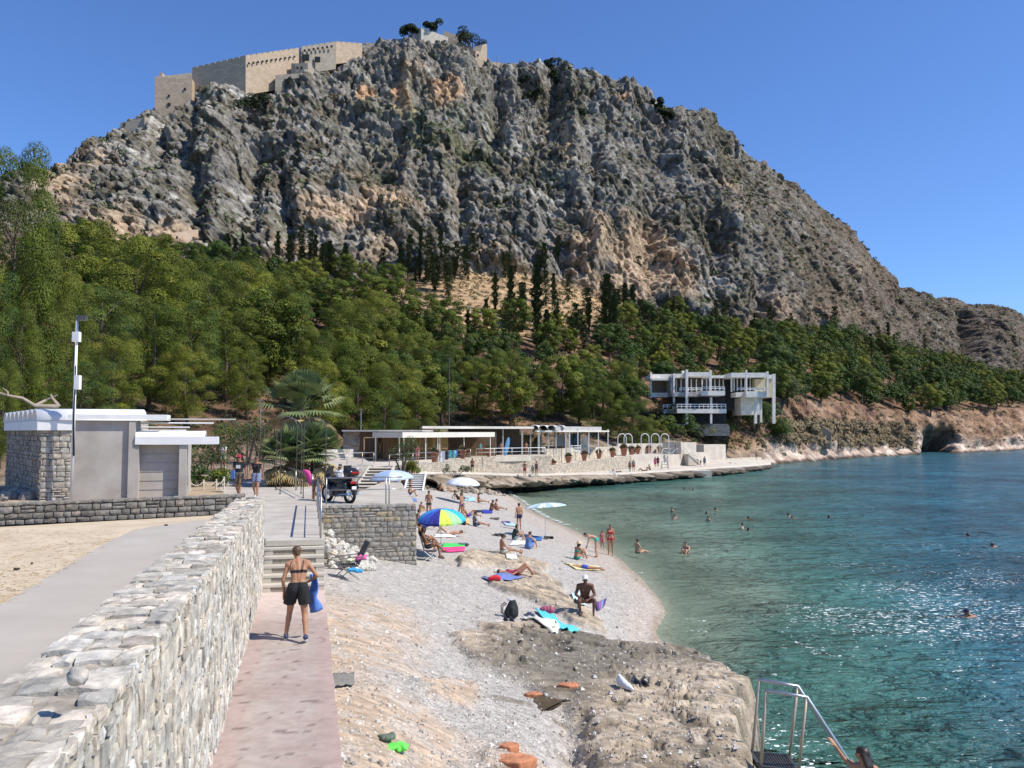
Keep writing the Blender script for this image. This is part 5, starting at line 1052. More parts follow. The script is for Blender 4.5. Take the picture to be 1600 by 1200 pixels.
fort('gun_casemate', [(455, 99, 115, 366), (481, 98.5, 113, 364), (487, 99, 112, 369)], 'small square tower with two windows below the rampart', 6, [[(465, 106, 364.6, .5), (471, 106, 364, .5)]], M_fortg, cat='tower')
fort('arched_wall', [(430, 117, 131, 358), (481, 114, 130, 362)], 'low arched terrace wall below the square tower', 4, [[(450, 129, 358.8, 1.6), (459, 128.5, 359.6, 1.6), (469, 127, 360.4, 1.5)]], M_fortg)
fort('summit_bastion', [(641, 50, 64, 426), (658, 43, 62, 414), (700, 58, 70, 421)], 'pale wedge shaped bastion on the summit', 5, [], blockwork('summit_stone', (.55, .51, .43), .35, .8, .1))
fort('summit_wall', [(693, 48, 56, 440), (700, 50, 58, 440), (713, 55, 60, 440), (722, 50, 60, 440)], 'broken pale wall pieces behind the summit bushes', 3, [], M_fort)
fort('summit_wall', [(700, 62, 75, 424), (722, 66, 80, 424), (743, 78, 92, 420)], 'grey wall stepping down right of the summit bastion', 3, [], M_fortg)
fort('summit_tower', [(726, 82, 98, 424), (743, 79, 104, 415), (751, 82, 104, 417), (754, 70, 103, 419), (761, 68, 102, 421)], 'ruined stone tower at the right end of the summit', 5, [[(747, 86, 415.6, .4), (753, 90, 418.2, .4)]], M_fort, cat='tower')
for k, (sg, lab) in enumerate((([(765, 96, 104, 428), (782, 98, 106, 430), (801, 100, 108, 430)], 'first low wall right of the ruined tower'), ([(801, 98, 112, 431), (808, 99, 112, 431), (838, 112, 122, 433), (840, 110, 124, 434), (850, 108, 122, 434)], 'crumbling curtain wall sloping down from the summit'), ([(880, 104, 112, 446), (905, 109, 117, 448), (925, 116, 124, 450)], 'low wall right of the ridge bush'),
        ([(930, 116, 124, 452), (948, 121, 128, 454), (970, 128, 136, 456)], 'stretch of ridge wall half hidden by scrub'), ([(975, 129, 138, 458), (992, 138, 146, 460)], 'short ridge wall above the notch'), ([(1133, 226, 240, 488), (1146, 226, 240, 490), (1155, 236, 252, 492)], 'small reddish tower ruin on the right ridge'), ([(1170, 249, 258, 497), (1186, 253, 262, 500), (1205, 262, 272, 503)], 'low wall on the ridge right of the reddish ruin'))):
    fort('ridge_wall', sg, lab, 3, [], M_fort)
for k, (sg, lab, hl) in enumerate((([(188, 192, 200, 338), (222, 184, 200, 338), (226, 182, 210, 337)], 'sloping ruined wall below the end bastion', []), ([(168, 240, 252, 318), (180, 236, 252, 318), (215, 234, 252, 318), (222, 216, 252, 324)], 'ruined gate house with two dark arches on the left slope', [(172, 244, 318, 1.4), (193, 248, 318, 1.2)]), ([(150, 262, 268, 300), (190, 256, 266, 304), (230, 253, 262, 308)], 'thin stair wall zigzagging under the ruined gate house', []),
        ([(243, 326, 336, 250), (262, 316, 330, 254), (290, 313, 326, 256)], 'dark buttressed ruin above the forest on the left slope', []), ([(246, 362, 382, 232), (256, 366, 384, 228), (310, 358, 372, 236)], 'tan ruined bastion just above the pines', [(262, 374, 229, .5), (275, 372, 231, .5)]), ([(318, 368, 385, 240), (372, 356, 384, 252)], 'plain retaining wall right of the tan ruined bastion', []))):
    fort('ruined_wall', sg, lab, 3, [hl] if hl else [], [M_fortg, M_fort, M_fortg, M_fortg, mat('tan_ruin', (.46, .33, .24), (.54, .41, .3), .3, .9, .4, 1), mat('plain_wall', (.36, .31, .25), (.42, .37, .3), .3)][k])
for px, y0, y1, d, lab in ((776, 88, 130, 424, 'tall thin mast on the skyline right of the summit tower'), (866, 78, 108, 440, 'thin mast rising behind the round ridge bush')):
    mm = MB(); a, b = W(px, y1, d), W(px, y0, d); mm.tube([a, b], [.28, .12], 6); mm.box(a.x-.5, a.x+.5, a.y-.5, a.y+.5, a.z-.4, a.z+.1); tag(mm.build('mast', M_dsteel), lab, 'mast')

g = MB(); g.cc = (.15, .145, .135); p = hill_y(1293, 700); a = W(1284, 664, p.y-2); b = W(1298, 702, p.y-3.5); c = W(1284, 700, p.y-3); g.add([a, b, c, a+Vector((2.2, 2, -1.5)), b+Vector((1.6, 3, 0)), c+Vector((0, 3, 0)), a.lerp(b, .5)+Vector((1.4, -.3, 1.2)), a.lerp(c, .5)+Vector((-.8, 0, 0))], [(0, 7, 2, 1, 6), (0, 6, 3), (6, 1, 4, 3), (0, 3, 5, 2, 7), (3, 4, 5), (1, 2, 5, 4)]); o = g.build('rock_slab', M_stone); bv = o.modifiers.new('b', 'BEVEL'); bv.width = .25; bv.segments = 2; tag(o, 'big grey tilted rock slab standing in the dry scrub on the bluff', 'rock')
# ================================================================ TREES
nr_ = np.random.RandomState(5)
def tufts(centres, radii, per, size, flat=.75, up=.35, out=1.0, seed=1, shape=3):
    """leaf clumps: for each puff, small faces spread over and through its volume"""
    r = np.random.RandomState(seed); V = []; C = []
    for (c, rad) in zip(centres, radii):
        n = max(8, int(per*rad*rad)); d = r.normal(size=(n, 3)); d /= np.linalg.norm(d, axis=1)[:, None]; d[:, 2] = np.where(d[:, 2] < -.35, -d[:, 2], d[:, 2])
        q = rad*(.70+.34*r.rand(n)**.6)[:, None]*d*np.array([1, 1, flat]); p = q+np.array(c)
        nrm = d*out*1.15+r.normal(size=(n, 3))*.36+np.array([0, 0, up]); nrm /= np.linalg.norm(nrm, axis=1)[:, None]
        a = np.cross(nrm, r.normal(size=(n, 3))); a /= np.linalg.norm(a, axis=1)[:, None]; b = np.cross(nrm, a); s = (size*(.6+.8*r.rand(n)))[:, None]
        if shape == 4: V.append(np.stack([p+a*s, p+b*s*.8, p-a*s, p-b*s*.8], 1))
        else: V.append(np.stack([p+a*s, p-a*s*.5+b*s*.8, p-a*s*.5-b*s*.8], 1))
        k = (.82+.36*r.rand(n))*(.68+.6*r.rand()); C.append(np.repeat(k[:, None], V[-1].shape[1], 1))
    return np.concatenate(V), np.concatenate(C)
def leaf_mesh(V, C, m):
    n, k = V.shape[:2]; me = bpy.data.meshes.new('mesh'); me.vertices.add(n*k); me.vertices.foreach_set('co', V.astype(np.float32).ravel()); me.loops.add(n*k); me.loops.foreach_set('vertex_index', np.arange(n*k, dtype=np.int32))
    me.polygons.add(n); me.polygons.foreach_set('loop_start', np.arange(0, n*k, k, dtype=np.int32))
    try: me.polygons.foreach_set('loop_total', np.full(n, k, np.int32))
    except Exception: pass
    me.update(calc_edges=True); at = me.color_attributes.new('Col', 'FLOAT_COLOR', 'POINT'); a = np.ones((n*k, 4), np.float32); a[:, :3] = C.reshape(-1, 1) if C.ndim == 2 else C.reshape(-1, 3); at.data.foreach_set('color', a.ravel()); me.materials.append(m); return me
def leafmat(name, c1, c2, rnd=.25, scale=.6, rough=.65, tl=.16):
    m = mat(name, c1, c2, scale, rough, attr=True, rnd=rnd, spec=.25); nt = m.node_tree; b = nt.nodes['Principled BSDF']; out = nt.nodes['Material Output']
    t = nt.nodes.new('ShaderNodeBsdfTranslucent'); src = b.inputs['Base Color'].links[0].from_socket; nt.links.new(src, t.inputs[0]); mx = nt.nodes.new('ShaderNodeMixShader'); mx.inputs[0].default_value = tl
    nt.links.new(b.outputs[0], mx.inputs[1]); nt.links.new(t.outputs[0], mx.inputs[2]); nt.links.new(mx.outputs[0], out.inputs[0]); return m
M_pineA = leafmat('pine_needles', (.06, .10, .012), (.20, .215, .03), .36)
M_pineB = leafmat('pine_needles_dark', (.035, .075, .018), (.11, .15, .028), .3)
M_cyp = leafmat('cypress_leaf', (.03, .048, .02), (.065, .085, .032), .25, tl=.1)
M_shrub = leafmat('shrub_leaf', (.06, .085, .03), (.12, .14, .06), .3)
M_bark = mat('pine_bark', (.09, .065, .05), (.16, .12, .09), 4, .95, .6, 12)
def pine_protos(h, n_puff, per, size, seed, m, spread=.36, low=.25):
    """a leaning trunk with limbs, and a crown of separate flattened puffs"""
    r = random.Random(seed); tk = MB(); lean = (r.uniform(-.08, .08)*h, r.uniform(-.08, .08)*h)
    def tp(t): return Vector((lean[0]*t+.02*h*math.sin(t*5+seed), lean[1]*t, h*.88*t))
    tk.tube([tp(t) for t in (0, .15, .3, .5, .7, .9, 1)], [h*.020*k for k in (1.5, 1.05, .95, .75, .5, .25, .1)], 7)
    cs, rd = [], []
    for k in range(n_puff):
        t = low+(1-low)*((k+.5)/n_puff)**.9; w = h*spread*(math.sin(math.pi*min(1, .18+.82*(1-(t-low)/(1-low))*.95))**.7)*(.45+.6*r.random()); a = k*2.4+r.uniform(-.5, .5)
        b = tp(min(t*.9, 1)); c = Vector((b.x+w*math.cos(a), b.y+w*math.sin(a), h*t*.97+r.uniform(-.02, .03)*h)); cs.append(tuple(c)); rd.append(h*r.uniform(.08, .145)*(1.15-.3*t))
        if k % 2 == 0: tk.tube([b*.97, b.lerp(c, .5)+Vector((0, 0, -.01*h)), c], [h*.006, h*.004, h*.002], 5, False)
    cs.append(tuple(tp(1)+Vector((0, 0, .06*h)))); rd.append(h*.08)
    V, C = tufts(cs, rd, per, size, .8, .35, 1.3, seed)
    return tk.mesh(M_bark, True), leaf_mesh(V, C, m)
def cyp_proto(h, seed, ragged=False, per=1500):
    r = np.random.RandomState(seed); n = per; t = r.rand(n)**.85; wid = h*(.085 if not ragged else .16)*np.sin(np.pi*np.clip(.08+.92*(1-t), 0, 1))**.6*(.75+.4*np.sin(t*31+seed)+.2*np.sin(t*77)*ragged)
    a = r.rand(n)*6.283; rad = wid*(.5+.6*r.rand(n)); p = np.stack([rad*np.cos(a), rad*np.sin(a), h*(.06+.95*t)], 1)
    d = np.stack([np.cos(a), np.sin(a), 1.2+0*a], 1); d /= np.linalg.norm(d, axis=1)[:, None]; s = (h*.016*(.6+.9*r.rand(n)))[:, None]; sd = np.stack([-np.sin(a), np.cos(a), 0*a], 1)
    V = np.stack([p+d*s*2.2, p-sd*s, p+sd*s], 1); C = np.repeat((.75+.5*r.rand(n))[:, None], 3, 1); tk = MB(); tk.tube([(0, 0, 0), (0, 0, h*.3), (0, 0, h*.9)], [h*.014, h*.01, h*.002], 6)
    return tk.mesh(M_bark, True), leaf_mesh(V, C, M_cyp)
def tree(name, meshes, loc, s, rz, label, cat, group, sz=None, tilt=0):
    root = empty(name, loc, rz, label, cat, group); root.scale = (s, s, sz or s); root.rotation_euler = (tilt, tilt*.5, rz)
    for nm, me in zip(('trunk', 'crown'), meshes): obj(nm, me, root)
    return root
PINE = [pine_protos(10, n, 330, .125, sd, m, sp, lo) for n, sd, m, sp, lo in ((30, 1, M_pineA, .34, .30), (36, 2, M_pineA, .40, .25), (28, 3, M_pineB, .34, .34), (34, 4, M_pineA, .42, .22), (26, 5, M_pineB, .30, .38), (40, 6, M_pineA, .38, .18))]
BIGP = [pine_protos(16, n, 420, .078, sd, m, sp, lo) for n, sd, m, sp, lo in ((34, 11, M_pineA, .34, .10), (38, 12, M_pineA, .38, .12), (32, 13, M_pineB, .34, .14))]
CYP = [cyp_proto(12, 1), cyp_proto(12, 2), cyp_proto(12, 3, True, 1300), cyp_proto(12, 4, True, 1100)]
rt = random.Random(21)
near_words = ['broad rounded', 'tall ragged', 'dark leaning', 'bright yellow green', 'flat layered', 'thin sparse']
def px_of(p): return proj(p.x, p.y, p.z)
def where(px, py):
    spots = [(40, 'at the far left edge'), (110, 'behind the service pole'), (240, 'above the hut roof'), (340, 'above the hut annex'), (420, 'left of the palm'), (520, 'behind the palm'), (600, 'above motorbike and cafe end'), (700, 'above the cafe canopy'), (800, 'above the pavilion roof'), (900, 'above right pavilion half'), (1000, 'between pavilion and derelict building'), (1060, 'just left of derelict building'), (1200, 'above the derelict building'), (1300, 'right of the derelict building'), (1400, 'above the orange bluff'), (1500, 'above the sea cave'), (1700, 'above the far right shore')]
    w = [t for x, t in spots if px < x]; w = w[0] if w else spots[-1][1]
    h = 'foot of the slope' if py > 590 else 'lower slope' if py > 545 else 'middle slope' if py > 500 else 'upper slope' if py > 455 else 'top of the wood'
    return w, h
seen = {}
def uniq(base):
    k = seen.get(base, 0); seen[base] = k+1
    return base if k == 0 else None
ORD = ['second', 'third', 'fourth', 'fifth', 'sixth', 'seventh', 'eighth', 'ninth', 'tenth', 'eleventh', 'twelfth', 'thirteenth', 'fourteenth', 'fifteenth', 'sixteenth', 'seventeenth', 'eighteenth', 'nineteenth', 'twentieth']
pending = []
def add_pine(loc, h, big=False, kind=None, wid=1.0):
    P = BIGP if big else PINE; i = rt.randrange(len(P)) if kind is None else kind; s = h/(16 if big else 10)
    o = tree('pine_tree', P[i], loc, s*rt.uniform(.9, 1.1)*wid, rt.uniform(0, 6.28), None, 'pine tree', 'Aleppo pines on the slope', s, rt.uniform(-.06, .06)); pending.append((o, near_words[(i+(3 if big else 0)) % 6], 'pine')); return o
# hero pines: photo column, photo row of the top, depth
for px, yt, dd, kd in ((-70, 250, 46, 0), (2, 226, 50, 1), (48, 385, 52, 0), (-20, 400, 44, 2), (100, 432, 56, 1), (40, 470, 46, 1), (150, 440, 68, 2), (205, 364, 84, 0), (262, 408, 88, 1), (235, 470, 76, 0), (322, 402, 104, 1), (175, 520, 62, 0), (300, 470, 84, 2), (372, 402, 112, 0), (350, 480, 92, 1), (290, 540, 74, 0), (385, 545, 84, 1), (420, 420, 122, 0), (415, 500, 104, 1), (455, 450, 125, 2), (470, 505, 106, 0), (120, 560, 50, 2), (0, 560, 42, 0),
        (545, 478, 120, 1), (520, 520, 98, 0), (560, 540, 102, 1), (500, 560, 90, 0), (618, 560, 116, 0), (600, 600, 104, 2), (650, 610, 116, 1), (585, 455, 150, 0), (640, 520, 138, 1), (690, 540, 140, 2), (745, 560, 146, 0), (700, 528, 160, 1), (800, 550, 150, 1), (850, 575, 152, 0), (780, 548, 166, 2), (905, 575, 154, 1), (950, 590, 150, 0), (990, 625, 148, 1), (1008, 648, 150, 0), (1028, 655, 155, 1), (968, 560, 166, 0), (925, 560, 172, 2)):
    g = hill_at(px, dd); top = zrow(px, yt, g.y); h = max(top-g.z, 4)*.96; add_pine(g, h, True, kd, (.5 if px < 110 else .98)*(.92 if h > 15 else 1))
# the wood behind
acc = []
tries = 0
while len(acc) < 262 and tries < 60000:
    tries += 1; px = rt.uniform(20, 1700); row = rt.uniform(r1+2, r3-6)
    g = hill(px, row); x_, y_ = px_of(g)
    if px < 1210 and row < r1+10: continue
    if px > 1200 and row < r2_-8: continue
    if 995 < px < 1215 and g.y < 186: continue
    clear = math.exp(-((px-800)/190)**2-((y_-474)/46)**2)
    if px < 1000 and y_ < 505 and rt.random() < .55: continue
    if rt.random() < clear*2.2: continue
    if px < 480 and g.y < 100: continue
    wgt = 1-.35*(px < 1000)
    if rt.random() > wgt: continue
    sp = 6.0+g.y*.010
    if any((g.x-q.x)**2+(g.y-q.y)**2 < sp*sp for q in acc): continue
    acc.append(g); add_pine(g-Vector((0, 0, .2)), rt.uniform(6.5, 12.5)*(1.05 if g.y < 160 else .95)*(.95 if px > 1250 else 1))
# the rest of the far wood, beyond what one can tell apart
Vw, Cw = tufts([(0, 0, 3.2), (1.5, .5, 4.2), (-1.4, .8, 4.0), (.4, -1.2, 4.6), (-.2, .6, 6.0), (.9, 1.0, 5.6), (-1.0, -.8, 5.4)], [1.9, 1.6, 1.6, 1.5, 1.6, 1.3, 1.3], 34, .26, .85, .4, 1.2, 77)
VV, CC = [], []; rw_ = np.random.RandomState(3); spots_ = []
while len(spots_) < 620:
    px = rw_.uniform(1000, 1760) if rw_.rand() < .7 else rw_.uniform(100, 1000); row = rw_.uniform(r2_-6 if px > 1190 else r1+34, r3-2); g = hill(px, row); x_, y_ = px_of(g)
    if math.exp(-((px-800)/165)**2-((y_-478)/52)**2) > .25 or (px < 560 and g.y < 105) or (985 < px < 1215 and g.y < 192): spots_.append(None); continue
    spots_.append(g); a = rw_.uniform(0, 6.28); s = rw_.uniform(.8, 1.25)*(1.15 if px > 1200 else .9); Rm = np.array([[math.cos(a), -math.sin(a), 0], [math.sin(a), math.cos(a), 0], [0, 0, 1]])*s
    VV.append(Vw @ Rm.T+np.array(g)-np.array([0, 0, .8])); CC.append(Cw*rw_.uniform(.75, 1.2))
tag(obj('far_pine_wood', leaf_mesh(np.concatenate(VV), np.concatenate(CC), M_pineB)), 'dense far pine wood filling the slope between the single pines', 'wood', kind='stuff')
# cypresses: clusters along the cliff foot
cacc = []
def add_cyp(px, yb, h, ragged=None):
    g = hill_y(px, yb)
    if any((g.x-q.x)**2+(g.y-q.y)**2 < 5 for q in cacc): return
    cacc.append(g); i = rt.randrange(4) if ragged is None else ragged; s = h/12
    o = tree('cypress_tree', CYP[i], g-Vector((0, 0, .3)), s*rt.uniform(.9, 1.3), rt.uniform(0, 6.28), None, 'cypress', 'cypresses below the cliff', s); pending.append((o, ['slender dark', 'narrow dark', 'ragged dark', 'thin ragged'][i], 'cypress'))
for px0, px1, y0, y1, n_ in ((350, 410, 405, 425, 7), (430, 500, 400, 440, 12), (490, 560, 420, 445, 9), (620, 700, 405, 455, 16), (690, 790, 400, 440, 16), (780, 880, 405, 445, 12), (600, 720, 440, 480, 8), (770, 900, 470, 545, 12), (850, 960, 500, 560, 12), (930, 1010, 470, 520, 8), (1060, 1130, 485, 520, 9), (1130, 1300, 510, 540, 14), (1290, 1450, 530, 560, 9), (700, 860, 520, 560, 8), (1000, 1100, 500, 560, 8)):
    for k in range(n_): add_cyp(rt.uniform(px0, px1), rt.uniform(y0, y1), rt.uniform(6, 11.5))
for px, yb, h in ((950, 530, 19), (960, 545, 15), (800, 500, 15), (840, 520, 17), (745, 420, 17), (660, 430, 17), (672, 440, 15), (705, 425, 16), (770, 420, 15), (852, 440, 14)): add_cyp(px, yb, h)
def kind_label(word, kind, px, py, k):
    w, h = where(px, py); base = ('%s pine, %s, %s' % (word, h, w)) if kind == 'pine' else ('%s cypress, %s, %s' % (word, h, w)); return base
bins = {}
for o, word, kind in pending:
    px, py = px_of(o.location+Vector((0, 0, 4))); bins.setdefault(kind_label(word, kind, px, py, 0), []).append((px, o))
for base, L_ in bins.items():
    L_.sort(key=lambda t: t[0])
    for k, (px, o) in enumerate(L_):
        o['label'] = base if len(L_) == 1 else ('leftmost ' if k == 0 else 'rightmost ' if k == len(L_)-1 else ORD[k-1]+' from left ')+base
# ---------------------------------------------------------------- bushes
def bush(px, py, w, h, d=None, m=None, label='', name='bush', seed=1, per=260, size=.09, z=None, cat='bush', hillp=False, group=None):
    p = hill_y(px, py) if hillp else (A(px, d, z) if z is not None else W(px, py, d)); r = random.Random(seed); cs, rd = [], []
    for k in range(9): cs.append((r.uniform(-.38, .38)*w, r.uniform(-.3, .3)*w, h*r.uniform(.25, .72))); rd.append(min(w, h)*r.uniform(.2, .32))
    V, C = tufts(cs, rd, per/(w*h)*4, size, .9, .4, 1, seed); root = empty(name, p, 0, label, cat, group); obj('foliage', leaf_mesh(V, C, m or M_shrub), root)
    tk = MB(); [tk.tube([(0, 0, -.3), (c[0]*.5, c[1]*.5, c[2]*.6), c], [.03*h, .02*h, .006*h], 5, False) for c in cs[:5]]; tk.build('stem', M_bark, root); return root
M_dkbush = leafmat('dark_bush', (.02, .035, .014), (.04, .06, .022), .1)
for k, (px, py, w, h, lab) in enumerate(((674, 50, 11, 7, 'round dark bush growing behind the pale summit bastion'), (738, 78, 15, 12, 'broad dark bush in front of the ruined summit tower'), (865, 112, 9, 8, 'round bush on the ridge by the thin mast'), (864, 140, 7, 14, 'tall dark bush in the cleft below the ridge mast'), (405, 190, 15, 12, 'big dark bush on the cliff below the golden rampart'), (832, 158, 10, 7, 'dark bush on the ledge below the ridge wall'), (825, 135, 9, 6, 'small bush just under the ridge wall'), (640, 62, 9, 9, 'wispy grey bush left of the summit bastion'), (1035, 190, 8, 8, 'dark bush in the notch of the ridge'), (905, 185, 12, 6, 'low dark bush on the ledge below the right ridge'), (1018, 172, 7, 6, 'bush on the shoulder above the ridge notch'))):
    d_ = float(k5d(px))-3; o = bush(px, py, w, h, d_-(0 if py < 120 else 14), M_dkbush, lab, seed=30+k, per=900, size=.42) if py < 120 else bush(px, py, w, h, None, M_dkbush, lab, seed=30+k, per=900, size=.42, hillp=True)
for k, (px, d, z, w, h, lab, m_) in enumerate(((318, 37, 4.4, 3.0, 1.25, 'rounded dark green hedge bush left of the walking couple', M_pineB), (346, 41, 4.3, 2.2, 1.1, 'low green bush behind the rope fence', M_pineA), (318, 50, 4.5, 3.4, 2.2, 'bright leafy shrub with red flowers beside the hut annex', M_shrub), (345, 62, 4.6, 3.2, 2.4, 'leafy shrub behind the pair in the garden', M_shrub), (385, 60, 4.4, 5, 4.4, 'large dark shrub under the left steel arches', M_pineB), (404, 62, 4.4, 4, 3.6, 'dark shrub between the arches and the palm', M_dkbush),
        (250, 56, 4.6, 3, 2.4, 'grey green bush above the white roof', M_shrub), (262, 52, 4.6, 2.6, 2.0, 'bush behind the roof pipes', M_shrub), (628, 72, 3.1, 2.8, 4.2, 'tall grey green shrub on the bank beside the beach stairs', M_shrub), (645, 74, 3.0, 2.0, 1.6, 'small shrub at the head of the beach stairs', M_pineA), (712, 82, 2.6, 3.4, 1.3, 'bright green creeper hanging over the quay rock', M_shrub))):
    bush(px, 0, w, h, d, m_, lab, seed=60+k, z=z, per=1300, size=.055)
for k, (px, py, w, h, lab) in enumerate(((1180, 676, 9, 8, 'large dark round bush on the slope below the pillars'), (1150, 668, 8, 6, 'olive bush beside the drum of the derelict building'), (1215, 690, 8, 6, 'grey bush at the top of the pale rocks'), (1222, 640, 9, 10, 'dark tree like bush at the right side of the derelict building'), (1068, 655, 7, 7, 'young pine bush in front of the derelict building'), (1090, 690, 9, 4, 'spreading green bush above the terrace end'), (1060, 685, 9, 5, 'dark green bush behind the right terrace'), (1200, 655, 7, 5, 'small bush under the rightmost pillar'), (1475, 640, 11, 8, 'dark bush above the sea cave'), (1440, 634, 10, 6, 'bush on the edge of the orange bluff'), (1120, 684, 8, 5, 'bush on the red slope under the footing wall'), (1050, 672, 7, 6, 'bush at the left foot of the derelict building'), (1105, 680, 7, 4, 'low bush in front of the footing wall'), (1142, 676, 8, 8, 'ivy like bush between the two halves of the derelict building'))):
    bush(px, py, w, h, None, [M_pineB, M_shrub][k % 2], lab, seed=90+k, per=1500, size=.17, hillp=True)
# scrub and cactus over the cliffs: nobody could count it
def scrub():
    r = np.random.RandomState(8); V, C = [], []
    cx = r.randint(2, NC-2, 9000); rx = r.randint(r3+4, r5-2, 9000); sl = veg[rx, cx]; keep = r.rand(9000) < (.10+.9*sl); cx, rx = cx[keep], rx[keep]; P = HP[rx, cx]
    for p, px in zip(P, colpx[cx]):
        n = 20; s = (.5+1.3*r.rand()**2)*(1 if p[1] < 400 else 1.25); d = r.normal(size=(n, 3)); d /= np.linalg.norm(d, axis=1)[:, None]; d[:, 2] = abs(d[:, 2]); q = p+d*s*np.array([1, 1, .8])*(.6+.4*r.rand(n))[:, None]
        a = np.cross(d, r.normal(size=(n, 3))); a /= np.linalg.norm(a, axis=1)[:, None]; b = np.cross(d, a); k = s*.36; V.append(np.stack([q+a*k, q-a*k*.5+b*k*.8, q-a*k*.5-b*k*.8], 1))
        t = r.rand(); base = np.array((.05, .065, .03)) if t < .45 else np.array((.13, .105, .06)) if t < .8 else np.array((.17, .21, .10)); C.append(np.ones((n, 3, 3))*base*(.8+.4*r.rand(n))[:, None, None])
    o = obj('cliff_scrub', leaf_mesh(np.concatenate(V), np.concatenate(C), mat('scrub', (1, 1, 1), None, 1, .8, attr=True, spec=.1))); tag(o, 'low scrub, dry grass and prickly pear dotted over the cliffs', 'scrub', kind='stuff')
    V, C = [], []
    cx = r.randint(0, NC-2, 14000); rx = r.randint(r1-6, r3+8, 14000)
    for c, w in zip(cx, rx):
        p = HP[w, c]; px = colpx[c]
        if px < 1215 and (p[1] < 60 or w < r1): continue
        if px > 1215 and r.rand() < (.85 if w < r2_ else .35): continue
        n = 14; s = (.14+.4*r.rand())*(.6+p[1]*.005); d = r.normal(size=(n, 3)); d /= np.linalg.norm(d, axis=1)[:, None]; d[:, 2] = abs(d[:, 2]); q = p+d*s*np.array([1, 1, .8]); a = np.cross(d, r.normal(size=(n, 3))); a /= np.linalg.norm(a, axis=1)[:, None]; b = np.cross(d, a); k = s*.4; V.append(np.stack([q+a*k, q-a*k*.5+b*k*.8, q-a*k*.5-b*k*.8], 1))
        base = np.array((.07, .085, .03)) if r.rand() < .75 else np.array((.17, .135, .075)); C.append(np.ones((n, 3, 3))*base*(.8+.4*r.rand(n))[:, None, None])
    o = obj('undergrowth', leaf_mesh(np.concatenate(V), np.concatenate(C), bpy.data.materials['scrub'])); tag(o, 'low undergrowth and dry tufts on the slope beneath the pines and on the bluff', 'undergrowth', kind='stuff')
    # dry mounds on the bluff above the pale rocks
    V, C = [], []
    for k in range(230):
        px = r.uniform(1215, 1425); py = 655+38*r.rand()+(px-1215)*.05; p = np.array(hill_y(px, py)); n = 60; s = .9+1.3*r.rand(); d = r.normal(size=(n, 3)); d /= np.linalg.norm(d, axis=1)[:, None]; d[:, 2] = abs(d[:, 2]); q = p+d*s*np.array([1, 1, .8]); a = np.cross(d, r.normal(size=(n, 3))); a /= np.linalg.norm(a, axis=1)[:, None]; b = np.cross(d, a); kk = s*.22; V.append(np.stack([q+a*kk, q-a*kk*.5+b*kk*.8, q-a*kk*.5-b*kk*.8], 1)); C.append(np.ones((n, 3, 3))*np.array((.21, .165, .10))*(.8+.4*r.rand(n))[:, None, None])
    o = obj('dry_scrub', leaf_mesh(np.concatenate(V), np.concatenate(C), bpy.data.materials['scrub'])); tag(o, 'rounded dry olive scrub mounds on the bluff above the pale shore rocks', 'scrub', kind='stuff')
scrub()
# ---------------------------------------------------------------- palms
M_palm = leafmat('palm_leaf', (.12, .17, .065), (.25, .29, .13), .1, tl=.2); M_palmdry = mat('palm_dry', (.34, .25, .10), (.45, .34, .16), 3, .8)
def palm(loc, h, s, seed, label):
    r = random.Random(seed); root = empty('palm_tree', loc, 0, label, 'palm tree', 'fan palms on the promenade'); tk = MB(); tk.tube([(0, 0, 0), (.1, 0, h*.5), (.05, .05, h)], [.28*s, .22*s, .2*s], 9); tk.build('trunk', M_bark, root)
    for nm, n_, m_, lo, hi in (('crown', 52, M_palm, -.1, 1.45), ('dry_skirt', 20, M_palmdry, -1.25, -.35)):
        mb = MB()
        for k in range(n_):
            a = r.uniform(0, 6.28); e_ = r.uniform(lo, hi); L_ = s*r.uniform(.7, 1.0); d = Vector((math.cos(a)*math.cos(e_), math.sin(a)*math.cos(e_), math.sin(e_))); o_ = Vector((.05, .05, h)); c = o_+d*L_; mb.cc = shade((1, 1, 1), .2); mb.tube([o_, c], [.025, .012], 4, False)
            side = Vector((-math.sin(a), math.cos(a), 0)); nn_ = d.cross(side); R_ = s*r.uniform(.75, 1.0)
            for j in range(17):
                f = -1.25+2.5*j/16; dd = (d*math.cos(f)+side*math.sin(f)); w = (nn_.cross(dd)).normalized()*.030*s*1.6; t_ = c+dd*R_*(1-.12*abs(f))-Vector((0, 0, .32*R_*(.5+abs(f)*.3))); m1 = c+dd*R_*.6-Vector((0, 0, .04)); mb.add([c, m1-w, t_, m1+w], [(0, 1, 2, 3)])
        mb.build(nm, m_, root)
    return root
palm(A(467, 44, 4.3), 3.9, 1.42, 1, 'taller bushy fan palm behind the dark steel arches'); palm(A(452, 41.5, 4.3), 1.3, 1.1, 2, 'low fan palm with yellowing fronds at the foot of the taller one'); palm(A(489, 42, 4.3), 1.5, 1.1, 3, 'low fan palm on the right with a dry straw coloured skirt')
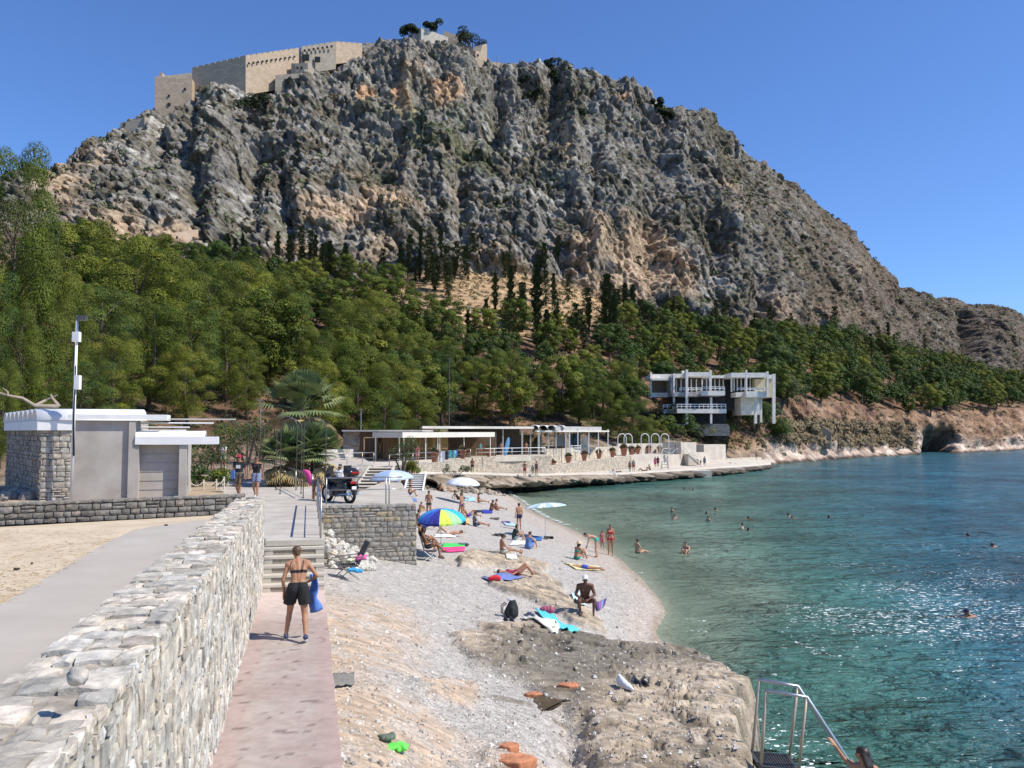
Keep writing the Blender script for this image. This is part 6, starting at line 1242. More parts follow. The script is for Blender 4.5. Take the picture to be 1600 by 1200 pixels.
# ================================================================ PEOPLE
def skinm(name, c): return mat(name, tuple(k*.92 for k in c), c, 6, .55, .15, 60, dist=.003, spec=.3)
SK = {'fair': skinm('skin_fair', (.52, .31, .21)), 'tan': skinm('skin_tan', (.40, .21, .125)), 'brown': skinm('skin_brown', (.25, .12, .065)), 'dark': skinm('skin_deep', (.15, .07, .045))}
_cm = {}
def cloth(c):
    k = tuple(round(x, 3) for x in c)
    if k not in _cm: _cm[k] = mat('cloth', tuple(x*.85 for x in k), tuple(min(1, x*1.1) for x in k), 12, .85, .3, 40, dist=.004)
    return _cm[k]
M_hair = mat('hair_dark', (.018, .012, .009), (.04, .028, .02), 30, .5); M_hairb = mat('hair_brown', (.07, .04, .02), (.12, .07, .04), 30, .5); M_eye = mat('eye_dark', (.01, .01, .01))
def V3(*a): return Vector(a)
BASE = dict(pel=(0, 0, .95), wai=(0, 0, 1.10), che=(0, .0, 1.28), nek=(0, -.01, 1.46), hed=(0, .02, 1.60), shL=(-.17, 0, 1.40), shR=(.17, 0, 1.40), elL=(-.22, -.02, 1.13), elR=(.22, -.02, 1.13), wrL=(-.24, .05, .90), wrR=(.24, .05, .90), hpL=(-.09, 0, .92), hpR=(.09, 0, .92), knL=(-.10, .02, .50), knR=(.10, .02, .50), anL=(-.11, -.02, .08), anR=(.11, -.02, .08), fac=(0, 1, 0))
def P(**k): d = dict(BASE); d.update(k); return d
def shift(d, dz, dy=0, keys=None):
    o = dict(d)
    for k, v in d.items():
        if k == 'fac' or (keys and k not in keys): continue
        o[k] = (v[0], v[1]+dy, v[2]+dz)
    return o
POSE = {
 'stand': P(),
 'hips': P(elL=(-.33, -.06, 1.16), wrL=(-.16, .08, 1.0), elR=(.33, -.06, 1.16), wrR=(.16, .08, 1.0)),
 'hold': P(elL=(-.22, .0, 1.14), wrL=(-.08, .2, 1.08), elR=(.22, 0, 1.14), wrR=(.08, .2, 1.06)),
 'phone': P(elL=(-.22, .08, 1.16), wrL=(-.05, .28, 1.32), elR=(.22, .08, 1.16), wrR=(.06, .27, 1.32), fac=(0, .9, -.4)),
 'walk': P(knL=(-.09, .14, .52), anL=(-.1, .20, .09), knR=(.1, .02, .50), anR=(.11, -.28, .14), elL=(-.22, -.1, 1.14), wrL=(-.24, -.1, .9), elR=(.22, .06, 1.14), wrR=(.22, .2, .93)),
 'bend': P(wai=(0, .08, 1.04), che=(0, .28, 1.10), nek=(0, .45, 1.13), hed=(0, .58, 1.16), shL=(-.17, .38, 1.09), shR=(.17, .38, 1.09), elL=(-.17, .42, .82), elR=(.16, .44, .82), wrL=(-.1, .48, .58), wrR=(.1, .52, .60), fac=(0, .8, -.6)),
 'knees': P(pel=(0, 0, .13), wai=(0, .0, .28), che=(0, .06, .46), nek=(0, .12, .63), hed=(0, .18, .77), shL=(-.17, .10, .57), shR=(.17, .10, .57), elL=(-.23, .26, .42), elR=(.23, .26, .42), wrL=(-.06, .44, .46), wrR=(.06, .44, .42), hpL=(-.1, .03, .12), hpR=(.1, .03, .12), knL=(-.12, .42, .45), knR=(.12, .42, .45), anL=(-.11, .60, .08), anR=(.11, .60, .08)),
 'long': P(pel=(0, 0, .13), wai=(0, -.03, .28), che=(0, -.03, .47), nek=(0, .0, .64), hed=(0, .04, .78), shL=(-.17, -.02, .58), shR=(.17, -.02, .58), elL=(-.22, .10, .35), elR=(.22, .10, .35), wrL=(-.08, .30, .25), wrR=(.08, .30, .25), hpL=(-.09, .03, .12), hpR=(.09, .03, .12), knL=(-.12, .44, .16), knR=(.12, .44, .20), anL=(-.13, .86, .06), anR=(.13, .86, .06), fac=(0, .85, -.5)),
 'lean': P(pel=(0, 0, .13), wai=(0, -.08, .25), che=(0, -.2, .40), nek=(0, -.30, .54), hed=(0, -.32, .68), shL=(-.17, -.28, .49), shR=(.17, -.28, .49), elL=(-.24, -.42, .28), elR=(.24, -.42, .28), wrL=(-.22, -.5, .05), wrR=(.22, -.5, .05), hpL=(-.09, .03, .12), hpR=(.09, .03, .12), knL=(-.11, .40, .40), knR=(.11, .44, .22), anL=(-.11, .62, .08), anR=(.12, .86, .07)),
 'back': P(pel=(0, 0, .12), wai=(0, -.16, .11), che=(0, -.34, .12), nek=(0, -.53, .13), hed=(0, -.67, .15), shL=(-.17, -.46, .11), shR=(.17, -.46, .11), elL=(-.3, -.62, .08), elR=(.26, -.22, .08), wrL=(-.16, -.78, .10), wrR=(.14, -.02, .16), hpL=(-.09, .03, .11), hpR=(.09, .03, .11), knL=(-.10, .34, .40), knR=(.11, .36, .36), anL=(-.10, .62, .08), anR=(.12, .60, .08), fac=(0, .1, 1)),
 'front': P(pel=(0, 0, .12), wai=(0, -.16, .11), che=(0, -.34, .13), nek=(0, -.53, .14), hed=(0, -.66, .15), shL=(-.17, -.46, .13), shR=(.17, -.46, .13), elL=(-.28, -.66, .06), elR=(.28, -.66, .06), wrL=(-.08, -.80, .05), wrR=(.08, -.80, .05), hpL=(-.09, .03, .11), hpR=(.09, .03, .11), knL=(-.10, .44, .08), knR=(.12, .44, .08), anL=(-.10, .85, .07), anR=(.14, .85, .07), fac=(.9, -.1, .1)),
 'chair': P(pel=(0, 0, .48), wai=(0, -.06, .62), che=(0, -.12, .80), nek=(0, -.16, .98), hed=(0, -.14, 1.12), shL=(-.17, -.14, .92), shR=(.17, -.14, .92), elL=(-.25, .0, .68), elR=(.25, .0, .68), wrL=(-.18, .22, .62), wrR=(.16, .22, .62), hpL=(-.1, .03, .46), hpR=(.1, .03, .46), knL=(-.13, .44, .50), knR=(.12, .40, .56), anL=(-.12, .52, .08), anR=(.06, .66, .30)),
 'perch': P(pel=(0, 0, .42), wai=(0, .02, .57), che=(0, .10, .74), nek=(0, .18, .91), hed=(0, .24, 1.05), shL=(-.2, .15, .85), shR=(.2, .15, .85), elL=(-.29, .22, .60), elR=(.29, .22, .60), wrL=(-.08, .42, .48), wrR=(.06, .42, .46), hpL=(-.11, .04, .40), hpR=(.11, .04, .40), knL=(-.26, .40, .46), knR=(.2, .42, .44), anL=(-.24, .40, .08), anR=(.16, .46, .08)),
 'swim': P(pel=(0, -.55, -.22), wai=(0, -.42, -.15), che=(0, -.24, -.08), nek=(0, -.06, .0), hed=(0, .02, .11), shL=(-.19, -.12, -.03), shR=(.19, -.12, -.03), elL=(-.42, .12, -.03), elR=(.42, .12, -.05), wrL=(-.26, .34, -.02), wrR=(.26, .34, -.06), hpL=(-.09, -.6, -.24), hpR=(.09, -.6, -.24), knL=(-.16, -1.0, -.34), knR=(.16, -1.0, -.34), anL=(-.2, -1.4, -.3), anR=(.2, -1.4, -.3)),
}
RAD = dict(nek=.052, hed=.095)
def capsule(mb, a, b, ra, rb, n=10):
    a, b = Vector(a), Vector(b); d = b-a; L = d.length
    if L < 1e-5: mb.sphere(a, ra, n, 6); return
    d.normalize(); pts, rs_ = [], []
    for k in (1.45, 1.1, .6, 0): pts.append(a-d*ra*math.sin(k) if k else a); rs_.append(ra*math.cos(k) if k else ra)
    for k in (0, .6, 1.1, 1.45): pts.append(b+d*rb*math.sin(k) if k else b); rs_.append(rb*math.cos(k) if k else rb)
    mb.tube(pts, rs_, n)
def remesh(mb, vox, it=3):
    me = bpy.data.meshes.new('tmp'); me.from_pydata(mb.v, [], mb.f); o = bpy.data.objects.new('tmp', me); col.objects.link(o)
    r_ = o.modifiers.new('r', 'REMESH'); r_.mode = 'VOXEL'; r_.voxel_size = vox; sm = o.modifiers.new('s', 'SMOOTH'); sm.factor = .5; sm.iterations = it
    dg = bpy.context.evaluated_depsgraph_get(); out = bpy.data.meshes.new_from_object(o.evaluated_get(dg)); bpy.data.objects.remove(o); bpy.data.meshes.remove(me)
    out.polygons.foreach_set('use_smooth', [True]*len(out.polygons)); return out
def person(label, pose, loc, face, skin='tan', h=1.7, clothes=(), hair='short', hcol=None, hat=None, female=False, build=1.0, shoes=None, vox=.021, group=None, fat=1.0):
    """face: heading in degrees, 0 = away from the camera (+y), 90 = left, 180 = towards the camera"""
    d = {k: Vector(v) for k, v in (POSE[pose] if isinstance(pose, str) else pose).items()}; s = h/1.7; bd = build
    root = empty('person', loc, R(face), label, 'person', group)
    bones = [('torso', 'wai', 'pel', .105*fat, .115*fat), ('torso', 'che', 'wai', .118*bd, .10*fat), ('torso', 'nek', 'che', .07, .115*bd), ('neck', 'nek', 'hed', .052, .055)]
    B = []   # (part, a, b, ra, rb)
    sx = (d['shR']-d['shL']).normalized(); hipw = .095 if female else .085
    B.append(('torso', d['nek']-(d['nek']-d['che'])*.15, d['che'], .068, .092)); B.append(('torso', d['che'], d['wai'], .095, .082*fat))
    for sgn in (-1, 1):
        B.append(('torso', d['shL' if sgn < 0 else 'shR']*.6+d['nek']*.4, d['che']+sx*.02*sgn, .055, .085)); B.append(('torso', d['che']+sx*.065*sgn, d['wai']+sx*.045*sgn, .092*bd, .082*fat)); B.append(('torso', d['wai']+sx*.045*sgn, d['pel']+sx*(.075 if female else .06)*sgn, .082*fat, .10*fat))
        B.append(('torso', d['nek'], d['shL' if sgn < 0 else 'shR'], .05, .06*bd)); B.append(('torso', d['shL' if sgn < 0 else 'shR'], d['che']+sx*.06*sgn, .06*bd, .08*bd))
    for k, S in enumerate('LR'):
        B.append(('uparm'+S, d['sh'+S], d['el'+S], .052*bd, .038*bd)); B.append(('loarm'+S, d['el'+S], d['wr'+S], .039*bd, .026))
        B.append(('thigh'+S, d['hp'+S], d['kn'+S], hipw*fat, .056*fat)); B.append(('shin'+S, d['kn'+S], d['an'+S], .056, .036)); m_ = (d['kn'+S]*.7+d['an'+S]*.3); B.append(('shin'+S, d['kn'+S].lerp(d['an'+S], .25), d['kn'+S].lerp(d['an'+S], .4), .057, .054))
        fd = Vector((0, 1, 0)); sh_ = (d['an'+S]-d['kn'+S]).normalized()
        if abs(sh_.z) < .5: fd = Vector((0, .15, 1)) if d['fac'].z > -.8 and pose != 'front' else Vector((0, 1, -.1))
        elif pose == 'swim': fd = sh_
        fd = (fd-sh_*fd.dot(sh_)*.7).normalized(); a = d['an'+S]; B.append(('foot'+S, a-fd*.045-Vector((0, 0, .028)), a+fd*.13-Vector((0, 0, .04)), .036, .03))
    if female:
        f_ = (d['nek']-d['wai']).normalized(); fr = sx.cross(f_).normalized()*-1; fr = fr if fr.dot(d['fac']) >= -.2 else -fr
        for sgn in (-1, 1): B.append(('torso', d['che']+sx*.07*sgn+fr*.055+f_*.02, d['che']+sx*.07*sgn+fr*.062+f_*.01, .062, .058))
    B.append(('neck', d['nek'], d['hed'], .052, .055))
    fac = d['fac'].normalized(); upv = (d['hed']-d['nek']).normalized(); upv = (upv-fac*upv.dot(fac)); upv = upv.normalized() if upv.length > .1 else Vector((0, -1, 0)); rt_ = fac.cross(upv).normalized(); hc = d['hed']+fac*.012
    B.append(('head', hc-fac*.015+upv*.018, hc+fac*.01+upv*.01, .088, .082)); B.append(('head', hc-upv*.02, hc-upv*.07+fac*.03, .072, .048)); B.append(('head', hc+fac*.088+upv*.005, hc+fac*.10-upv*.022, .010, .015))
    for sgn in (-1, 1): B.append(('head', hc+rt_*sgn*.082-upv*.01, hc+rt_*sgn*.082+upv*.02-fac*.01, .012, .014))
    fingers = []
    for S, sg in (('L', -1), ('R', 1)):
        w = d['wr'+S]; dr = (w-d['el'+S]).normalized(); side = dr.cross(fac if abs(dr.dot(fac)) < .9 else Vector((0, 0, 1))).normalized(); pn = side.cross(dr).normalized(); pc_ = w+dr*.05
        for q in (-1, 0, 1): B.append(('hand'+S, w+side*.012*q, w+dr*.075+side*.026*q, .018, .016))
        for q, L_ in zip((-1.5, -.5, .5, 1.5), (.066, .078, .074, .058)):
            b0 = w+dr*.078+side*.019*q; k1 = b0+dr*L_*.5+pn*.004; k2 = k1+dr*L_*.38+pn*.018; k3 = k2+dr*L_*.14+pn*.022; fingers.append([b0, k1, k2, k3])
        b0 = w+dr*.025+side*.03*-sg; fingers.append([b0, b0+dr*.03+side*.028*-sg, b0+dr*.06+side*.036*-sg+pn*.012])
    mb = MB()
    for p_, a, b, ra, rb in B: capsule(mb, a*s, b*s, ra*s, rb*s)
    fine_ = vox < .012
    if fine_:
        for f in fingers: mb.tube([q*s for q in f], [.0095*s]+[.0085*s]*(len(f)-2)+[.007*s], 8)
    me = remesh(mb, vox)
    if not fine_:   # far figures: separate fingers added to the same mesh
        bm = bmesh.new(); bm.from_mesh(me)
        for f in fingers:
            m2 = MB(); m2.tube([q*s for q in f], [.0095*s]*len(f), 5); vs = [bm.verts.new(v) for v in m2.v]; [bm.faces.new([vs[i] for i in ff]) for ff in m2.f]
        bm.to_mesh(me); bm.free()
    me.materials.append(SK[skin]); me.materials.append(M_eye); me.polygons.foreach_set('material_index', [0]*len(me.polygons))
    n0 = len(me.polygons); bm = bmesh.new(); bm.from_mesh(me)
    for sgn in (-1, 1):
        m2 = MB(); m2.sphere((hc+fac*.083+upv*.022+rt_*sgn*.034)*s, .0125*s, 6, 5); vs = [bm.verts.new(v) for v in m2.v]
        for ff in m2.f: bm.faces.new([vs[i] for i in ff]).material_index = 1
    m2 = MB(); m2.tube([(hc+fac*.087-upv*.048+rt_*-.022)*s, (hc+fac*.092-upv*.05)*s, (hc+fac*.087-upv*.048+rt_*.022)*s], .004*s, 5); vs = [bm.verts.new(v) for v in m2.v]
    for ff in m2.f: bm.faces.new([vs[i] for i in ff]).material_index = 1
    bm.to_mesh(me); bm.free(); body = obj('body', me, root)
    # clothing: shells lifted off the body
    co = np.array([v.co[:] for v in me.vertices]); 
    me.update(); nrm = np.array([v.normal[:] for v in me.vertices]); polys = [tuple(p.vertices) for p in me.polygons][:n0]
    cen = np.array([co[list(p)].mean(0) for p in polys])/s; best = np.full(len(polys), 9.0); bi = np.zeros(len(polys), int); bt = np.zeros(len(polys))
    for i, (p_, a, b, ra, rb) in enumerate(B):
        a_, b_ = np.array(a), np.array(b); e_ = b_-a_; t = np.clip(((cen-a_)@e_)/(e_@e_+1e-9), 0, 1); dd = np.linalg.norm(cen-a_-t[:, None]*e_, axis=1)-(ra+(rb-ra)*t); m_ = dd < best; best[m_] = dd[m_]; bi[m_] = i; bt[m_] = t[m_]
    names = np.array([b[0] for b in B])[bi]; ax = np.array(d['nek']-d['pel']); tt = ((cen-np.array(d['pel']))@ax)/(ax@ax)   # 0 pelvis, 1 neck
    tor = names == 'torso'; th = np.char.startswith(names, 'thigh'); ua = np.char.startswith(names, 'uparm')
    SEL = {'trunks': (tor & (tt < .12)) | (th & (bt < .42)), 'briefs': (tor & (tt < .06)) | (th & (bt < .14)), 'shorts': (tor & (tt < .17)) | (th & (bt < .6)), 'longshorts': (tor & (tt < .15)) | (th & (bt < .85)), 'bikini_bottom': (tor & (tt < .03)) | (th & (bt < .1)),
           'bikini_top': tor & (tt > .50) & (tt < .70), 'strap_top': tor & (tt > .53) & (tt < .615), 'tshirt': (tor & (tt > .0) & (tt < .98)) | (ua & (bt < .6)), 'vest': tor & (tt > .05) & (tt < .9), 'swimsuit': (tor & (tt < .78)) | (th & (bt < .1)), 'dress': (tor & (tt < .85)) | (th & (bt < .8)), 'leggings': (tor & (tt < .15)) | th | (np.char.startswith(names, 'shin') & (bt < .9))}
    for kind_, c in clothes:
        sel = SEL[kind_]; idx = [polys[i] for i in np.nonzero(sel)[0]]
        if not idx: continue
        loose = {'shorts': .022, 'longshorts': .024, 'tshirt': .018, 'dress': .028, 'trunks': .013}.get(kind_, .007)*s
        mp = {}; vs = []; fs = []
        for f in idx:
            q = []
            for i in f:
                if i not in mp: mp[i] = len(vs); vs.append(tuple(co[i]+nrm[i]*loose))
                q.append(mp[i])
            fs.append(tuple(q))
        g = MB(); g.add(vs, fs); go = g.build(kind_, cloth(c), root, True); sl = go.modifiers.new('thick', 'SOLIDIFY'); sl.thickness = .004; sl.offset = -1
    # hair and hat
    hm = hcol or M_hair; g = MB()
    if hair != 'bald':
        capsule(g, (hc-fac*.03+upv*.034)*s, (hc-fac*.004+upv*.042)*s, .092*s, .086*s, 12); capsule(g, (hc-fac*.04+upv*.01)*s, (hc-fac*.045-upv*.035)*s, .074*s, .055*s, 12)
        if hair in ('long', 'pony', 'bun'):
            if hair == 'long':
                for q in (-.05, 0, .05): capsule(g, (hc-fac*.05+rt_*q)*s, (hc-fac*.075-upv*.17+rt_*q*1.1)*s, .05*s, .03*s, 8)
            elif hair == 'pony': capsule(g, (hc-fac*.10+upv*.03)*s, (hc-fac*.14-upv*.12)*s, .03*s, .014*s, 8)
            else: g.sphere((hc-fac*.09+upv*.08)*s, .045*s, 8, 6)
        hme = remesh(g, .014, 2); hme.materials.append(hm); obj('hair', hme, root)
    if hat:
        kind_, c = hat; g = MB(); o_ = hc+upv*.065-fac*.005
        if kind_ == 'cap': capsule(g, (o_-upv*.012)*s, (o_+upv*.005)*s, .099*s, .092*s, 14); capsule(g, (o_+fac*.08)*s, (o_+fac*.16-upv*.01)*s, .014*s, .01*s, 8); capsule(g, (o_+fac*.08+rt_*.05)*s, (o_+fac*.14+rt_*.04-upv*.01)*s, .014*s, .01*s, 8); capsule(g, (o_+fac*.08-rt_*.05)*s, (o_+fac*.14-rt_*.04-upv*.01)*s, .014*s, .01*s, 8)
        else:
            prof = [(.19, -.012), (.185, -.002), (.105, .008), (.098, .07), (.07, .095), (.01, .1)]; n = 16; vs = []
            for r_, z_ in prof:
                for k in range(n): a = 6.2832*k/n; vs.append((o_+rt_*r_*math.cos(a)+fac*r_*math.sin(a)+upv*z_)*s)
            fs = [(i*n+k, i*n+(k+1) % n, (i+1)*n+(k+1) % n, (i+1)*n+k) for i in range(len(prof)-1) for k in range(n)]; g.add(vs, fs+[tuple(range(n-1, -1, -1)), tuple(range((len(prof)-1)*n, len(prof)*n))])
        g.build('hat', cloth(c), root, True)
    if shoes:
        for S in 'LR':
            g = MB(); f = [b for b in B if b[0] == 'foot'+S][0]; capsule(g, (f[1]+Vector((0, 0, .004)))*s, (f[2]+Vector((0, 0, .002)))*s, .046*s, .041*s); capsule(g, (d['an'+S])*s, (d['an'+S]-Vector((0, 0, .03)))*s, .042*s, .045*s); o = g.build('shoe', cloth(shoes), root, True)
            g = MB(); g.tube([(f[1]-Vector((0, 0, .03)))*s, (f[2]-Vector((0, 0, .026)))*s], .036*s, 8); g.v = [(v[0], v[1], v[2]) for v in g.v]; sl = g.build('sole', M_white, o, True)
    return root
def glasses(root, h=1.7, pose='stand'):
    d = POSE[pose]; s = h/1.7; hc = Vector(d['hed'])+Vector((0, .012, 0)); g = MB(); g.box(-.07*s, .07*s, (hc.y+.075)*s, (hc.y+.1)*s, (hc.z+.008)*s, (hc.z+.036)*s); g.build('sunglasses', M_black, root)
# ---------------------------------------------------------------- the woman on the red path
wp = P(pel=(0, 0, .93), wai=(.005, .04, 1.07), che=(.01, .10, 1.25), nek=(-.01, .17, 1.41), hed=(-.035, .235, 1.545), shL=(-.185, .13, 1.345), shR=(.165, .15, 1.36), elL=(-.265, .07, 1.07), wrL=(-.245, .14, .83), elR=(.34, .07, 1.13), wrR=(.21, .22, 1.02), hpL=(-.09, 0, .90), hpR=(.085, 0, .90), knL=(-.14, .12, .50), anL=(-.20, .10, .085), knR=(.13, -.04, .48), anR=(.16, -.24, .12), fac=(-.25, .9, -.45))
woman = person('woman in black bikini top and loose black shorts walking up the red path', wp, G(464, 1000, 3.31), 12, 'tan', 1.66, [('strap_top', (.012, .012, .014)), ('shorts', (.010, .011, .014))], 'short', M_hairb, female=True, build=.93, shoes=(.05, .06, .12), vox=.0085)
for S, x in (('L', -.075), ('R', .07)):
    g = MB(); k = 1.66/1.7; g.tube([Vector(q)*k for q in ((x*1.1, -.012, 1.235), (x*1.3, .012, 1.32), (x*1.45, .065, 1.40), (x*1.4, .16, 1.42), (x*1.3, .22, 1.34))], .007, 6); g.build('shoulder_strap', M_black, woman)
# looser flared legs of the shorts
def flare(root, obname, top, bot, amt):
    for c in root.children:
        if c.name.startswith(obname):
            c.data = c.data.copy()
            for v in c.data.vertices:
                t = max(0, min(1, (top-v.co.z)/(top-bot))); v.co.x *= 1+amt*t; v.co.y += (v.co.y)*amt*.6*t; v.co += Vector((math.sin(v.co.x*70+v.co.y*40)*.008*t, math.cos(v.co.x*60)*.008*t, 0))
flare(woman, 'shorts', .93, .62, .22)
tw = MB(); k = 12; base_ = woman.location; vs = []
for j in range(14):
    for i in range(7):
        f = i/6; z = 1.12-.052*j; vs.append((.20+.11*f+.03*math.sin(j*.6)+.012*j*.6*f, .10+.10*math.sin(f*3.1+j*.25)+.04*f, z-.06*f*math.sin(j*.4)))
tw.add(vs, [(j*7+i, j*7+i+1, (j+1)*7+i+1, (j+1)*7+i) for j in range(13) for i in range(6)]); to = tw.build('blue_towel', cloth((.10, .22, .58)), None, True); to.location = base_; to.rotation_euler = (0, 0, R(12)); sl = to.modifiers.new('t', 'SOLIDIFY'); sl.thickness = .012; tag(to, 'blue towel tucked under the arm of the woman on the red path', 'towel')
# ---------------------------------------------------------------- couple on the upper path
m1 = person('man in red cap, black printed t-shirt and khaki shorts walking towards the camera', 'walk', A(373, 33.6, 4.3), 178, 'tan', 1.74, [('tshirt', (.02, .022, .026)), ('longshorts', (.16, .125, .09))], 'short', None, ('cap', (.40, .02, .04)), build=1.08, fat=1.08, shoes=(.05, .05, .05)); glasses(m1, 1.74)
g = MB(); g.box(-.09, .09, .125, .135, 1.22, 1.36); g.build('shirt_print', M_white, m1)
g = MB(); g.box(-.07, .07, -.06, .06, 0, .30); g.box(-.04, .04, -.05, .05, .3, .34); o = g.build('blue_bag', cloth((.07, .16, .45))); o.location = A(364, 33.3, 5.12); tag(o, 'blue bag tucked under the arm of the man in the red cap', 'bag')
w1 = person('woman in black sleeveless top and patterned shorts walking beside the man in the red cap', 'walk', A(400, 33.4, 4.3), 182, 'tan', 1.70, [('vest', (.012, .012, .016)), ('shorts', (.22, .24, .36))], 'long', M_hairb, female=True, build=.98, shoes=(.5, .5, .5)); glasses(w1, 1.7)
PP = []
def pp(label, pose, px, py, face, ground='beach', d=None, z=None, **kw):
    if ground == 'beach': loc = hit(px, py)
    elif ground == 'sea': loc = G(px, py, kw.pop('dz', 0)*0); loc.z = kw.pop('lift', 0)
    else: loc = A(px, d, z)
    return person(label, pose, loc, face, **kw)
# distant people in the garden
pp('man in white t-shirt and shorts with black crossbody bag standing in the garden', 'phone', 348, 0, 175, 'A', 52, 4.6, skin='tan', clothes=[('tshirt', (.7, .7, .7)), ('shorts', (.65, .66, .68))])
pp('woman in dark dress standing beside the man in white in the garden', 'hold', 332, 0, 150, 'A', 51, 4.6, skin='tan', clothes=[('dress', (.12, .09, .07))], hair='long', female=True, h=1.62)
# behind the motorbike
pp('man in white t-shirt seen over the motorbike saddle', 'stand', 531, 0, 190, 'A', 37, 4.3-.45, skin='tan', clothes=[('tshirt', (.72, .72, .72)), ('trunks', (.05, .06, .09))])
pp('person in pink holding the railing behind the motorbike wheel', 'bend', 494, 0, 200, 'A', 33.0, 4.3-.25, skin='brown', clothes=[('tshirt', (.16, .15, .14))], h=1.6)
# under and round the blue umbrella at the back
pp('man standing behind the pale blue umbrella in light blue shorts', 'stand', 619, 767, 170, skin='tan', clothes=[('shorts', (.35, .48, .62))])
pp('sunburnt woman standing at the foot of the beach stairs', 'hold', 641, 765, 150, skin='tan', clothes=[('swimsuit', (.28, .17, .11))], female=True, h=1.62, hair='bun', hcol=M_hairb)
pp('tanned man bending over the lounger beside the blue umbrella', 'bend', 604, 779, 100, skin='tan', clothes=[('trunks', (.08, .09, .14))])
pp('woman reclining in dark swimsuit left of the bending man', 'lean', 589, 779, -70, skin='brown', clothes=[('swimsuit', (.02, .02, .025))], female=True, hair='long')
pp('person sitting knees up right of the bending man', 'knees', 638, 776, -80, skin='tan', clothes=[('trunks', (.03, .05, .16))])
pp('pink clad woman leaning on the terrace railing', 'hold', 652, 0, 180, 'A', 78.5, 4.05, skin='tan', clothes=[('tshirt', (.6, .16, .2)), ('shorts', (.6, .25, .25))], female=True)
pp('bather in dark trunks standing by the stairs to the terrace', 'stand', 738, 0, 160, 'A', 91, 2.4, skin='brown', clothes=[('trunks', (.02, .02, .02))])
pp('bather in teal top under the pavilion', 'stand', 750, 0, 180, 'A', 103, 4.0, skin='tan', clothes=[('tshirt', (.10, .34, .36))])
pp('shirtless man standing near the blue board', 'hips', 783, 0, 180, 'A', 104, 4.0, skin='tan', clothes=[('shorts', (.05, .05, .08))])
# far beach
pp('man sunbathing with knees up by the rock left of the white umbrella', 'lean', 694, 769, -75, skin='tan', clothes=[('trunks', (.5, .5, .5))])
pp('woman in black lying in the shade of the white umbrella', 'lean', 716, 781, -60, skin='brown', clothes=[('swimsuit', (.015, .015, .015))], female=True)
pp('thin boy in dark trunks standing alone on the pebbles', 'hold', 670, 811, 170, skin='tan', clothes=[('briefs', (.02, .05, .045))], h=1.62, build=.88)
pp('woman in purple trunks walking past the sitting man', 'walk', 721, 812, 60, skin='tan', clothes=[('briefs', (.05, .035, .18))], hair='bun', hcol=M_hairb, h=1.68, build=.9)
pp('man in blue trunks sitting behind the man in grey', 'lean', 731, 808, -70, skin='tan', clothes=[('trunks', (.08, .07, .35))])
pp('person in grey t-shirt sitting with a drink beside the black bag', 'long', 742, 823, -75, skin='tan', clothes=[('tshirt', (.16, .17, .20)), ('shorts', (.05, .06, .1))])
pp('tanned man seated at the waterline edge of the beach, left of the pair', 'knees', 767, 799, -60, skin='brown', clothes=[('briefs', (.1, .02, .03))])
pp('woman stretched out with long legs right of the seated tanned man', 'long', 775, 797, -85, skin='tan', clothes=[('swimsuit', (.03, .03, .04))], female=True)
pp('man in navy trunks standing with his back to us near the water', 'stand', 811, 828, 25, skin='tan', clothes=[('trunks', (.02, .028, .07))], build=1.1)
pp('person in dark green t-shirt sitting hugging knees', 'knees', 803, 845, -70, skin='fair', clothes=[('tshirt', (.015, .04, .035)), ('trunks', (.2, .26, .26))], build=1.1, hair='long')
pp('woman in blue dress sitting with her back to us', 'knees', 825, 858, -40, skin='fair', clothes=[('dress', (.12, .22, .46))], female=True, hair='bun')
pp('man in grey cap sitting cross legged on the pebbles', 'long', 785, 866, -75, skin='tan', clothes=[('trunks', (.5, .48, .42))], hat=('cap', (.12, .12, .13)))
pp('half hidden man beside the corner of the retaining wall', 'knees', 650, 822, -60, skin='tan', clothes=[('trunks', (.03, .03, .03))])
pp('woman in dark swimsuit on the chair behind the striped umbrella', 'chair', 661, 861, -75, skin='tan', clothes=[('swimsuit', (.02, .03, .05))], female=True)
pp('deeply tanned man sitting on the folding chair under the striped umbrella', 'chair', 667, 872, -85, skin='brown', clothes=[('trunks', (.03, .03, .04))])
pp('bather lying on a white towel right of the striped umbrella', 'back', 700, 836, 95, skin='fair', clothes=[('briefs', (.5, .5, .5))])
pp('sunbather lying beyond the striped umbrella with knees raised', 'back', 683, 806, 95, skin='tan', clothes=[('swimsuit', (.2, .17, .12))], female=True)
pp('boy in green trunks bending down for his shoes', 'bend', 932, 871, 75, skin='fair', clothes=[('briefs', (.02, .42, .30))], h=1.72, build=.85)
pp('woman in red bikini standing at the edge of the sea', 'stand', 954, 868, 180, skin='tan', clothes=[('bikini_top', (.5, .02, .03)), ('bikini_bottom', (.5, .02, .03))], female=True, hcol=M_hairb, build=1.02, fat=1.1, h=1.72)
pp('small child in pink behind the woman in the red bikini', 'hold', 941, 859, 170, skin='tan', clothes=[('dress', (.6, .2, .2))], h=1.12, hair='long', female=True)
pp('woman in straw hat and green top sitting reading', 'knees', 901, 875, -50, skin='tan', clothes=[('bikini_top', (.02, .30, .22)), ('briefs', (.02, .3, .2))], female=True, hat=('sun', (.62, .50, .30)), hair='long')
pp('man in bright blue trunks lying face down on a yellow towel', 'front', 912, 890, -100, skin='tan', clothes=[('trunks', (.03, .07, .45))])
pp('woman in dark red swimsuit lying on her back with bent knees on the rock', 'back', 808, 900, -80, skin='tan', clothes=[('swimsuit', (.26, .02, .06))], female=True, h=1.72)
pp('broad dark tanned man in white cap sitting on the pebbles facing us', 'perch', 914, 958, 178, skin='dark', clothes=[('trunks', (.015, .015, .02))], hat=('cap', (.75, .75, .75)), build=1.22, fat=1.2, h=1.78, vox=.013)
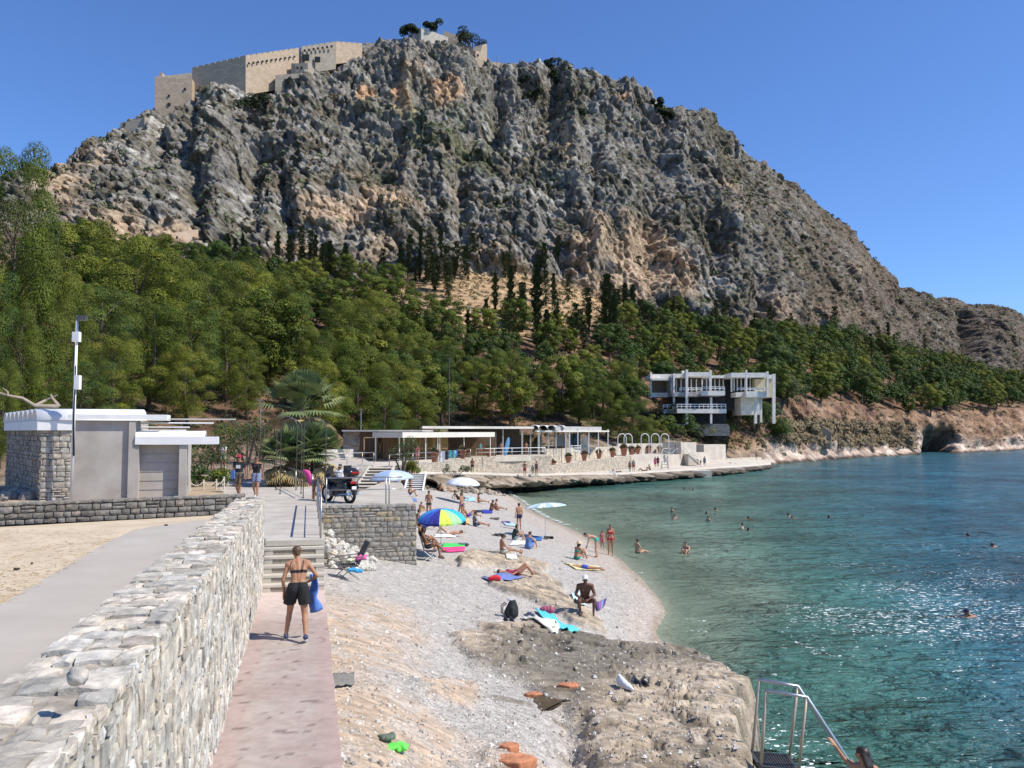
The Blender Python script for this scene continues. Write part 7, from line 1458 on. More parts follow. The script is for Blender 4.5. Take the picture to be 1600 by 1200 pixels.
pp('woman in black swimsuit sitting in the shallow water', 'long', 996, 863, -60, 'sea', lift=-.12, skin='fair', clothes=[('briefs', (.01, .01, .012))], female=True, hair='bun')
pp('mother crouching in the shallows with a small child', 'knees', 1073, 864, 150, 'sea', lift=-.22, skin='fair', clothes=[('swimsuit', (.03, .03, .03))], female=True)
pp('sunbather leaning back by the top of the retaining wall corner', 'lean', 662, 826, -70, skin='tan', clothes=[('trunks', (.03, .05, .2))])
pp('woman lying on her front near the boy standing alone', 'front', 690, 801, 80, skin='tan', clothes=[('briefs', (.3, .05, .08))], female=True)
pp('small child sitting behind the boy standing alone', 'knees', 656, 800, -40, skin='tan', clothes=[('trunks', (.4, .3, .05))], h=1.15)
pp('couple member in white trunks sitting left of the pale blue umbrella', 'knees', 598, 783, -80, skin='tan', clothes=[('trunks', (.6, .6, .6))])
pp('woman in orange swimsuit stretched out beyond the white umbrella', 'long', 748, 786, -80, skin='tan', clothes=[('swimsuit', (.5, .16, .04))], female=True, hair='long')
# people on the quay
for px, d, z, f, pose, sk, cl, lab, kw in ((820, 94.5, 1.9, 150, 'hips', 'tan', [('shorts', (.35, .03, .04))], 'man in red shorts standing against the tall stone wall', {}), (832, 96, 1.9, 200, 'stand', 'tan', [('swimsuit', (.2, .3, .28))], 'child standing between two adults by the stone wall', dict(h=1.25)), (838, 96, 1.9, 210, 'hold', 'brown', [('swimsuit', (.02, .02, .03))], 'woman in dark swimsuit right of the child by the stone wall', dict(female=True)),
        (984, 117, 1.35, 20, 'stand', 'dark', [('leggings', (.02, .02, .03))], 'person in dark clothes on the quay left of the man in grey', dict(h=1.55)), (990, 117.5, 1.35, 170, 'stand', 'tan', [('tshirt', (.22, .26, .28)), ('shorts', (.35, .05, .04))], 'man in grey shirt and red shorts on the quay', {}), (1024, 126, 1.5, 160, 'walk', 'tan', [('dress', (.62, .06, .24))], 'woman in long bright pink dress by the terrace', dict(female=True, hair='long')), (1028, 128, 1.5, 180, 'stand', 'dark', [('tshirt', (.02, .02, .02)), ('shorts', (.02, .02, .02))], 'man dressed in black beside the woman in pink', {}),
        (1095, 137, 1.25, 90, 'bend', 'fair', [('tshirt', (.6, .62, .65)), ('shorts', (.05, .05, .06))], 'man bending over at the edge of the quay', {}), (1101, 137, 1.25, 150, 'stand', 'tan', [('dress', (.12, .2, .24))], 'woman standing beside the bending man on the quay', dict(female=True)), (1182, 172, 1.2, 180, 'stand', 'tan', [('shorts', (.05, .05, .07))], 'bather with a white towel at the far end of the quay', {}), (984, 131, 3.3, 180, 'stand', 'dark', [('tshirt', (.03, .03, .03)), ('shorts', (.05, .05, .05))], 'person in black beside the biggest pot', dict(h=1.6)), (992, 137, 3.3, 170, 'perch', 'brown', [('tshirt', (.03, .03, .04)), ('shorts', (.04, .04, .05))], 'seated figure between two pots under the left arches', {}),
        (1056, 134, 3.3, 90, 'hold', 'tan', [('tshirt', (.18, .18, .28)), ('shorts', (.05, .05, .1))], 'person standing by the deck chair on the right terrace', dict(h=1.6)), (822, 109, 4.0, 180, 'hips', 'tan', [('shorts', (.4, .1, .05))], 'person under the pavilion near the left posts', {}), (1016, 122, 1.32, 90, 'knees', 'brown', [('briefs', (.02, .02, .02))], 'bather sitting at the quay edge below the pink dress', {}), (1004, 120, 1.32, 95, 'back', 'brown', [('briefs', (.1, .02, .02))], 'bather lying on the quay left of the ladder frame', {}), (962, 114, 1.4, 100, 'back', 'brown', [('trunks', (.03, .03, .05))], 'sunbather lying near the top of the swimming ladder', {}),
        (1128, 160, 1.65, 95, 'knees', 'brown', [('trunks', (.2, .03, .03))], 'left sitter of the group on the low deck', {}), (1134, 161, 1.65, 80, 'knees', 'tan', [('trunks', (.4, .1, .1))], 'right sitter of the group on the low deck', {}), (1143, 152, 1.0, 95, 'back', 'tan', [('trunks', (.03, .06, .2))], 'sunbather stretched on the far bathing platform', {})):
    person(lab, pose, A(px, d, z), f, sk, clothes=cl, vox=.028, **kw)
# swimmers
SW = [(1050, 800, 'pair_a', 1, 'swimmer standing chest deep behind the other of the leftmost pair', 'fair'), (1054, 811, 'b', 1, 'pale swimmer nearer to us of the leftmost pair', 'fair'), (1104, 803, '', 0, 'swimmer left of the trio near the middle of the bay', 'tan'), (1107, 814, '', 1, 'pale shouldered swimmer nearest of the trio in the middle', 'fair'), (1118, 797, '', 0, 'farthest swimmer of the trio in the middle', 'brown'), (1160, 826, '', 1, 'left swimmer of the close pair in the middle bay', 'fair'), (1169, 829, '', 0, 'dark haired right swimmer of the close pair in the middle bay', 'brown'), (1169, 811, '', 0, 'lone swimmer just beyond the close pair', 'brown'),
      (1232, 806, '', 0, 'left swimmer of the pair at the right of the bay', 'tan'), (1238, 810, '', 0, 'lower swimmer of the pair at the right of the bay', 'tan'), (1295, 809, '', 0, 'single swimmer right of the pair', 'brown'), (1512, 838, '', 0, 'dark headed swimmer far out at the right', 'dark'), (1551, 854, '', 0, 'swimmer with a blue float at the far right', 'tan'), (1069, 764, '', 0, 'left of two far swimmers below the terrace stairs', 'brown'), (1083, 765, '', 0, 'right of two far swimmers below the terrace stairs', 'fair'), (1245, 738, '', 0, 'very far swimmer below the orange bluff', 'fair')]
for k, (px, py, _, deep, lab, sk) in enumerate(SW):
    p = G(px, py, 0); 
    if deep: person(lab, 'stand', (p.x, p.y, -1.30), 120+60*(k % 3), sk, clothes=[('trunks', (.05, .05, .08))], group='swimmers in the bay', vox=.024)
    else: person(lab, 'swim', (p.x, p.y, -.0), 60+70*(k % 4), sk, clothes=[('trunks', (.05, .05, .08))], group='swimmers in the bay', vox=.024)
person('swimmer in dark blue cap doing breaststroke close to us at the right', 'swim', G(1512, 962, 0)+Vector((0, 0, .02)), 75, 'tan', clothes=[('trunks', (.02, .02, .06))], hair='bald', hat=('cap', (.02, .03, .09)), vox=.014)
# girl on the ladder
gl = P(pel=(0, 0, .95), elL=(-.16, .18, 1.52), wrL=(-.12, .42, 1.66), elR=(.2, .22, 1.32), wrR=(.16, .42, 1.42), knL=(-.1, .16, .60), anL=(-.1, .12, .22), nek=(0, .02, 1.46), fac=(-.2, .95, -.3), shL=(-.16, .05, 1.43))
# ================================================================ SWIM LADDER WITH PLATFORM AND THE GIRL
def tubes(name, pts, r, m, parent, n=10): g = MB(); g.tube(pts, r, n); return g.build(name, m, parent, True)
pA, pB, pC, pD = W(1184, 1170, 13.0), W(1236, 1178, 13.35), W(1246, 1198, 12.3), W(1188, 1190, 12.0)
zpl = 1.72
far0, far1, near1, near0 = G(1172, 1168, zpl+.12), G(1231, 1174, zpl+.12), G(1245, 1196, zpl+.12), G(1187, 1190, zpl+.12)
sl_ = empty('steel_bathing_ladder', far0, 0, 'steel platform with tall tubular handrails and a grated floor leading down into the sea', 'ladder'); o_ = Vector(far0)
hf, hn = 1.13, 1.02
def up_(p, h): return Vector((p.x, p.y, p.z+h))
ftop0, ftop1 = W(1187, 1062, far0.y), W(1246, 1072, far1.y); ntop0, ntop1 = W(1197, 1079, near0.y), W(1260, 1089, near1.y)
M_bsteel = mat('bathing_steel', (.40, .42, .44), (.52, .54, .56), 5, .32, metal=.75); M_leg = mat('stained_steel', (.36, .30, .22), (.5, .43, .33), 3, .5, metal=.4)
for a, b in ((far0, ftop0), (far1, ftop1), (near0, ntop0), (near1, ntop1)): tubes('leg', [a-o_-Vector((0, 0, .3)), b-o_], .024, M_leg, sl_)
endf, endn = W(1330, 1200, far1.y+.1), W(1362, 1228, near1.y-.0)
endn = ntop1+(endf-ftop1)*1.05; 
dn = (endf-ftop1).normalized()
for t0, t1 in ((ftop0, ftop1), (ntop0, ntop1)):
    tubes('handrail', [t0-o_, t1-o_, t1+dn*3.6-o_], .03, M_bsteel, sl_)
for k in range(5): a, b = far1+dn*(.35+.42*k), near1+dn*(.35+.42*k); g = MB(); g.bar(a-o_, b-o_, .22, .03); g.build('tread', M_bsteel, sl_)
g = MB(); 
for k in range(15): f = k/14; g.bar(far0.lerp(far1, f)-o_-Vector((0, 0, .08)), near0.lerp(near1, f)-o_-Vector((0, 0, .08)), .014, .03)
for k in range(11): f = k/10; g.bar(far0.lerp(near0, f)-o_-Vector((0, 0, .085)), far1.lerp(near1, f)-o_-Vector((0, 0, .085)), .012, .03)
g.build('grating', M_dsteel, sl_)
g = MB()
for a, b in ((far0, far1), (far1, near1), (near1, near0), (near0, far0)): g.bar(a-o_-Vector((0, 0, .1)), b-o_-Vector((0, 0, .1)), .05, .09)
g.build('frame', M_dsteel, sl_)
# girl: hand on the near rail
hr = W(1307, 1160, 12.35); hd = W(1349, 1172, 12.1)
gz = hd.z-1.60
gp_ = P(pel=(.02, .0, .95), wai=(.02, 0, 1.10), shL=(-.14, .06, 1.42), elL=(-.24, .14, 1.50), wrL=(-.34, .20, 1.66), elR=(.2, .2, 1.30), wrR=(.0, .36, 1.34), knL=(-.1, .18, .62), anL=(-.1, .10, .26), fac=(-.55, .75, -.35))
girl = person('girl with long wet dark hair climbing out of the sea holding the steel handrail', gp_, (hd.x, hd.y, gz), 0, 'tan', 1.62, [('strap_top', (.3, .08, .08)), ('bikini_bottom', (.3, .08, .08))], 'long', M_hair, female=True, build=.85, vox=.0085)
# ================================================================ MOTORBIKE
M_bike = mat('bike_black', (.012, .013, .015), (.02, .02, .022), 2, .22); M_tyre = mat('tyre', (.015, .015, .015), None, 4, .85); M_chrome = mat('chrome', (.55, .55, .56), None, 4, .2, metal=1); M_redl = mat('red_lens', (.4, .01, .01), None, 4, .2); M_glass = mat('smoked_screen', (.05, .05, .06), None, 2, .1)
bk_ = empty('motorbike', A(529, 31.9, 4.3), R(138), 'black touring motorbike with a top box parked on the landing', 'motorbike')
def wheel(x):
    w = MB(); 
    for k in range(20):
        pass
    pts = [(x+.30*math.cos(a), 0, .31+.30*math.sin(a)) for a in np.linspace(0, 2*math.pi, 25)]; w.tube(pts, .062, 8, False); o = w.build('wheel', M_tyre, bk_, True)
    r_ = MB(); r_.tube([(x+.235*math.cos(a), 0, .31+.235*math.sin(a)) for a in np.linspace(0, 2*math.pi, 21)], .022, 6, False)
    for k in range(5): a = 6.283*k/5; r_.bar((x, 0, .31), (x+.23*math.cos(a), 0, .31+.23*math.sin(a)), .035, .03)
    r_.tube([(x, -.07, .31), (x, .07, .31)], .05, 8); r_.build('rim', M_chrome, o)
wheel(.72); wheel(-.70)
def shell(name, m, pts, parent=bk_): g = MB(); [capsule(g, a, b, ra, rb) for a, b, ra, rb in pts]; me = remesh(g, .022, 3); me.materials.append(m); return obj(name, me, parent)
shell('fairing', M_bike, [((.62, 0, .88), (.50, 0, .55), .17, .16), ((.45, 0, .55), (-.1, 0, .50), .17, .15), ((.72, 0, .98), (.60, 0, .80), .13, .15), ((.55, .16, .7), (.3, .17, .5), .09, .1), ((.55, -.16, .7), (.3, -.17, .5), .09, .1)])
shell('tank', M_bike, [((.35, 0, .86), (.05, 0, .82), .15, .14)]); shell('seat', M_black, [((.0, 0, .80), (-.35, 0, .82), .13, .14), ((-.38, 0, .88), (-.68, 0, .92), .12, .11)]); shell('tail', M_bike, [((-.3, 0, .68), (-.78, 0, .78), .12, .10), ((-.72, 0, .55), (-.92, 0, .42), .06, .04)])
shell('pannier', M_bike, [((-.42, .27, .56), (-.72, .27, .58), .13, .13), ((-.42, .27, .70), (-.72, .27, .70), .11, .11)]); shell('pannier', M_bike, [((-.42, -.27, .56), (-.72, -.27, .58), .13, .13), ((-.42, -.27, .70), (-.72, -.27, .70), .11, .11)])
tb = shell('top_box', M_bike, [((-.72, -.14, 1.18), (-.72, .14, 1.18), .17, .17), ((-.88, -.14, 1.14), (-.88, .14, 1.14), .14, .14), ((-.80, -.12, 1.06), (-.80, .12, 1.06), .13, .13)]); rib('reflector', M_redl, tb, lambda m: m.box(-1.035, -1.0, -.16, .16, 1.13, 1.19))
rib('backrest', M_black, bk_, lambda m: m.box(-.58, -.50, -.16, .16, 1.12, 1.42)); rib('tail_light', M_redl, bk_, lambda m: m.box(-.92, -.88, -.12, .12, .74, .82)); rib('number_plate', M_white, bk_, lambda m: m.box(-.975, -.965, -.1, .1, .5, .64))
rib('windscreen', M_glass, bk_, lambda m: m.add([(.66, -.17, 1.05), (.66, .17, 1.05), (.50, .13, 1.38), (.50, -.13, 1.38), (.645, -.17, 1.05), (.645, .17, 1.05), (.485, .13, 1.38), (.485, -.13, 1.38)], [(0, 1, 2, 3), (7, 6, 5, 4), (0, 4, 5, 1), (2, 6, 7, 3), (1, 5, 6, 2), (0, 3, 7, 4)]))
for s_ in (-1, 1):
    rib('fork', M_chrome, bk_, lambda m: m.tube([(.72, s_*.09, .31), (.50, s_*.09, .95)], .024, 8)); rib('exhaust', M_chrome, bk_, lambda m: m.tube([(.2, s_*.14, .3), (-.3, s_*.2, .28), (-.92, s_*.22, .36)], [.03, .045, .055], 8)); rib('handlebar', M_black, bk_, lambda m: m.tube([(.48, 0, 1.08), (.40, s_*.22, 1.12), (.30, s_*.38, 1.08)], .017, 8))
    mi = MB(); mi.tube([(.42, s_*.26, 1.12), (.50, s_*.36, 1.28)], .008, 6); mi.sphere((.50, s_*.38, 1.30), .07, 8, 6, (.4, 1.1, .7)); mi.build('mirror', M_black, bk_)
rib('engine', M_dsteel, bk_, lambda m: m.box(-.12, .30, -.2, .2, .22, .55).tube([(.1, -.3, .38), (.1, .3, .38)], .11, 10)); rib('stand', M_dsteel, bk_, lambda m: m.tube([(-.05, .15, .3), (-.1, .34, .0)], .015, 6))
# ================================================================ UMBRELLAS
def umbrella(label, foot, h, r, cols, tilt=(0, 0), n=8, drop=.35, valance=.08, base=True):
    root = empty('beach_umbrella', foot, 0, label, 'umbrella'); tv = Vector((tilt[0], tilt[1], 0)); top = Vector((0, 0, h))+tv*.12
    g = MB(); g.tube([(0, 0, -.1), top], .016, 6); g.build('pole', M_white, root, True)
    ax = (Vector((0, 0, 1))+tv).normalized(); sx = ax.cross(Vector((0, 1, 0))).normalized(); sy = ax.cross(sx)*-1
    mats = []; idx = {}
    for c in cols:
        if c not in idx: idx[c] = len(mats); mats.append(cloth(c))
    g = MB(); m_ = n*4; rings = []
    for j in range(8):
        t = j/7; rr = r*math.sin(t*1.15)/math.sin(1.15); hh = -drop*(1-math.cos(t*1.15))/(1-math.cos(1.15))
        rings.append([top+ax*(hh-.0+.035*t*math.cos((k % 4-0)/4*6.283)*0)+(sx*math.cos(6.283*k/m_)+sy*math.sin(6.283*k/m_))*rr*(1-.05*t*(1-abs(math.cos(math.pi*k/4)))) for k in range(m_)])
    rings.append([p-ax*valance for p in rings[-1]])
    vs = [p for r_ in rings for p in r_]; g.v = [tuple(v) for v in vs]
    for j in range(len(rings)-1):
        for k in range(m_): g.f.append((j*m_+k, (j+1)*m_+k, (j+1)*m_+(k+1) % m_, j*m_+(k+1) % m_)); g.m.append(idx[cols[(k//4) % len(cols)]])
    o = g.build('canopy', mats, root, False); sd = o.modifiers.new('t', 'SOLIDIFY'); sd.thickness = .008
    g = MB()
    for k in range(n): g.tube([top-ax*.05, rings[7][k*4]+(top-rings[7][k*4])*.02-ax*.012], .006, 4)
    g.build('ribs', M_steel, root)
    if base: g = MB(); g.lathe([(.16, 0), (.16, .04), (.05, .07)], n=12); g.build('base', M_dsteel, root)
    return root
B1, B2, B3, YL, GR, PK = (.03, .10, .50), (.025, .03, .26), (.03, .35, .62), (.62, .78, .10), (.25, .70, .45), (.25, .6, .7)
umbrella('striped umbrella in blue, turquoise and lime green beside the retaining wall', hit(689, 873), 2.0, 1.0, [B1, B2, B1, B1, (.03, .35, .62), (.03, .42, .72), (.03, .42, .72), (.35, .72, .30), YL, B2, B1, (.04, .30, .75)], (-.02, -.12), 12, .40)
umbrella('round white beach umbrella near the undercut rock', hit(724, 788), 2.1, 1.32, [(.72, .74, .78), (.62, .66, .74)], (.05, -.05), 8, .45)
umbrella('pale blue beach umbrella at the back of the beach near the motorbike', hit(611, 786), 2.15, 1.45, [(.30, .42, .62), (.42, .52, .66), (.55, .62, .70)], (-.05, -.05), 8, .48)
umbrella('thin white and blue striped parasol tilted on a tall pole near the waterline', hit(852, 843), 2.15, 1.25, [(.72, .76, .78), (.40, .58, .66)], (-.08, .06), 16, .22, .02)
# ================================================================ TOWELS, BAGS AND THE REST
def flat_thing(name, quad, c, label, cat, z=.02, wave=.02, n=9, stripes=None, group=None):
    """quad: four photo pixels on the beach"""
    C = [hit(*q) for q in quad]; vs = []; g = MB()
    for j in range(n):
        for i in range(n):
            a, b = i/(n-1), j/(n-1); p = C[0].lerp(C[1], a).lerp(C[3].lerp(C[2], a), b); zz = float(land(np.array([p.x]), np.array([p.y]))[0]); vs.append((p.x, p.y, zz+z+.012+wave*(.5+.5*math.sin(i*1.9+j*1.3))))
    g.v = vs
    for j in range(n-1):
        for i in range(n-1): g.f.append((j*n+i, j*n+i+1, (j+1)*n+i+1, (j+1)*n+i)); g.m.append((i // 2 % len(stripes)) if stripes else 0)
    o = g.build(name, [cloth(x) for x in stripes] if stripes else cloth(c), None, True); sd = o.modifiers.new('t', 'SOLIDIFY'); sd.thickness = .012; return tag(o, label, cat, group)
T = 'towel'
flat_thing('towel', [(836, 955), (866, 965), (906, 990), (880, 990)], (.10, .55, .62), 'bright turquoise towel on the rock beside the black backpack', T, .05, .04)
flat_thing('towel', [(815, 968), (838, 966), (882, 988), (868, 992)], (.70, .68, .60), 'cream towel lying along the turquoise one', T, .05, .04)
flat_thing('towel', [(752, 903), (800, 900), (822, 905), (775, 909)], (.15, .2, .45), 'blue and pink towel under the woman in the dark red swimsuit', T, .03)
flat_thing('towel', [(880, 880), (935, 886), (942, 893), (900, 891)], (.70, .66, .35), 'pale yellow towel under the man in bright blue trunks', T, .02)
flat_thing('towel', [(692, 851), (724, 850), (727, 856), (690, 857)], (.05, .62, .12), 'bright green half of the beach mat by the umbrella pole', T, .03, .01)
flat_thing('towel', [(690, 857), (727, 856), (726, 863), (688, 864)], (.72, .06, .22), 'bright pink half of the beach mat by the umbrella pole', T, .03, .01)
flat_thing('towel', [(680, 836), (712, 836), (712, 841), (678, 841)], (.75, .75, .74), 'white towel under the bather right of the striped umbrella', T, .02)
flat_thing('towel', [(800, 846), (824, 846), (822, 852), (795, 853)], (.72, .72, .72), 'white towel between the green shirt and the blue dress', T, .02)
flat_thing('towel', [(790, 868), (806, 868), (808, 876), (792, 876)], (.74, .72, .66), 'small white towel by the man in the grey cap', T, .02)
flat_thing('towel', [(784, 816), (802, 818), (806, 824), (790, 822)], (.40, .55, .65), 'pale blue towel near the standing man in navy', T, .02)
flat_thing('towel', [(828, 838), (848, 840), (846, 846), (830, 845)], (.03, .14, .38), 'deep blue towel beside the thin striped parasol', T, .02)
flat_thing('towel', [(712, 812), (732, 812), (734, 820), (714, 820)], (.70, .45, .12), 'orange and yellow towel under the walking woman', T, .02)
flat_thing('towel', [(622, 780), (650, 780), (652, 784), (624, 785)], (.10, .22, .55), 'blue towel under the person near the stairs', T, .02)
flat_thing('towel', [(752, 798), (768, 798), (770, 803), (754, 803)], (.02, .04, .35), 'royal blue towel left of the seated tanned man', T, .03, .03)
flat_thing('towel', [(930, 944), (948, 938), (945, 949), (934, 957)], (.2, .1, .3), 'purple and blue striped towel behind the man in the white cap', T, .03, .03, stripes=[(.10, .05, .18), (.25, .12, .30), (.20, .25, .45)])
flat_thing('towel', [(892, 930), (906, 926), (916, 950), (904, 952)], (.55, .72, .72), 'pale aqua towel on the rock left of the man in the white cap', T, .05, .05)
flat_thing('towel', [(725, 776), (742, 778), (742, 784), (726, 783)], (.35, .58, .66), 'light blue towel right of the white umbrella', T, .02)
rp = random.Random(2); pc = [hit(px, py) for px, py in ((838, 1092), (852, 1082), (874, 1080), (893, 1076), (906, 1083), (898, 1094), (880, 1099), (872, 1110), (850, 1113), (838, 1121), (815, 1128), (796, 1138), (800, 1124), (822, 1112))]; zp = sorted(p.z for p in pc)[3]+.03
g = MB(); g.add([(p.x, p.y, zp) for p in pc], [tuple(range(len(pc)))]); g.add([(p.x, p.y, zp-.05) for p in pc], [tuple(range(len(pc)-1, -1, -1))]); M_pud = mat('puddle_water', (.07, .05, .03), (.12, .09, .055), 4, .06, .1, 20, dist=.003); tag(g.build('puddle', M_pud), 'brown puddle between the clay slabs and the big rock', 'puddle')
flat_thing('cobble_patch', [(518, 1060), (553, 1058), (553, 1076), (519, 1078)], (.20, .19, .17), 'small dark patch of cobbles at the edge of the red path', 'cobbles', .02, .03)
def lump(name, loc, parts, m, label, cat, vox=.02, group=None, mb_only=False):
    g = MB(); [capsule(g, a, b, ra, rb) for a, b, ra, rb in parts]; me = remesh(g, vox, 2); me.materials.append(m); o = obj(name, me); o.location = loc; return tag(o, label, cat, group)
p = hit(798, 966); bp_ = empty('backpack', p, .3, 'large black hiking backpack with loops standing on the rock edge', 'backpack'); g = MB(); [capsule(g, a, b, ra, rb) for a, b, ra, rb in (((-.06, 0, .14), (.06, 0, .42), .15, .12), ((.1, 0, .12), (.1, 0, .32), .14, .12), ((0, -.12, .15), (.02, -.12, .28), .08, .08))]; me = remesh(g, .018); me.materials.append(cloth((.02, .025, .025))); obj('pack_body', me, bp_)
for y_ in (-.08, .08): rib('strap', M_black, bp_, lambda m: m.tube([(-.15, y_, .45), (-.27, y_, .36), (-.26, y_, .15), (-.16, y_, .08)], .016, 6))
rib('top_flap', cloth((.45, .45, .48)), bp_, lambda m: m.sphere((0, 0, .53), .1, 10, 6, (1.1, .9, .4)))
lump('cloth_bag', hit(826, 966), [((-.1, 0, .06), (.12, 0, .08), .08, .07), ((0, 0, .14), (.05, 0, .15), .06, .05)], cloth((.05, .07, .12)), 'dark blue grey folded bag between the backpack and the pink bag', 'bag')
o = lump('pink_bag', hit(855, 960), [((-.12, 0, .12), (.12, 0, .12), .12, .12)], cloth((.42, .10, .17)), 'round pink bag with dark cords on the turquoise towel', 'bag'); rib('cord', M_black, o, lambda m: [m.tube([(x+.1*math.cos(a)*0, .125*math.cos(a), .12+.125*math.sin(a)) for a in np.linspace(0, 3.14, 9)], .007, 5) for x in (-.1, 0, .1)])
lump('red_bag', hit(772, 907), [((-.14, 0, .07), (.16, 0, .08), .08, .09), ((0, 0, .12), (.1, .05, .13), .07, .06)], cloth((.62, .02, .03)), 'bright red bag under the head of the woman in the dark red swimsuit', 'bag')
lump('black_bag', hit(725, 821), [((0, 0, .12), (0, 0, .3), .15, .1)], cloth((.02, .02, .02)), 'black bag standing beside the person in grey', 'bag')
lump('plastic_bag', hit(982, 1076)+Vector((-.05, 0, 0)), [((-.1, .1, .1), (.03, -.1, .05), .09, .07), ((-.12, .12, .2), (-.04, .0, .1), .04, .07), ((.05, -.12, .05), (.1, -.2, .03), .06, .03)], cloth((.66, .70, .74)), 'crumpled white plastic bag on the big rock', 'bag', .014)
for k, (px, py, lab) in enumerate(((996, 1069, 'left black shoe beside the plastic bag on the big rock'), (1007, 1071, 'right black shoe beside the plastic bag on the big rock'), (790, 970, 'left black sandal in front of the backpack'), (799, 971, 'right black sandal in front of the backpack'))):
    q = hit(px, py); sh = empty('shoe', q, .4, lab, 'shoe', 'black shoes left on the rocks'); g = MB(); capsule(g, (0, -.08, .045), (0, .05, .05), .045, .042); capsule(g, (0, .05, .06), (0, .06, .07), .04, .036); g.build('upper', cloth((.02, .025, .04)), sh, True); rib('sole', M_dsteel, sh, lambda m: m.box(-.045, .045, -.13, .1, 0, .02))
for k, (px, py, c, lab) in enumerate(((605, 1152, (.12, .16, .12), 'crumpled dark green cloth on the sand by the red path'), (625, 1166, (.15, .72, .10), 'bright lime green net bag on the sand'))):
    r = random.Random(k); lump('dropped_cloth', hit(px-5, py+6), [((r.uniform(-.14, .1), r.uniform(-.1, .1), .03), (r.uniform(-.1, .14), r.uniform(-.1, .1), .05), .035, .04) for q in range(6)], cloth(c), lab, 'cloth', .012)
for k, (px, py, w, lab) in enumerate(((833, 1088, .17, 'rounded orange clay slab beside the brown puddle'), (888, 1074, .16, 'flat orange clay slab right of the rounded one'), (795, 1172, .12, 'upper orange clay lump at the bottom of the picture'), (806, 1192, .27, 'largest orange clay slab at the bottom of the picture'))):
    r = random.Random(k+4); g = MB(); pts = []; n = 9
    for i in range(n): a = 6.283*i/n; q = w*r.uniform(.8, 1.15); pts.append((q*math.cos(a)*1.25, q*math.sin(a)*.8))
    g.cc = (.56, .24, .125); g.prism(pts, -.08, [.07+r.uniform(-.02, .02) for _ in pts]); o = g.build('clay_slab', M_stone); bv = o.modifiers.new('b', 'BEVEL'); bv.width = .02; bv.segments = 3; o.location = hit(px, py); tag(o, lab, 'slab')
for k, (px, py, c, lab) in enumerate(((776, 838, (.03, .035, .03), 'pile of dark clothes and a straw hat left of the green shirt'), (773, 812, (.12, .10, .08), 'sandals and clothes below the pair at the water'), (745, 800, (.05, .04, .07), 'dark bundle of clothes left of the royal blue towel'), (723, 853, (.15, .17, .2), 'grey helmet like bag on the green mat'), (790, 818, (.18, .1, .3), 'purple bundle on the pale blue towel'), (858, 842, (.03, .03, .02), 'dark sandals at the foot of the thin parasol'))):
    r = random.Random(k+20); lump('clothes_pile', hit(px, py), [((r.uniform(-.3, .3), r.uniform(-.15, .15), .04), (r.uniform(-.3, .3), r.uniform(-.15, .15), .1), .07, .06) for q in range(6)], cloth(c), lab, 'clothes', .02)
# lounger with clothes by the wall
q = hit(541, 905); ch = empty('beach_chair', q, R(-68), 'dark slatted folding chair with towels beside the rubble pile', 'chair')
rib('seat', cloth((.07, .07, .075)), ch, lambda m: m.add([(-.3, -.28, .42), (.3, -.28, .42), (.3, .3, .40), (-.3, .3, .40), (-.3, -.28, .39), (.3, -.28, .39), (.3, .3, .37), (-.3, .3, .37)], [(0, 1, 2, 3), (7, 6, 5, 4), (0, 4, 5, 1), (1, 5, 6, 2), (2, 6, 7, 3), (3, 7, 4, 0)])); rib('backrest', cloth((.07, .07, .075)), ch, lambda m: m.bar((0, .3, .42), (0, .62, 1.05), .6, .03))
for x in (-.3, .3): rib('leg', M_dsteel, ch, lambda m: m.tube([(x, -.3, 0), (x, .4, .6)], .014, 6)); rib('leg', M_dsteel, ch, lambda m: m.tube([(x, .32, 0), (x, -.26, .42)], .014, 6)); rib('armrest', M_dsteel, ch, lambda m: m.tube([(x, -.28, .62), (x, .42, .66)], .016, 6))
for k, (dx, dy, dz, c, lab) in enumerate(((0, .1, .50, (.80, .76, .55), 'cream towel heaped on the dark folding chair'), (.2, .35, .62, (.72, .12, .35), 'pink cloth on the back of the dark folding chair'), (.45, .2, .30, (.05, .35, .65), 'bright blue cloth hanging at the side of the dark folding chair'))):
    r = random.Random(k+40); loc = ch.matrix_basis @ Vector((dx, dy, dz)); lump('towel', loc, [((r.uniform(-.2, .2), r.uniform(-.15, .15), r.uniform(-.03, .05)), (r.uniform(-.2, .2), r.uniform(-.15, .15), r.uniform(-.03, .07)), .06, .05) for q in range(6 if k == 0 else 3)], cloth(c), lab, 'towel')
q = hit(671, 877); fc = empty('folding_chair', q, R(-85), 'white framed folding chair under the deeply tanned man', 'chair')
rib('seat', cloth((.05, .05, .06)), fc, lambda m: m.box(-.26, .26, -.2, .3, .38, .40)); rib('backrest', cloth((.05, .05, .06)), fc, lambda m: m.bar((0, -.2, .42), (0, -.36, .95), .5, .03))
for x in (-.27, .27): rib('leg', M_white, fc, lambda m: m.tube([(x, -.25, 0), (x, .3, .42)], .014, 6)); rib('leg', M_white, fc, lambda m: m.tube([(x, .3, 0), (x, -.2, .42)], .014, 6))
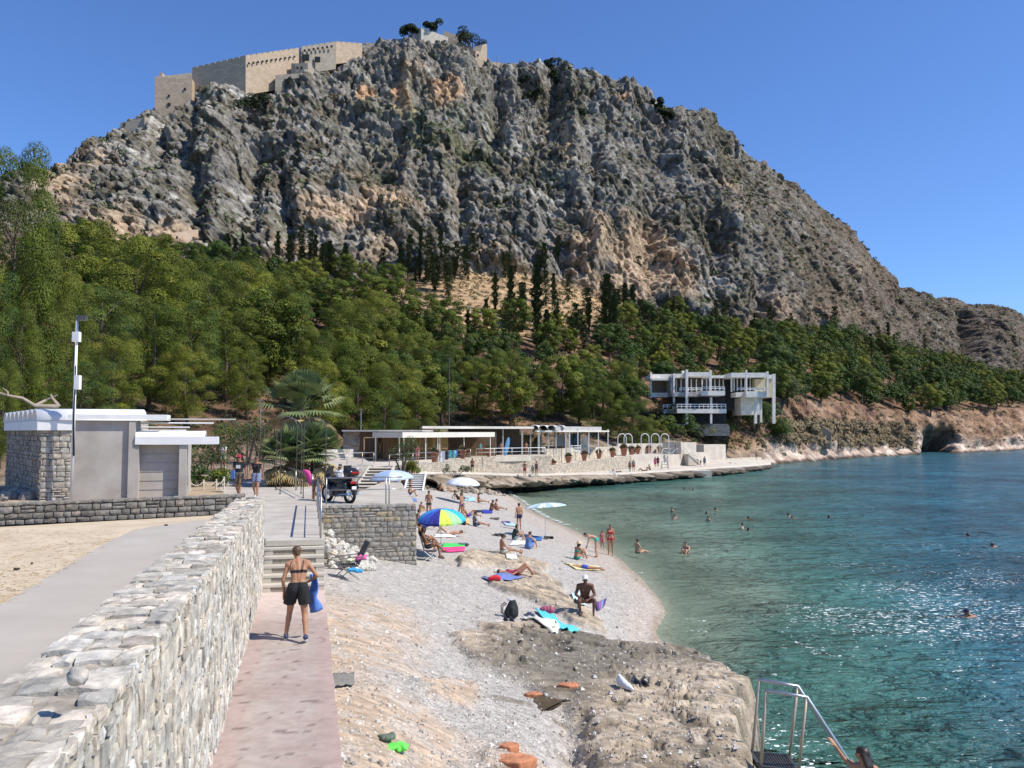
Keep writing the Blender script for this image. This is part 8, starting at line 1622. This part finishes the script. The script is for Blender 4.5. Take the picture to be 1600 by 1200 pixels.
# white rubble pile
g = MB(); rr_ = random.Random(9)
for k in range(420):
    px = 508+rr_.random()**1.3*75; py = rr_.uniform(838, 888); f = (px-508)/75; q = hit(px, min(py+f*12, 892)); s_ = rr_.uniform(.05, .17)*(1.4 if rr_.random() < .12 else 1); zz = max(0, (1-f*1.15))*.75*rr_.random(); g.cc = shade((.60, .57, .52), .14); g.sphere(q+Vector((0, 0, s_*.4+zz)), s_, 6, 5, (1, rr_.uniform(.7, 1.1), rr_.uniform(.6, .9)))
g.v = [(v[0]+rr_.uniform(-.02, .02), v[1]+rr_.uniform(-.02, .02), v[2]+rr_.uniform(-.02, .02)) for v in g.v]; tag(g.build('rubble_pile', M_stone), 'white broken rubble heaped between the steps and the retaining wall', 'rubble', kind='stuff')
# loose stones over the beach and rocks
V_, F_2 = [], []; g = MB(); rr_ = random.Random(12)
for k in range(3600):
    px = rr_.uniform(515, 1160); py = 860+340*rr_.random()**.8; q = hit(px, py)
    if q.z < .1: continue
    s_ = rr_.uniform(.008, .022)*(2.2 if rr_.random() < .06 else 1)*(1+q.y*.02); c = rr_.choice(((.62, .60, .56), (.42, .40, .37), (.52, .47, .41), (.30, .28, .26), (.70, .68, .64))); g.cc = shade(c, .15)
    a = rr_.uniform(0, 3); ca, sa = math.cos(a)*s_, math.sin(a)*s_; z0 = q.z; vs = [(q.x+ca*1.3, q.y+sa*1.3, z0), (q.x-sa, q.y+ca, z0), (q.x-ca*1.3, q.y-sa*1.3, z0), (q.x+sa, q.y-ca, z0), (q.x+ca*.5, q.y+sa*.5, z0+s_*.8), (q.x-sa*.5, q.y+ca*.5, z0+s_*.85), (q.x-ca*.5, q.y-sa*.5, z0+s_*.75), (q.x+sa*.5, q.y-ca*.5, z0+s_*.7)]; g.add(vs, [(0, 1, 5, 4), (1, 2, 6, 5), (2, 3, 7, 6), (3, 0, 4, 7), (4, 5, 6, 7)])
tag(g.build('loose_pebbles', M_stone), 'loose stones and pebbles scattered over beach and rock', 'pebbles', kind='stuff')
# pink towel on the railing, rope fence, bare branch
g = MB(); vs = []
for j in range(6):
    for i in range(5): vs.append((-.14+.07*i+.06*j, .02*math.sin(i*2), .0-.12*j+.03*math.sin(i+j)))
g.add(vs, [(j*5+i, j*5+i+1, (j+1)*5+i+1, (j+1)*5+i) for j in range(5) for i in range(4)]); o = g.build('pink_towel', cloth((.75, .08, .30)), None, True); o.location = A(478, 33.5, 5.45); sd = o.modifiers.new('t', 'SOLIDIFY'); sd.thickness = .02; tag(o, 'bright pink towel hanging from the railing left of the motorbike', 'towel')
M_rope = mat('rope', (.55, .50, .38), (.62, .56, .44)); rf = empty('rope_fence', A(300, 36, 4.4), 0, 'low wooden posts strung with rope round the green hedge', 'fence'); ro = Vector(rf.location); RP = [(297, 34.2), (318, 34.6), (338, 35), (350, 37), (356, 41), (352, 48), (330, 52)]
for px, d in RP: rib('post', M_rope, rf, lambda m: m.tube([A(px, d, 4.4)-ro, A(px, d, 5.0)-ro], .035, 6))
g = MB()
for i in range(len(RP)-1): a, b = A(RP[i][0], RP[i][1], 4.92)-ro, A(RP[i+1][0], RP[i+1][1], 4.92)-ro; g.tube([a, a.lerp(b, .25)-Vector((0, 0, .12)), a.lerp(b, .5)-Vector((0, 0, .17)), a.lerp(b, .75)-Vector((0, 0, .12)), b], .018, 5)
g.build('rope', M_rope, rf)
g = MB(); bb = [W(-20, 608, 33), W(12, 618, 33), W(35, 622, 33.4), W(55, 634, 33.6), W(92, 635, 34)]; g.tube(bb, [.03, .05, .06, .07, .08], 7); g.tube([bb[3], W(72, 625, 34), W(90, 617, 34)], [.08, .05, .02], 6); g.tube([bb[4], W(82, 622, 34), W(79, 616, 34)], [.08, .05, .02], 6); g.tube([bb[1], W(12, 612, 33), W(4, 606, 33)], [.06, .03, .012], 6); tag(g.build('fallen_branch', mat('bare_wood', (.30, .24, .18), (.40, .33, .26), 4, .9)), 'bare pale crooked branch lying behind the white hut roof', 'branch')
for k, (px, y0, y1, d, lab) in enumerate(((702, 560, 690, 108, 'slim dark utility pole among the pines above the canopy'), (407, 625, 700, 62, 'thin grey lamp pole behind the shrubs left of the palm'), (564, 640, 674, 95, 'short pale pole above the left end of the cafe roof'))): g = MB(); a, b = W(px, y1, d), W(px, y0, d); g.tube([a, b], .05 if k != 1 else .03, 6); g.box(b.x-.2, b.x+.2, b.y-.05, b.y+.05, b.z-.05, b.z+.03); tag(g.build('pole', M_dsteel if k == 0 else M_steel), lab, 'pole')
